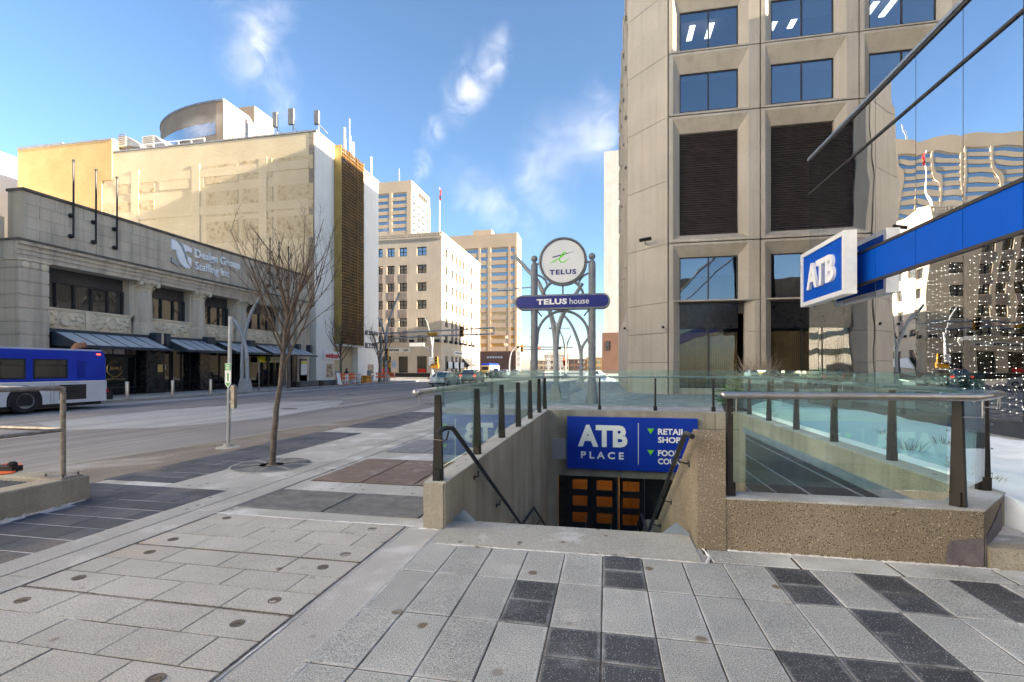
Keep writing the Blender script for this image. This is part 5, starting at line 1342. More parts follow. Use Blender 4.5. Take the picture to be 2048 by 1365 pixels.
# chamfered corner and street side
CXa, CYa = 1.18, 27.55
jz = [-.1, 1.9, 3.42, 4.98, 7.98, 11.2, 14.44, 17.63, 20.83, 24.03, 27.23]
nv = Vector((CYa - TYF, -(CXa - BX0), 0)).normalized() * .0
for z0, z1 in zip(jz[:-1], jz[1:]):
    MB().prism([(BX0 - .03, TYF + .01), (BX0 - .03, TYF + 1.0), (CXa + .9, CYa + .1), (CXa + .02, CYa - .02)], z0 + .012, z1 - .012).build('corner_panel', m_tower, ot)
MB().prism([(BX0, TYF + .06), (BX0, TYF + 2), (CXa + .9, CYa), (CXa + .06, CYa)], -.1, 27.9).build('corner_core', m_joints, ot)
sx0 = CXa
part_box('street_side', m_tower, ot, CXa + .6, BX0, CYa, 47.6, -.2, 28)
for k in range(5):
    for z0 in (8.3, 14.8, 18.0, 21.2, 24.4): part_box('side_pane', p_off, ot, CXa + .585, CXa + .6, CYa + 1.0 + k * 3.76, CYa + 3.6 + k * 3.76, z0, z0 + (5.4 if z0 < 9 else 2.1))
part_box('street_plinth', m_tower, ot, CXa, CXa + .3, CYa, 47.6, -.2, 4.95)
for k in range(6):
    y = CYa + .05 + k * 3.76
    for z0, z1 in zip([7.98, 14.44, 17.63, 20.83, 24.03], [14.44, 17.63, 20.83, 24.03, 27.23]):
        MB().add([(CXa, y, z0 + .02), (CXa, y + .55, z0 + .02), (CXa + .6, y + .9, z0 + .3), (CXa + .6, y, z0 + .02), (CXa, y, z1 - .6), (CXa, y + .55, z1 - .6), (CXa + .6, y + .9, z1 - .1), (CXa + .6, y, z1 - .02)],
                 ((0, 1, 5, 4), (1, 2, 6, 5), (0, 4, 7, 3), (4, 5, 6, 7), (0, 3, 2, 1))).build('side_fin', m_tower, ot)
    part_box('side_fin', m_tower, ot, CXa, CXa + .6, y, y + .55, 4.95, 7.96)
ot.location = (14.4, 45.6, -.32); ot.scale = (1.2, 1.2, 1.2)      # storeys come out at 3.85 m, bays at 5.2 m
# small fixtures on the corner
Pc = aty(1290, 481, 31.0)
sc = thing('security_camera', 'black bullet camera on the tower corner, left of the louvres', 'camera', Pc)
MB().tube([(Pc.x - .36, 30.8, Pc.z - .05), (Pc.x + .36, 30.9, Pc.z + .07)], .11, 10).build('housing', m_black, sc)
MB().tube([(Pc.x, 30.9, Pc.z), (Pc.x + .1, 32.0, Pc.z + .02)], .05, 6).build('arm', m_steel, sc)
for px, py, lb, yb0 in ((1253, 657, 'small dome camera arm on the corner edge', 32.9), (1330, 655, 'small dome camera arm beside the lower window', 30.65)):
    P_ = aty(px, py, yb0)
    t = thing('dome_camera', lb, 'camera', P_)
    MB().tube([(P_.x + .3, yb0 + .35, P_.z - .05), (P_.x + .05, yb0, P_.z - .18), (P_.x - .1, yb0 - .05, P_.z + .02)], .025, 6).build('arm', m_steel, t)
    MB().ball((P_.x - .12, yb0 - .05, P_.z), .085, 10, 8).build('dome', m_black, t)

# =================================================================== BLUE BANK WITH CURTAIN WALL (right)
ab = thing('bank_building', 'glass fronted bank building with a bright blue band at the right edge', 'building', (12, 14, 0))
AXP = 9.3
ym = [24.65, 23.62, 21.32, 19.03, 16.78, 14.80, 12.92, 10.7, 8.5, 6.3, 4.1, 1.9, -.3, -2.5]
zb0, zb1, zmid, ztp = 4.70, 5.90, 9.72, 11.22
for a, b in zip(ym[1:], ym[:-1]):
    part_box('lower_pane', g_atbl if a < 16.7 else g_atb, ab, AXP, AXP + .03, a + .012, b - .012, .35, zb0 - .04)
    if b < 24: part_box('blue_panel', m_atbblue, ab, AXP - .01, AXP + .05, a + .012, b - .012, zb0 + .05, zb1 - .03)
    else: part_box('lower_pane', g_atb, ab, AXP, AXP + .03, a + .012, b - .012, zb0 - .02, zb1)
    part_box('upper_pane', g_atb, ab, AXP, AXP + .03, a + .012, b - .012, zb1 + .05, zmid - .04)
    part_box('upper_pane', g_atb, ab, AXP, AXP + .03, a + .012, b - .012, zmid + .05, ztp)
for y in ym: part_box('mullion', m_frame, ab, AXP + .02, AXP + .14, y - .02, y + .02, .3, ztp)
for z, h_ in ((zb0, .09), (zb1 - .02, .09), (zmid, .07), (ztp, .10)): part_box('transom', m_frame, ab, AXP - .05, AXP + .12, ym[-1], ym[0], z - .04, z + h_ - .04)
part_box('base_kerb', m_slate, ab, AXP - .05, AXP + .2, ym[-1], ym[0], -.1, .33)
part_box('coping', m_slate2, ab, AXP - .08, AXP + .4, ym[-1], ym[0] + .02, ztp + .06, ztp + .16)
# glass return towards the tower
for z0, z1 in ((.35, zb1), (zb1 + .05, zmid - .04), (zmid + .05, ztp)): part_box('return_pane', g_atb, ab, AXP + .05, AXP + 1.6, ym[0] - .03, ym[0], z0, z1)
# interior
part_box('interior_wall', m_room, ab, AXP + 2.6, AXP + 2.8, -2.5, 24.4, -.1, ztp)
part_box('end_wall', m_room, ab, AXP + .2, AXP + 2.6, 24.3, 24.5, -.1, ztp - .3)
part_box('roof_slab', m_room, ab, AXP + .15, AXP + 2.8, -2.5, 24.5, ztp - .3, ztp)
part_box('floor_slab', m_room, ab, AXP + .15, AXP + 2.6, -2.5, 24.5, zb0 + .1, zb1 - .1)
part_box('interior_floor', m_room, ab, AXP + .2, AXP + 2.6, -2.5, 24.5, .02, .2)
# strings of fairy lights behind the lower panes
m_fairy = M('fairy_light', (1, .95, .85), emit=((1.0, .93, .78), 6.0))
fy = MB(); y = 9.0
while y < 16.6:
    z = .6
    while z < 4.6:
        s_ = .011; yy_, zz_ = y + random.uniform(-.03, .03), z + random.uniform(-.06, .06)
        if random.random() < .85: fy.add([(AXP + .22 - s_, yy_, zz_), (AXP + .22, yy_ - s_ * 1.6, zz_), (AXP + .22 + s_, yy_, zz_), (AXP + .22, yy_ + s_ * 1.6, zz_), (AXP + .22, yy_, zz_ + s_), (AXP + .22, yy_, zz_ - s_)], ((0, 1, 4), (1, 2, 4), (2, 3, 4), (3, 0, 4), (1, 0, 5), (2, 1, 5), (3, 2, 5), (0, 3, 5)))
        z += .145
    y += .185
fy.build('fairy_lights', m_fairy, ab, kind='stuff')
# bank tower and side block, unseen to the right, sized to block the sun
part_box('shade_tower_mass', m_tower, ab, 24, 56, -3, 30.4, -.2, 26.5)
part_box('shade_side_block', m_tower, ab, AXP + .05, 30, -60, -2.6, -.2, 13)
# illuminated box sign projecting from the bank front
ls = thing('box_sign', 'white framed blue box sign with raised white letters on the bank front', 'sign', (8.6, 20, 4))
SXF = 8.42
A = atx(1601, 507, SXF); B = atx(1688, 465, SXF)
ya, ybb = B.y, A.y
z0 = (atx(1601, 613, SXF).z + atx(1680, 593, SXF).z) / 2; z1 = (A.z + B.z) / 2
fw = .17
bxm = MB(); bxm.box(SXF, SXF + .42, ya, ya + fw, z0, z1); bxm.box(SXF, SXF + .42, ybb - fw, ybb, z0, z1); bxm.box(SXF, SXF + .42, ya + fw, ybb - fw, z0, z0 + fw); bxm.box(SXF, SXF + .42, ya + fw, ybb - fw, z1 - fw, z1)
bxm.build('frame', m_white, ls)
part_box('blue_face', m_atbblue, ls, SXF + .06, SXF + .40, ya + fw, ybb - fw, z0 + fw, z1 - fw)
text('lettering', 'ATB', '-X', (SXF + .058, (ya + ybb) / 2 - .02, (z0 + z1) / 2), (ybb - ya) * .62, (z1 - z0) * .46, .11, m_letter, ls, bold=.035)
for z in (z0 + .35, z1 - .35): MB().box(SXF + .42, AXP + .02, (ya + ybb) / 2 - .05, (ya + ybb) / 2 + .05, z - .05, z + .05).build('bracket', m_steel, ls)
# planter with evergreen and bare shrub
pl = thing('planter', 'black planter with evergreen boughs and a bare shrub behind the railing', 'planter', (3.9, 15.2, 0))
PC = (4.1, 15.3)
MB().lathe([(.62, 0), (.92, .72), (.88, .74), (.80, .66)], (PC[0], PC[1], 0), 4).xf(Matrix.Translation(Vector((PC[0], PC[1], 0))) @ Matrix.Rotation(R(45), 4, 'Z') @ Matrix.Translation(Vector((-PC[0], -PC[1], 0)))).build('tub', m_blackm, pl)
ev = MB()
for k in range(900):
    a = random.uniform(0, 6.28); e_ = random.uniform(-.35, 1.2); rr0 = random.uniform(.25, .95)
    d_ = Vector((math.cos(a) * math.cos(e_), math.sin(a) * math.cos(e_), math.sin(e_)))
    p0 = Vector((PC[0], PC[1], .68)) + d_ * rr0 * random.uniform(.6, 1.0); p0.z = max(.45, .68 + (p0.z - .68) * .75)
    l = random.uniform(.10, .22); sd_ = d_.cross(Vector((random.uniform(-1, 1), random.uniform(-1, 1), .4))).normalized() * .022
    tp = p0 + (d_ + Vector((random.uniform(-.5, .5), random.uniform(-.5, .5), random.uniform(-.6, .2)))).normalized() * l
    ev.add([p0 - sd_, p0 + sd_, tp + sd_ * .4, tp - sd_ * .4], ((0, 1, 2, 3),))
ev.build('evergreen', M('fir_green', (.025, .075, .02), (.07, .14, .035), 6, .7), pl, kind='stuff')
sh_ = MB()
for k in range(120):
    a = random.uniform(0, 6.28); sp = random.uniform(.1, .85)
    b0 = Vector((PC[0] + .35, PC[1] + .2, .7)); tp = b0 + Vector((math.cos(a) * sp, math.sin(a) * sp, random.uniform(.6, 1.35)))
    md = (b0 + tp) / 2 + Vector((random.uniform(-.1, .1), random.uniform(-.1, .1), .12))
    sh_.tube([b0, md, tp], [.008, .006, .003], 3, False)
    for q_ in range(2): sh_.tube([md, md + Vector((random.uniform(-.3, .3), random.uniform(-.3, .3), random.uniform(.2, .5)))], [.005, .002], 3, False)
sh_.build('bare_shrub', M('twig_pale', (.26, .20, .15), (.33, .27, .21), 9, .9), pl, kind='stuff')
# =================================================================== SIGN ARCH (round sign over a long blue bar)
ar = thing('sign_arch', 'grey two column sign arch with round white sign and blue name bar', 'sign', (-1.93, 22, 0))
AY = 22.0
def ap(x, y): return aty(980 + x * .293, 440 + y * .293, AY)      # crop pixels of the arch -> its plane
def apath(pts): return [tuple(ap(*p)) for p in pts]
for xc in (-3.26, -.62):
    c = MB().lathe([(.30, 0), (.29, .12), (.22, .55), (.19, .95), (.20, .96), (.20, 1.04), (.165, 1.06), (.16, 6.35), (.10, 6.48), (.05, 6.52)], (xc, AY, 0), 20).build('column', m_signgrey, ar, smooth=True)
    MB().ball((xc, AY, 6.66), .155, 16, 12).build('ball', m_signgrey, c, smooth=True)
    for z in (1.55, 3.0, 2.45): MB().lathe([(.162, z), (.18, z + .01), (.18, z + .06), (.162, z + .07)], (xc, AY, 0), 20).build('collar', m_signgrey, c)
DC = (-1.93, AY, 6.47)
MB().lathe([(1.02, -.17), (1.10, -.14), (1.10, .14), (1.02, .17), (.985, .17), (.985, -.17)], DC, 56, 'Y', caps=False).build('sign_ring', m_signgrey, ar, smooth=True)
MB().lathe([(.985, -.13), (.985, .13)], DC, 56, 'Y').build('round_face', M('sign_face', (.60, .62, .62), (.66, .67, .66), .8, .3), ar)
text('lettering', 'TELUS', '-Y', (-1.93, AY - .132, 5.98), 1.22, .23, .012, m_navy, ar, bold=.035, space=1.15)
def stroke(nm, pts, ws, mat, off):
    P = [ap(*p) for p in pts]; mb = MB(); V = []
    for i, q_ in enumerate(P):
        t = (P[min(i + 1, len(P) - 1)] - P[max(i - 1, 0)]).normalized(); n_ = Vector((-t.z, 0, t.x)) * ws[i] * .5
        V += [(q_.x + n_.x, AY - .131 - off, q_.z + n_.z), (q_.x - n_.x, AY - .131 - off, q_.z - n_.z)]
    mb.add(V, [(2 * i, 2 * i + 1, 2 * i + 3, 2 * i + 2) for i in range(len(P) - 1)]); mb.build(nm, mat, ar)
stroke('logo_stroke', [(428, 262), (470, 250), (520, 237), (580, 219)], [.05, .055, .04, .006], m_purple, .002)
stroke('logo_stroke', [(413, 300), (440, 288), (475, 268), (505, 245), (522, 226)], [.02, .06, .05, .045, .02], m_green, .004)
stroke('logo_stroke', [(522, 226), (508, 226), (488, 248), (474, 275), (484, 295), (510, 292), (545, 262)], [.02, .05, .055, .055, .055, .045, .006], m_green, .006)
# bar
bz0, bz1, bx0, bx1 = 4.28, 4.96, -4.14, .18
def stadium(g, n=12):
    r_ = (bz1 - bz0) / 2 - g; zc_ = (bz0 + bz1) / 2; a0, a1 = bx0 + g + r_, bx1 - g - r_
    return [(a1 + r_ * math.sin(math.pi * k / n), zc_ - r_ * math.cos(math.pi * k / n)) for k in range(n + 1)] + [(a0 - r_ * math.sin(math.pi * k / n), zc_ + r_ * math.cos(math.pi * k / n)) for k in range(n + 1)]
MB().ext([(x, AY - .22, z) for x, z in stadium(0)], (0, .44, 0)).build('bar_case', m_signgrey, ar, smooth=True)
MB().ext([(x, AY - .235, z) for x, z in stadium(.075)], (0, .47, 0)).build('bar_face', m_navy, ar)
text('lettering', 'TELUS', '-Y', (-2.42, AY - .236, 4.63), 1.38, .26, .01, m_white, ar, bold=.045, space=1.1)
text('lettering', 'house', '-Y', (-1.18, AY - .236, 4.635), .86, .27, .01, m_white, ar)
def arcpts(cx, cz, r_, a0, a1, n=18): return [(cx + r_ * math.cos(R(a0 + (a1 - a0) * k / n)), AY, cz + r_ * math.sin(R(a0 + (a1 - a0) * k / n))) for k in range(n + 1)]
MB().tube([(-3.13, AY, 2.7)] + arcpts(-1.94, 3.05, 1.17, 180, 0) + [(-.75, AY, 2.7)], .065, 10).build('lower_arch', m_signgrey, ar, smooth=True)
MB().tube(arcpts(-1.94, 4.75, .95, 165, 15), .065, 10).build('upper_arch', m_signgrey, ar, smooth=True)
MB().tube([(-1.94, AY, 4.9), (-1.94, AY, 5.42)], .04, 8).build('strut', m_signgrey, ar)
for s_ in (-1, 1):
    cx = -1.94 + s_ * 1.32
    MB().tube(arcpts(cx, 5.3, .62, 90, 90 + s_ * 80, 10), .045, 8).build('side_arc', m_signgrey, ar, smooth=True)
    MB().tube([(cx - s_ * .02, AY, 6.42), (cx - s_ * .27, AY, 6.42)], .05, 8).build('strut', m_signgrey, ar)
    MB().tube([(cx - s_ * .10, AY, 4.3), (cx - s_ * .36, AY, 3.98)], .035, 8).build('strut', m_signgrey, ar)

# =================================================================== CURVED LAMP POSTS
def curve(pts, n=6):
    P = [Vector(p) for p in pts]; out = []
    for i in range(len(P) - 1):
        p0, p1, p2, p3 = P[max(i - 1, 0)], P[i], P[i + 1], P[min(i + 2, len(P) - 1)]
        for k in range(n):
            t = k / n
            out.append(.5 * ((2 * p1) + (-p0 + p2) * t + (2 * p0 - 5 * p1 + 4 * p2 - p3) * t * t + (-p0 + 3 * p1 - 3 * p2 + p3) * t ** 3))
    out.append(P[-1]); return out
def lamp_post(label, base, Y, arms, r0, r1, head=None, blk=None, zb=-.05):
    t = thing('lamp_post', label, 'lamp post', (base[0], Y, zb), group='curved street lamp posts')
    bw = blk or (.42, .9)
    MB().lathe([(bw[0] * 1.25, zb), (bw[0] * .8, zb + bw[1]), (bw[0] * .7, zb + bw[1])], (base[0], Y, 0), 4).xf(Matrix.Translation(Vector((base[0], Y, 0))) @ Matrix.Rotation(R(45), 4, 'Z') @ Matrix.Translation(Vector((-base[0], -Y, 0)))).build('base_block', m_cap if blk else m_lamp, t)
    for a in arms:
        P = curve([aty(u, v, Y) for u, v in a]); P[0].z = zb + .5 if a[0][1] > 700 else P[0].z
        MB().tube(P, [r0 + (r1 - r0) * (i / (len(P) - 1)) ** 2 for i in range(len(P))], 8).build('arm', m_lamp, t, smooth=True)
    if head:
        A, B = aty(*head[0], Y), aty(*head[1], Y)
        h_ = MB().tube([A, B], .03, 6).build('head_arm', m_lamp, t)
        MB().obox(B, (.85, .22, .12)).build('lamp_head', m_lamp, h_)
Y1 = atx(490, 700, -25.6).y
lamp_post('curved double arm lamp post beside the black shop canopies', (-25.6, Y1), Y1, [[(484, 762), (485, 702), (489, 670), (499, 634), (513, 606), (532, 580)], [(495, 762), (493, 709), (489, 686), (482, 664), (467, 638)]], .13, .09)
Y2 = atx(773, 700, -25.7).y
lamp_post('curved double arm lamp post at the junction with orange barricades', (-25.7, Y2), Y2, [[(773, 764), (772, 700), (775, 655), (785, 620), (799, 587)], [(771, 764), (772, 690), (767, 662), (757, 636)]], .15, .10, head=((780, 643), (805, 641)))
lamp_post('nearest curved lamp post rising behind the sign arch', (aty(1111, 790, 24).x, 24), 24.0, [[(1112, 771), (1112, 720), (1110, 675), (1105, 642), (1098, 619), (1077, 566), (1053, 538), (1028, 510)], [(1112, 700), (1114, 672), (1118, 652), (1126, 629), (1144, 600), (1165, 567)]], .13, .085, head=((1062, 575), (1012, 579)), blk=(.33, .75), zb=0)
lamp_post('second curved lamp post seen through the sign arch', (aty(1162, 770, 39).x, 39), 39.0, [[(1162, 765), (1162, 710), (1153, 674), (1140, 646), (1122, 626)], [(1162, 720), (1163, 700), (1168, 688), (1177, 676)]], .13, .09, head=((1140, 657), (1108, 657)), blk=(.33, .75), zb=0)
Y5 = 95.0
lamp_post('distant lamp post left of centre under the arch', (aty(1131, 745, Y5).x, Y5), Y5, [[(1131, 746), (1130, 706), (1125, 675), (1110, 642)], [(1131, 720), (1134, 690), (1142, 671)]], .16, .10)
lamp_post('distant pale lamp post beyond the junction by the wide tower', (aty(1019, 745, 120).x, 120), 120.0, [[(1019, 750), (1019, 725), (1023, 705), (1033, 692)]], .16, .1, zb=-.05)
Y7 = 84.0
lamp_post('far lamp post in front of the limestone block', (aty(865, 748, 82).x, 82), 82.0, [[(863, 752), (863, 690), (857, 655), (850, 636)]], .08, .055)

# =================================================================== TRAFFIC SIGNALS
m_sigy = M('signal_yellow', (.55, .27, .02), (.45, .2, .02), 3, .5)
m_redl = M('red_lamp', (.7, .03, .02), emit=((1, .06, .02), 1.5))
def signal_head(par, P, n=3, rot=False, lit=False, s_=1.0, col=None):
    w, h_ = .36 * s_, .36 * n * s_
    MB().box(P.x - w / 2, P.x + w / 2, P.y - .12, P.y + .12, P.z - h_ / 2, P.z + h_ / 2).build('signal_box', col or m_sigy, par)
    for k in range(n):
        zc_ = P.z + h_ / 2 - (k + .5) * .36 * s_
        MB().lathe([(.13 * s_, -.16), (.13 * s_, -.125)], (P.x, P.y, zc_), 12, 'Y').build('lens', m_redl if (lit and k == 0) else m_black, par)
        MB().lathe([(.15 * s_, -.30), (.155 * s_, -.12)], (P.x, P.y, zc_), 12, 'Y', caps=False).build('visor', m_black, par)
ts = thing('signal_mast', 'long double pipe signal mast arm across the junction', 'traffic signal', (-25.7, Y2 + .3, 0))
ya_ = Y2 + .35
P0, P1 = aty(738, 669, ya_), aty(988, 656, ya_); Q0, Q1 = aty(742, 690, ya_), aty(988, 668, ya_)
MB().tube([P0, P1], .09, 8).build('top_pipe', m_steel, ts); MB().tube([Q0, aty(790, 677, ya_), aty(850, 673, ya_), Q1], .09, 8).build('bottom_pipe', m_steel, ts)
MB().tube([P1, Q1], .07, 8).build('end_pipe', m_steel, ts)
MB().tube([(P0.x + 1.6, ya_, -.05), (P0.x + 1.6, ya_, P0.z + .2)], .14, 10).build('pole', m_steel, ts)
signal_head(ts, aty(925, 664, ya_) + Vector((0, -.25, 0)), 3, s_=1.15)
A = aty(866, 669, ya_); MB().box(A.x - .6, A.x + .6, ya_ - .3, ya_ - .2, A.z - .18, A.z + .2).build('name_board', m_sigy, ts)
A = aty(776, 710, ya_); signal_head(ts, A + Vector((0, -.3, 0)), 4, s_=1.0); A = aty(776, 730, ya_); MB().box(A.x - .6, A.x + .3, ya_ - .2, ya_ + .1, A.z - .35, A.z + .3).build('walk_box', m_sigy, ts)
A = aty(790, 729, ya_); MB().box(A.x - .3, A.x + .25, ya_ - .2, ya_ - .16, A.z - .4, A.z + .4).build('sign_plate', m_white, ts)
t2 = thing('corner_signal', 'corner traffic signal pole with curved arm before the limestone block', 'traffic signal', (-27, 79, 0))
yb2 = 81.0
MB().tube([aty(865, 749, yb2), aty(864, 700, yb2), aty(866, 675, yb2)], .14, 8).build('pole', m_steel, t2)
MB().tube(curve([aty(862, 702, yb2), aty(850, 694, yb2), aty(818, 687, yb2)]), .12, 8).build('arm', m_steel, t2, smooth=True)
A = aty(832, 690, yb2); MB().box(A.x - 1.2, A.x + 1.6, yb2 - .15, yb2 + .1, A.z - .3, A.z + .35).build('sign_plate', m_white, t2)
signal_head(t2, aty(873, 722, yb2), 3, s_=1.4); A = aty(871, 733, yb2); MB().box(A.x - .8, A.x + .6, yb2 - .2, yb2 + .1, A.z - .35, A.z + .45).build('walk_box', m_sigy, t2)
A = aty(864, 724, yb2); MB().box(A.x - .5, A.x + .3, yb2 - .2, yb2 - .15, A.z - .6, A.z + .8).build('sign_plate', m_white, t2)
t3 = thing('far_signals', 'far red traffic lights on a mast arm seen under the sign arch', 'traffic signal', (-8, 79, 0))
y3 = 78.5
MB().tube([aty(1034, 694, y3), aty(1146, 695, y3)], .1, 8).build('arm', m_steel, t3); MB().tube([aty(1034, 699, y3), aty(1110, 700, y3)], .08, 8).build('arm', m_steel, t3)
MB().tube([aty(1131, 748, y3), aty(1131, 690, y3)], .13, 8).build('pole', m_steel, t3)
for (u, v, lit, n) in ((1044, 697, True, 3), (1036, 695, False, 1), (1120, 697, False, 1), (1079, 696, True, 1)): signal_head(t3, aty(u, v, y3), n, lit=lit, s_=1.1, col=m_black if n == 1 else m_sigy)
signal_head(t3, aty(1129, 724, y3), 3, lit=True, s_=1.2, col=m_red); 
for (u, v0, v1) in ((1037, 702, 735), (1097, 709, 737), (1121, 712, 735)):
    A, B = aty(u - 3.5, v0, y3 - 3), aty(u + 3.5, v1, y3 - 3)
    sp = thing('street_sign', {1037: 'white parking sign plates on a post near the wide tower', 1097: 'grey sign plates on a post between the arch columns', 1121: 'white sign plate beside the red traffic light'}[u], 'street sign', (A.x, y3 - 3, 0))
    MB().tube([((A.x + B.x) / 2, y3 - 2.95, 0), ((A.x + B.x) / 2, y3 - 2.95, A.z)], .05, 6).build('post', m_steel, sp)
    MB().box(A.x, B.x, y3 - 3.03, y3 - 3, B.z, A.z).build('plate', m_white, sp)
    for k in range(3):
        zz_ = B.z + (A.z - B.z) * (k + .5) / 3; MB().lathe([(.22, -.012), (.17, -.012)], ((A.x + B.x) / 2, y3 - 3.03, zz_), 14, 'Y', caps=False).build('ring_mark', m_lead, sp)

# =================================================================== KERBSIDE SIGN POST (near)
kp = thing('parking_sign_post', 'thin steel post with green and white parking sign at the near kerb', 'sign post', (-7.6, 8.54, 0))
bx_, by_ = -7.6, 8.54
MB().lathe([(.24, -.06), (.22, -.015), (.10, .0), (.09, .05)], (bx_, by_, 0), 16).build('base', m_cap, kp)
MB().tube([(bx_, by_, -.02), (bx_ + .05, by_, 2.66)], .036, 8).build('post', m_steel, kp)
zt = 1.70
MB().ext([(bx_ + .00 - .035, by_ - .045, 1.28), (bx_ + .035, by_ - .045, 1.20), (bx_ + .105, by_ - .045, 1.28), (bx_ + .105, by_ - .045, zt), (bx_ - .035, by_ - .045, zt)], (0, -.004, 0)).build('sign_plate', m_white, kp)
MB().box(bx_ - .03, bx_ + .10, by_ - .053, by_ - .049, zt - .14, zt - .01).build('sign_header', M('sign_green', (.10, .36, .10)), kp)
MB().ext([(bx_ - .02, by_ - .049, 1.30), (bx_ + .035, by_ - .049, 1.225), (bx_ + .09, by_ - .049, 1.30)], (0, -.004, 0)).build('sign_arrow', M('sign_green', (.10, .36, .10)), kp)
for k in range(3): MB().box(bx_ - .01, bx_ + .08, by_ - .054, by_ - .053, zt - .05 - k * .035, zt - .035 - k * .035).build('sign_line', m_white, kp)
MB().box(bx_ + .02, bx_ + .05, by_ - .053, by_ - .049, 1.34, 1.50).build('sign_line', M('sign_green', (.10, .36, .10)), kp)
MB().bbox(bx_ + .09, bx_ + .17, by_ - .04, by_ + .04, .78, 1.27, .03).build('locking_stub', m_rustpipe, kp)
for z in (.90, 1.15): MB().box(bx_ + .0, bx_ + .10, by_ - .025, by_ + .025, z, z + .03).build('clamp', m_steel, kp)

# =================================================================== BARE TREES
m_bark = M('bark', (.10, .078, .062), (.17, .14, .115), 12, .95, .6, 40)
m_twig = M('twig', (.085, .06, .045), (.13, .095, .07), 6, .95)
def bare_tree(name_label, base, trunk, spread, top, r0, depth, seed, group, nmain=9, sway=.16):
    rnd_ = random.Random(seed)
    t = thing('bare_tree', name_label, 'tree', base, group=group)
    tp = curve([Vector(p) for p in trunk], 5); n = len(tp)
    tr = MB(); tr.tube([p + Vector((rnd_.uniform(-1, 1), rnd_.uniform(-1, 1), 0)) * r0 * .12 for p in tp], [r0 * (1.12 if i == 0 else 1 - .55 * i / (n - 1)) for i in range(n)], 10)
    tr.build('trunk', m_bark, t, smooth=True)
    br = MB()
    def grow(p, d, ln, r_, lev):
        segs = 4; pts = [p.copy()]; q_ = p.copy(); dd = d.normalized()
        for k in range(segs):
            dd = (dd + Vector((rnd_.uniform(-1, 1), rnd_.uniform(-1, 1), rnd_.uniform(-.2, 1))) * sway).normalized()
            q_ = q_ + dd * ln / segs; pts.append(q_.copy())
        br.tube(pts, [r_ * (1 - .6 * k / segs) for k in range(segs + 1)], 5 if lev < 2 else 3, False)
        if lev < depth:
            for k in range(rnd_.choice((3, 4)) if lev < 2 else 3):
                f_ = rnd_.uniform(.25, 1.0); i = min(segs - 1, int(f_ * segs)); b0 = pts[i].lerp(pts[i + 1], f_ * segs - i)
                side = Vector((rnd_.uniform(-1, 1), rnd_.uniform(-1, 1), rnd_.uniform(-.2, .8))).normalized()
                grow(b0, dd * .85 + side * .62, ln * rnd_.uniform(.34, .58), max(.0022, r_ * .46), lev + 1)
    for k in range(nmain):
        i = int(n * (.55 + .45 * k / nmain)) - 1; i = max(1, min(n - 1, i)); a = k * 2.4 + rnd_.uniform(-.4, .4)
        up = .9 + .9 * k / nmain
        d = Vector((math.cos(a) * spread, math.sin(a) * spread, up))
        hgt = top - tp[i].z
        grow(tp[i], d, hgt * rnd_.uniform(.75, 1.02), r0 * .36, 0)
    br.build('branches', m_twig, t)
    return t
near = [(-5.41, 7.01, 0), (-5.34, 7.03, .9), (-5.25, 7.05, 1.6), (-5.21, 7.06, 2.1), (-5.17, 7.07, 2.6)]
bare_tree('leaning young bare tree in the near pavement grate', near[0], near, .62, 3.75, .052, 3, 11, 'bare street trees', 11, .10)
def far_tree(label, px, X, v_top, spread, seed, r0=.13, nm=9):
    q_ = atx(px, 775, X); f_ = -sT * X + cT * q_.y; top = H + (HY - v_top) * f_ / F
    b = Vector((X, q_.y, -.05)); tr = [b, b + Vector((.05, 0, top * .28)), b + Vector((-.05, .1, top * .45)), b + Vector((.05, 0, top * .6))]
    bare_tree(label, b, tr, spread, top, r0, 3, seed, 'bare street trees', nm)
far_tree('tall bare tree on the far pavement behind the near tree', 577, -26.0, 500, .75, 5, .15, 12)
far_tree('bare tree on the far pavement before the red lettered board', 681, -26.2, 640, .8, 21, .14)
far_tree('bare tree on the far pavement left of the junction barricades', 758, -26.2, 660, .8, 33, .14)

# =================================================================== FAR PAVEMENT FURNITURE
for px, lb in ((254, 'steel bollard nearest the bus on the far kerb'), (345, 'second steel bollard on the far kerb'), (421, 'third steel bollard on the far kerb, left of the lamp')):
    P = atx(px, 800, -25.35)
    t = thing('bollard', lb, 'bollard', (-25.35, P.y, -.05), group='steel bollards along the far kerb')
    MB().lathe([(.085, -.05), (.085, .86), (.075, .88), (.03, .885)], (-25.35, P.y, 0), 14).build('shaft', m_stain, t, smooth=True)
    MB().lathe([(.16, -.05), (.16, -.035), (.085, -.03)], (-25.35, P.y, 0), 14).build('flange', m_rustpipe, t)
q_ = atx(518, 760, -25.3); t = thing('stop_post', 'thin grey post near the yellow shop sign', 'post', (-25.3, q_.y, -.05))
MB().tube([(-25.3, q_.y, -.05), (-25.3, q_.y, atx(518, 722, -25.3).z)], .05, 8).build('pole', m_rustpipe, t); MB().lathe([(.14, -.05), (.14, -.03)], (-25.3, q_.y, 0), 12).build('flange', m_rustpipe, t)
for (u0, u1, lb) in ((593, 638, 'black and grey bench block left of its pair on the far pavement'), (641, 674, 'black and grey bench block right of its pair on the far pavement')):
    A, B = atx(u0, 775, -26.1), atx(u1, 775, -26.1)
    t = thing('bench_block', lb, 'bench', (-26.1, (A.y + B.y) / 2, -.05), group='bench blocks on the far pavement')
    MB().bbox(-26.6, -26.1, A.y, B.y, .0, .46, .03).build('seat', M('bench_grey', (.075, .08, .085), (.11, .11, .115), 2, .5), t)
    MB().box(-26.62, -26.08, A.y - .06, A.y + .5, -.05, .47).build('end_cap', m_black, t); MB().box(-26.55, -26.15, A.y + .3, B.y - .2, -.05, .0).build('foot', m_black, t)
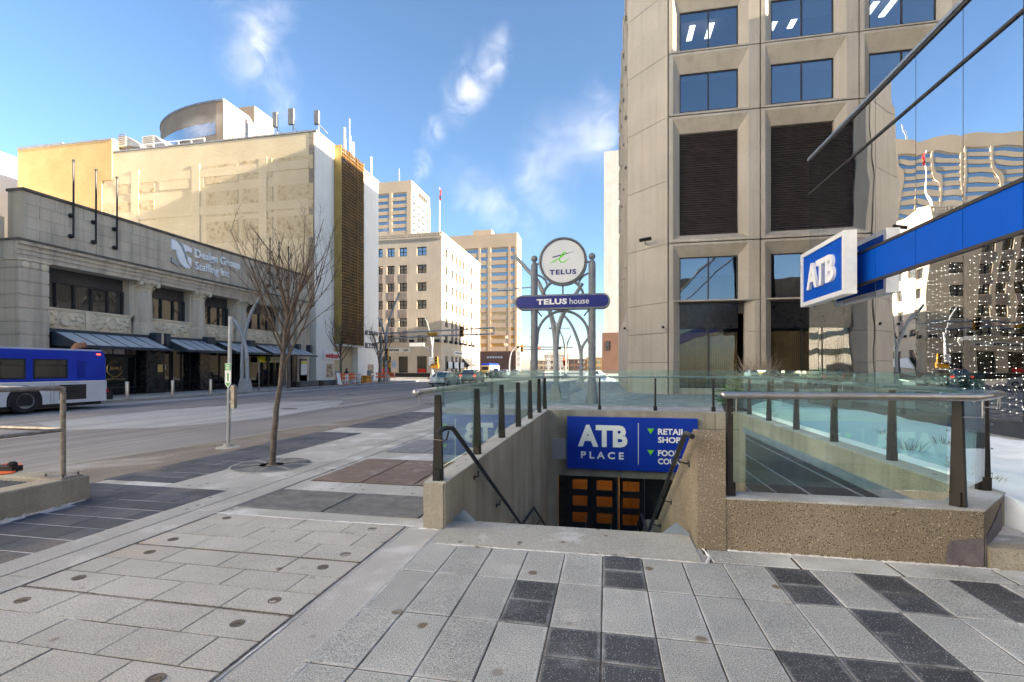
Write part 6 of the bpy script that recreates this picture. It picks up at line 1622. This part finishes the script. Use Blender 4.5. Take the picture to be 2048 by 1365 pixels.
def barricade(x, y, rz, label):
    t = thing('barricade', label, 'barricade', (x, y, -.05), rz, group='orange barricades'); m_ = WM[t]
    def w(mb, nm, mt): mb.xf(m_).build(nm, mt, t)
    for z in (.55, .9): w(MB().box(-.65, .65, -.03, .03, z, z + .24), 'board', m_orange)
    for s_ in (-.5, .5):
        w(MB().box(s_ - .03, s_ + .03, -.04, .04, .05, 1.15), 'upright', m_white); w(MB().box(s_ - .06, s_ + .06, -.35, .35, 0, .06), 'foot', m_orange)
for (u, X, lb) in ((683, -25.9, 'orange barricade left of the crouching person'), (703, -25.9, 'orange barricade right of the crouching person'), (763, -25.5, 'orange barricade left of the junction lamp post'), (780, -25.4, 'orange barricade right of the junction lamp post')):
    P = atx(u, 768, X); barricade(X, P.y, R(75 if u < 720 else 20), lb)
# newspaper boxes, orange bin, leaning bicycle
P = atx(741, 765, -28.0); t = thing('news_box', 'grey newspaper box by the white street front', 'news box', (-28, P.y, -.05))
MB().bbox(-28.3, -27.8, P.y - .3, P.y + .3, .1, 1.35, .06).build('case', M('grey_plate', (.30, .30, .31)), t); MB().box(-27.8, -27.78, P.y - .22, P.y + .22, .75, 1.2).build('door', p_dark, t); MB().box(-28.2, -27.9, P.y - .2, P.y + .2, -.05, .1).build('foot', m_black, t)
P = atx(733, 765, -26.7); t = thing('grit_bin', 'orange plastic bin on the pavement beside the bicycle', 'bin', (-26.7, P.y, -.05))
MB().bbox(-27.1, -26.4, P.y - .55, P.y + .55, -.05, .62, .1).build('tub', M('bin_orange', (.70, .28, .03), (.62, .25, .03), 2, .5), t); MB().bbox(-27.13, -26.37, P.y - .58, P.y + .58, .62, .78, .08).build('lid', M('bin_orange', (.7, .28, .03)), t)
P = atx(720, 770, -26.0); t = thing('bicycle', 'bicycle parked by the orange bin on the far pavement', 'bicycle', (-26, P.y, -.05))
for dy in (-.52, .52):
    wz = .30; w_ = MB().tube([(-26, P.y + dy + .33 * math.cos(k * math.pi / 10), wz + .33 * math.sin(k * math.pi / 10)) for k in range(21)], .02, 6, False).build('wheel', m_rubber, t)
fr = MB().tube([(-26, P.y - .52, .3), (-26, P.y - .12, .82), (-26, P.y + .38, .84), (-26, P.y + .52, .3)], .018, 6); fr.tube([(-26, P.y - .52, .3), (-26, P.y + .0, .3), (-26, P.y - .14, .9)], .018, 6); fr.tube([(-26, P.y, .3), (-26, P.y + .4, .8)], .018, 6); fr.build('frame', m_steel, t)
MB().obox((-26, P.y - .15, .93), (.14, .26, .06)).build('saddle', m_black, t); MB().tube([(-26.25, P.y + .36, .98), (-26, P.y + .40, .96), (-25.75, P.y + .36, .98)], .015, 6).build('handlebar', m_black, t)
# sandwich board
P = atx(677, 772, -25.7); t = thing('sandwich_board', 'leaning white board on a stand beside the bench', 'board', (-25.7, P.y, -.05))
MB().ext([(-25.5, P.y - .3, .0), (-25.5, P.y + .3, .0), (-25.75, P.y + .3, 1.15), (-25.75, P.y - .3, 1.15)], (-.03, 0, 0)).build('board', m_white, t); MB().tube([(-25.75, P.y, 1.0), (-26.0, P.y, -.05)], .03, 6).build('leg', m_steel, t)
# bicycle rings near the arch
for k in range(5):
    y = 29 + k * 1.2; x = -2.35 + .12 * k
    t = thing('bike_rack_ring', ['nearest grey bicycle rack hoop beyond the glass railing', 'second grey bicycle rack hoop', 'third grey bicycle rack hoop', 'fourth grey bicycle rack hoop', 'farthest grey bicycle rack hoop beside the second lamp'][k], 'bike rack', (x, y, 0), group='bicycle rack hoops')
    MB().tube([(x + .38 * math.cos(q * math.pi / 12 - .3), y + .25 * math.sin(q * math.pi / 12), .42 + .38 * math.sin(q * math.pi / 12 - .3)) for q in range(25)], .025, 8, False).build('hoop', m_steel, t, smooth=True)
    MB().lathe([(.10, 0), (.10, .05)], (x, y, 0), 10).build('foot', m_steel, t)
# snow bank on the far right pavement
grid(24, 8, lambda u, v: (-1.0 + u * 2.2 + .1 * math.sin(v * 9), 62 + v * 6, .0 + .55 * math.sin(math.pi * u) * math.sin(math.pi * v) * (1 + .3 * math.sin(u * 17)))).build('snow_bank', m_snow, smooth='full', kind='stuff', label='low snow bank at the far end of the right pavement', cat='snow')

# =================================================================== PERSON BEHIND THE BARRICADE
def skin_person(label, loc, rz, hgt):
    s_ = hgt / 1.7
    V = {'pel': (0, 0, .86, .155), 'abd': (0, .02, 1.05, .165), 'chs': (0, .03, 1.28, .175), 'nek': (0, -.02, 1.46, .07), 'hd0': (0, -.05, 1.55, .085), 'hd1': (0, -.06, 1.65, .095), 'hd2': (0, -.05, 1.73, .06),
         'sl': (-.2, .03, 1.38, .085), 'el': (-.27, -.05, 1.10, .065), 'wl': (-.2, -.22, .95, .05), 'hl': (-.17, -.28, .92, .04), 'sr': (.2, .03, 1.38, .085), 'er': (.27, -.05, 1.10, .065), 'wr': (.2, -.22, .95, .05), 'hr': (.17, -.28, .92, .04),
         'tl': (-.10, 0, .80, .105), 'kl': (-.12, -.04, .46, .075), 'al': (-.12, .02, .10, .05), 'fl': (-.13, -.14, .04, .045), 'tr': (.10, 0, .80, .105), 'kr': (.12, -.04, .46, .075), 'ar': (.12, .02, .10, .05), 'fr': (.13, -.14, .04, .045)}
    E = [('pel', 'abd'), ('abd', 'chs'), ('chs', 'nek'), ('nek', 'hd0'), ('hd0', 'hd1'), ('hd1', 'hd2'), ('chs', 'sl'), ('sl', 'el'), ('el', 'wl'), ('wl', 'hl'), ('chs', 'sr'), ('sr', 'er'), ('er', 'wr'), ('wr', 'hr'), ('pel', 'tl'), ('tl', 'kl'), ('kl', 'al'), ('al', 'fl'), ('pel', 'tr'), ('tr', 'kr'), ('kr', 'ar'), ('ar', 'fr')]
    K = list(V); me = bpy.data.meshes.new('person'); me.from_pydata([Vector(V[k][:3]) * s_ for k in K], [(K.index(a), K.index(b)) for a, b in E], [])
    o = bpy.data.objects.new('person', me); link(o, None, label, 'person')
    o.location = loc; o.rotation_euler = (0, 0, rz)
    md = o.modifiers.new('Skin', 'SKIN'); md.use_smooth_shade = True
    for i, k in enumerate(K): me.skin_vertices[0].data[i].radius = (V[k][3] * s_, V[k][3] * s_ * .85)
    me.skin_vertices[0].data[0].use_root = True
    sb_ = o.modifiers.new('Sub', 'SUBSURF'); sb_.levels = 1; sb_.render_levels = 2
    me.materials.append(M('dark_coat', (.018, .018, .022), (.03, .03, .035), 5, .9))
    h_ = MB().ball((0, -.03 * s_, 1.66 * s_), .135 * s_, 14, 10, 1.15); WM[o] = Matrix.Identity(4)
    ho = h_.build('hood', M('dark_coat', (.02, .02, .025)), None); ho.parent = o
    MB().ball((0, -.115 * s_, 1.63 * s_), .075 * s_, 12, 8, 1.25).build('face', M('skin', (.45, .27, .19)), o)
    return o
P = atx(693, 770, -26.6)
skin_person('person in a dark hooded coat standing behind the orange barricade', (-26.6, P.y, -.05), R(60), 1.55)
P = atx(693, 768, -26.0); t = thing('folding_sign', 'white folding sign with teal panel hung on the barricade', 'sign', (-26.0, P.y, -.05))
MB().box(-26.03, -26.0, P.y - .28, P.y + .28, .35, .98).build('board', m_white, t); MB().box(-25.998, -25.99, P.y - .18, P.y + .18, .5, .72).build('panel', M('teal', (.25, .62, .58)), t)
for s_ in (-.25, .25): MB().tube([(-26.02, P.y + s_, .4), (-26.05, P.y + s_, -.05)], .02, 6).build('leg', m_white, t)
# =================================================================== VEHICLES
m_tyre = M('tyre', (.018, .018, .018), (.03, .03, .03), 20, .85)
m_rim = M('alloy', (.45, .45, .46), rough=.35, metal=.8)
m_glassd = pane_mat('car_glass', (.012, .014, .016), .20)
m_taill = M('tail_lamp', (.42, .012, .012), rough=.2); m_taillit = M('tail_lamp_lit', (.6, .02, .015), emit=((1, .05, .02), 1.2))
m_headl = M('head_lamp', (.75, .77, .8), rough=.15)
def carpaint(name, c, metal=.45): return M(name, c, rough=.28, spec=.5, metal=metal)
def wheel(par, c, r_, w):
    """axle along local X"""
    T = WM[par]
    ty = MB().lathe([(r_ * .62, -w / 2), (r_ * .93, -w / 2), (r_, -w * .35), (r_, w * .35), (r_ * .93, w / 2), (r_ * .62, w / 2)], c, 24, 'X', caps=False).xf(T).build('wheel', m_tyre, par, smooth=True)
    rm = MB().lathe([(r_ * .64, -w * .40), (r_ * .60, -w * .40), (r_ * .55, -w * .2), (r_ * .12, -w * .25), (r_ * .12, w * .25), (r_ * .55, w * .2), (r_ * .60, w * .40), (r_ * .64, w * .40)], c, 20, 'X', caps=False)
    for k in range(5):
        a = k * 2 * math.pi / 5
        for s_ in (-1, 1): rm.add([Matrix.Translation(Vector(c)) @ Matrix.Rotation(a, 4, 'X') @ Vector((s_ * w * .32, y, z)) for y, z in ((-.05, r_ * .1), (.05, r_ * .1), (.035, r_ * .6), (-.035, r_ * .6))], ((0, 1, 2, 3),))
    rm.xf(T).build('rim', m_rim, ty)
def car(label, loc, rz, paint, kind='sedan', L=4.55, W=1.78, Hh=1.48, lit=False, group='cars on the road', simple=False):
    """front towards local +Y"""
    t = thing('car', label, 'car', loc, rz, group=group); T = WM[t]
    hb_, hh = Hh * .58, Hh
    if kind == 'sedan': prof = [(-.5, .30), (-.497, .52), (-.485, .60), (-.40, .635), (-.24, .97), (-.10, 1.0), (.06, .985), (.24, .68), (.42, .585), (.49, .46), (.5, .28)]
    else: prof = [(-.5, .32), (-.497, .56), (-.48, .63), (-.43, .96), (-.30, 1.0), (.05, .985), (.20, .69), (.42, .61), (.49, .50), (.5, .30)]
    prof = [(y * L, z * Hh) for y, z in prof]
    n = 8; mb = MB(); secs = []
    zb = .14 * Hh
    ys = sorted({p[0] for p in prof} | {L * (-.5 + k / 22) for k in range(23)})
    def top(y):
        for a, b in zip(prof[:-1], prof[1:]):
            if a[0] <= y <= b[0]: return a[1] + (b[1] - a[1]) * (0 if b[0] == a[0] else (y - a[0]) / (b[0] - a[0]))
        return prof[-1][1]
    belt = .60 * Hh
    for y in ys:
        e = abs(y) / (L / 2); wy = W / 2 * (1 - .10 * max(0, e - .7) / .3 - .06 * max(0, e - .93) / .07)
        zt = top(y); ztb = min(zt, belt)
        ring = [(-wy * .93, zb), (-wy, zb + .18), (-wy, ztb * .85), (-wy * .96, ztb)]
        if zt > belt + .02:
            k = (zt - belt) / (Hh - belt); ring += [(-wy * (.96 - .22 * k), zt - .05 * k), (-wy * (.80 - .14 * k), zt)]
        else: ring += [(-wy * .93, zt + .002), (-wy * .6, zt + .015)]
        ring = ring + [(-x, z) for x, z in ring[::-1]]
        secs.append([(x, y, z) for x, z in ring])
    m_ = len(secs[0]); base = 0
    V = [p for s_ in secs for p in s_]; Fc = []
    for i in range(len(secs) - 1):
        for k in range(m_): Fc.append((i * m_ + k, i * m_ + (k + 1) % m_, (i + 1) * m_ + (k + 1) % m_, (i + 1) * m_ + k))
    Fc += [tuple(range(m_)), tuple(range((len(secs) - 1) * m_, len(secs) * m_))]
    mb.add(V, Fc).xf(T).build('body', paint, t, smooth=True)
    def part(nm, mt, mbb): return mbb.xf(T).build(nm, mt, t)
    # glass: rear, front, sides
    if kind == 'sedan': ya, za, yb_, zb_ = -.40 * L, .645 * Hh, -.245 * L, .955 * Hh; fa, fza, fb, fzb = .235 * L, .69 * Hh, .075 * L, .955 * Hh
    else: ya, za, yb_, zb_ = -.478 * L, .64 * Hh, -.438 * L, .935 * Hh; fa, fza, fb, fzb = .195 * L, .70 * Hh, .06 * L, .955 * Hh
    part('rear_window', m_glassd, MB().quad((-W * .40, ya - .015, za), (W * .40, ya - .015, za), (W * .325, yb_ - .012, zb_), (-W * .325, yb_ - .012, zb_)))
    part('windscreen', m_glassd, MB().quad((-W * .41, fa + .012, fza + .01), (W * .41, fa + .012, fza + .01), (W * .33, fb + .012, fzb), (-W * .33, fb + .012, fzb)))
    for s_ in (-1, 1):
        y0, y1 = (ya + yb_) / 2 + .10 * L if kind == 'sedan' else -.40 * L, fa - .09 * L
        mid = .0
        for a, b in ((y0, mid - .03), (mid + .03, y1)):
            def xx(z): 
                k = (z - belt) / (Hh - belt); return s_ * (W / 2 * (.96 - .22 * k) + .012)
            zt0 = .93 * Hh; a2, b2 = (a + .25 if a == y0 else a), (b - .38 if b == y1 else b)
            part('side_window', m_glassd, MB().quad((xx(belt + .02), a, belt + .02), (xx(belt + .02), b, belt + .02), (xx(zt0), b2, zt0), (xx(zt0), a2, zt0)))
        part('tail_light', m_taillit if lit else m_taill, MB().box(s_ * W * .47 - .11, s_ * W * .47 + .06, -L * .5 - .012, -L * .44, .50 * Hh, .60 * Hh))
        part('headlight', m_headl, MB().box(s_ * W * .40 - .14, s_ * W * .40 + .12, L * .455, L * .492, .43 * Hh, .50 * Hh))
        part('mirror', paint, MB().box(s_ * W * .5, s_ * W * .5 + s_ * .16 if s_ > 0 else s_ * W * .5 - .16, L * .14, L * .18, .64 * Hh, .72 * Hh) if s_ > 0 else MB().box(-W * .5 - .16, -W * .5, L * .14, L * .18, .64 * Hh, .72 * Hh))
        for yw in (-.30 * L, .31 * L): wheel(t, (s_ * (W / 2 - .10), yw, .32), .32, .21)
    part('number_plate', m_white, MB().box(-.16, .16, -L * .5 - .018, -L * .5 + .01, .38 * Hh, .46 * Hh))
    part('rear_bumper', M('bumper_black', (.03, .03, .032), rough=.6), MB().bbox(-W * .46, W * .46, -L * .5 - .03, -L * .47, .16 * Hh, .27 * Hh, .01))
    return t
p1_ = atz(868, 774, -.2)
car('silver sedan driving away, nearest car on the road', (p1_.x + .5, p1_.y + 2.0, -.2), R(-3), carpaint('silver_paint', (.60, .63, .67), .15), 'sedan')
p2_ = atz(934, 767, -.2)
car('silver grey SUV with lit tail lamps in front of the sedan', (p2_.x + .2, p2_.y + 2, -.2), R(-2), carpaint('grey_silver_paint', (.42, .45, .44), .15), 'suv', 4.5, 1.85, 1.68, lit=True)
tk = car('dark small car beside the blue topped taxi at the limestone block', (-19.8, 86, -.2), 0, carpaint('dark_paint', (.05, .07, .06)), 'sedan', lit=False)
ps = MB().box(-20.2, -19.4, 85.6, 86.2, 1.25, 1.55).build('roof_sign', m_blue, tk)
for i, (u, v, c_, kd, lb) in enumerate(((1010, 753, (.35, .38, .42), 'sedan', 'pale blue grey car far down the road, left of the arch'), (1030, 752, (.16, .18, .2), 'suv', 'dark SUV far down the road beside the pale car'), (985, 755, (.10, .11, .12), 'sedan', 'dark car before the striped bus'))):
    P = atz(u, v, -.2); car(lb, (P.x, P.y, -.2), R(180 if i % 2 else 0), carpaint('far_paint_%d' % i, c_), kd)
P = atz(1190, 754, 0); car('white car parked across the far end of the right pavement', (P.x, 76, -.2), R(90), carpaint('white_car', (.70, .72, .75), .0), 'sedan')
car('dark grey sedan at the near kerb left of the view', (-12.3, -6.5, -.2), R(0), carpaint('charcoal_paint', (.10, .10, .11)), 'sedan')
# blue and white city bus
bu = thing('city_bus', 'blue and white city bus stopped at the far kerb at left', 'bus', (-23.75, 12.3, -.2))
BXa, BXb, BYa, BYb, Bz = -24.95, -22.5, 6.2, 18.2, -.2
m_busb = M('bus_blue', (.006, .035, .40), (.008, .045, .46), 1.5, .35); m_busw = M('bus_white', (.52, .54, .58), (.60, .62, .65), 1.2, .45)
def bus_shell(z0, z1, mat, nm, tb=.0, taper=.0):
    c = .18; pts = [(BXa + tb, BYa + c), (BXa + c, BYa), (BXb - c, BYa), (BXb - tb, BYa + c), (BXb - tb, BYb - c - taper), (BXb - c, BYb - taper), (BXa + c, BYb - taper), (BXa + tb, BYb - c - taper)]
    return MB().prism(pts, z0, z1).build(nm, mat, bu)
bus_shell(.12, 1.04, m_busw, 'lower_body'); bus_shell(1.07, 2.10, m_busb, 'upper_body', .004, .04); bus_shell(2.10, 2.36, m_busb, 'roof_side', .06, .10); bus_shell(2.36, 2.44, m_busw, 'roof', .25, .25)
part_box('waist_stripe', m_white, bu, BXa - .002, BXb + .004, BYa + .2, BYb - .19, 1.02, 1.055); part_box('waist_line', m_busb, bu, BXa, BXb + .006, BYa + .2, BYb - .19, 1.058, 1.075)
m_buswin = pane_mat('bus_glass', (.012, .012, .012), .10)
for k, (a, b) in enumerate(((15.0, 17.02), (12.4, 14.45), (10.2, 12.2), (8.0, 10.0))):
    if k == 0: a, b = atx(66, 730, BXb).y, atx(135, 730, BXb).y
    elif k == 1: b = atx(51, 730, BXb).y; a = b - 2.0
    f_ = MB(); f_.box(BXb - .01, BXb + .015, a, b, 1.18, 1.24); f_.box(BXb - .01, BXb + .015, a, b, 1.92, 1.98); f_.box(BXb - .01, BXb + .015, a, a + .06, 1.24, 1.92); f_.box(BXb - .01, BXb + .015, b - .06, b, 1.24, 1.92); f_.box(BXb - .01, BXb + .018, a + .06, b - .06, 1.70, 1.735)
    w = f_.build('window', m_rubber, bu); part_box('pane', m_buswin, w, BXb - .01, BXb + .008, a + .03, b - .03, 1.21, 1.95)
lv = MB(); ga, gb_ = atx(120, 780, BXb).y, atx(171, 780, BXb).y
for k in range(7): lv.box(BXb, BXb + .02, ga, gb_, .30 + k * .085, .345 + k * .085)
lv.build('engine_grille', M('grille_dark', (.05, .045, .04)), bu, kind='stuff'); part_box('grille_back', m_rubber, bu, BXb - .01, BXb + .004, ga - .03, gb_ + .03, .26, .90)
lv2 = MB()
for k in range(10): lv2.box(BXb, BXb + .012, atx(154, 730, BXb).y, atx(170, 730, BXb).y, 1.20 + k * .075, 1.235 + k * .075)
lv2.build('vent_slots', M('vent_blue', (.004, .02, .24)), bu, kind='stuff')
for y in (ga - .35, 15.9): part_box('panel_seam', M('grille_dark', (.05, .045, .04)), bu, BXb, BXb + .003, y, y + .012, .14, 1.0)
WM[bu] = Matrix.Translation(Vector((-23.75, 12.3, -.2)))
yw = atx(50, 800, BXb).y
for y in (yw, 7.9):
    for x, s_ in ((BXb - .10, 1), (BXa + .10, -1)):
        ty = MB().lathe([(.30, -.14), (.46, -.14), (.50, -.09), (.50, .09), (.46, .14), (.30, .14)], (x, y, .30), 32, 'X', caps=False).build('wheel', m_tyre, bu, smooth=True)
        MB().lathe([(.31, .12 * s_), (.29, .13 * s_), (.26, .02 * s_), (.13, .0), (.12, .06 * s_), (.09, .09 * s_), (.001, .09 * s_)], (x, y, .30), 28, 'X', caps=False).build('rim', M('bus_rim', (.42, .43, .44), rough=.5, metal=.4), ty, smooth=True)
        nb = MB()
        for k in range(10): a = k * .628; nb.lathe([(.018, 0), (.018, .05 * s_)], (x + .02 * s_, y + .19 * math.cos(a), .30 + .19 * math.sin(a)), 6, 'X')
        nb.build('wheel_nuts', m_iron, ty, kind='stuff')
    arch = MB(); P_ = []
    for k in range(13):
        a = math.pi * k / 12; P_.append((BXb + .002, y + .60 * math.cos(a), .32 + .60 * math.sin(a)))
    arch.poly([(BXb + .003, y + .60, .115)] + P_ + [(BXb + .003, y - .60, .115)]); arch.build('wheel_arch', m_rubber, bu)
part_box('rear_bumper', m_rubber, bu, BXa + .05, BXb - .05, BYb - .05, BYb + .18, .16, .52)
part_box('underbody', m_rubber, bu, BXa + .1, BXb - .12, BYa + .2, BYb - .3, -.02, .12)
part_box('tail_light', m_taill, bu, BXb - .26, BXb - .05, BYb - .16, BYb - .02, .5, .66); part_box('marker_light', m_taillit, bu, BXb - .05, BXb + .0, BYb - .55, BYb - .42, 2.2, 2.26)
MB().tube([(BXb - .7, BYb - 1.0, 2.40), (BXb - .7, BYb - .9, 2.58), (BXb - .7, BYb - .55, 2.66)], [.16, .15, .13], 10).build('exhaust', M('rusty_exhaust', (.22, .10, .055), (.30, .15, .08), 9, .7), bu, smooth=True)
part_box('rear_panel', m_busw, bu, BXa + .2, BXb - .2, BYb - .045, BYb + .002, .55, 1.0); part_box('rear_window', m_buswin, bu, BXa + .3, BXb - .3, BYb - .045, BYb - .03, 1.5, 2.05)
# far blue topped bus beyond the junction
fb = thing('far_bus', 'distant bus with blue roof and white side in front of the wide tower', 'bus', (-21, 118, -.2))
A, B = aty(962, 740, 116), aty(979, 728, 116)
MB().bbox(A.x, B.x, 116, 127, .2, B.z - .4, .15).build('body', M('far_bus_orange', (.45, .30, .12), (.5, .34, .14), .5, .5), fb); MB().bbox(A.x + .05, B.x - .05, 116.1, 127, B.z - .4, B.z + .1, .2).build('roof', m_busb, fb)
MB().box(A.x + .3, B.x - .3, 115.96, 116, 1.2, B.z - .7).build('rear_window', m_buswin, fb); MB().box(B.x, B.x + .05, 117, 127, .8, B.z - .5).build('side_panel', m_white, fb)
for y in (118, 125): MB().lathe([(.45, -.15), (.45, .15)], (B.x - .15, y, .25), 16, 'X').build('wheel', m_tyre, fb)

# =================================================================== STEAM PLUMES
def steam_mat(name, dens, scale, lo, hi):
    m = bpy.data.materials.new(name); m.use_nodes = True; nt = m.node_tree
    nt.nodes.remove(nt.nodes['Principled BSDF']); out = nt.nodes['Material Output']
    pv = nn(nt, 'ShaderNodeVolumePrincipled'); pv.inputs['Color'].default_value = (.95, .92, .93, 1); pv.inputs['Anisotropy'].default_value = .2
    tc = nn(nt, 'ShaderNodeTexCoord'); ln = nn(nt, 'ShaderNodeVectorMath', operation='LENGTH'); nt.links.new(tc.outputs['Object'], ln.inputs[0])
    fall = ramp(nt, ln.outputs['Value'], 1.0, .35)
    pos = nn(nt, 'ShaderNodeNewGeometry').outputs['Position']
    nz = mul(nt, ramp(nt, mul(nt, noise(nt, pos, scale, 6, .68, .8), mul(nt, fall, .07), 'ADD'), lo - .05, hi - .06), 1.5, 'POWER')
    nt.links.new(mul(nt, mul(nt, fall, nz), dens), pv.inputs['Density'])
    nt.links.new(pv.outputs[0], out.inputs['Volume'])
    return m
random.seed(5)
def plume(label, Y, pts, mat):
    """pts: (u, v, radius in photo pixels)"""
    P = [aty(u, v, Y) for u, v, r_ in pts]
    t = thing('steam_plume', label, 'steam', P[0], group='steam plumes over the roofs')
    me = MB().ball((0, 0, 0), 1.0, 20, 14).mesh('puff', mat)
    for (u, v, r_), p in zip(pts, P):
        f_ = -sT * p.x + cT * Y; rad = r_ * f_ / F
        o = inst('puff', me, t, tuple(p + Vector((0, random.uniform(-.3, .3) * rad, 0))), (random.uniform(-.4, .4), random.uniform(-.4, .4), random.uniform(0, 6)), (rad * 1.15, rad * .9, rad * random.uniform(.95, 1.35)), kind='stuff')
def chain(nodes, n):
    out = []
    for (a, b) in zip(nodes[:-1], nodes[1:]):
        for k in range(n):
            t = k / n; r_ = a[2] + (b[2] - a[2]) * t
            out.append((a[0] + (b[0] - a[0]) * t + random.uniform(-.5, .5) * r_, a[1] + (b[1] - a[1]) * t + random.uniform(-.4, .4) * r_, r_ * random.uniform(.7, 1.3)))
    return out
s1 = steam_mat('steam_a', .015, .10, .50, .80); s2 = steam_mat('steam_b', .013, .075, .50, .80); s3 = steam_mat('steam_c', .0048, .05, .47, .80); s0 = steam_mat('steam_d', .055, .20, .48, .74)
plume('broad steam plume rising from the hotel roof to the top edge', 130, chain([(560, 235, 36), (550, 175, 52), (525, 110, 64), (500, 50, 74), (465, -25, 84)], 3), s1)
plume('low steam drifting across the curved hotel front', 92, chain([(330, 285, 14), (380, 270, 26), (420, 245, 34), (455, 225, 22)], 2), s0)
plume('thin steam column from the golden tower roof', 236, chain([(832, 362, 14), (848, 322, 24), (866, 268, 28), (876, 236, 24)], 3) + chain([(900, 205, 36), (940, 168, 48), (980, 125, 46), (1012, 70, 34)], 3), s2)
plume('faint steam spreading above the wide tower', 300, chain([(1000, 450, 36), (1040, 390, 62), (1095, 320, 80), (1160, 270, 85), (1215, 245, 70)], 2) + chain([(905, 350, 52), (925, 430, 60), (980, 400, 60), (1070, 440, 60), (1170, 420, 60)], 2) + chain([(1180, 220, 60), (1200, 330, 70)], 2), s3)
plume('small steam puff beside the painted brick building', 140, [(772, 462, 14), (782, 452, 12), (766, 470, 10)], s0)
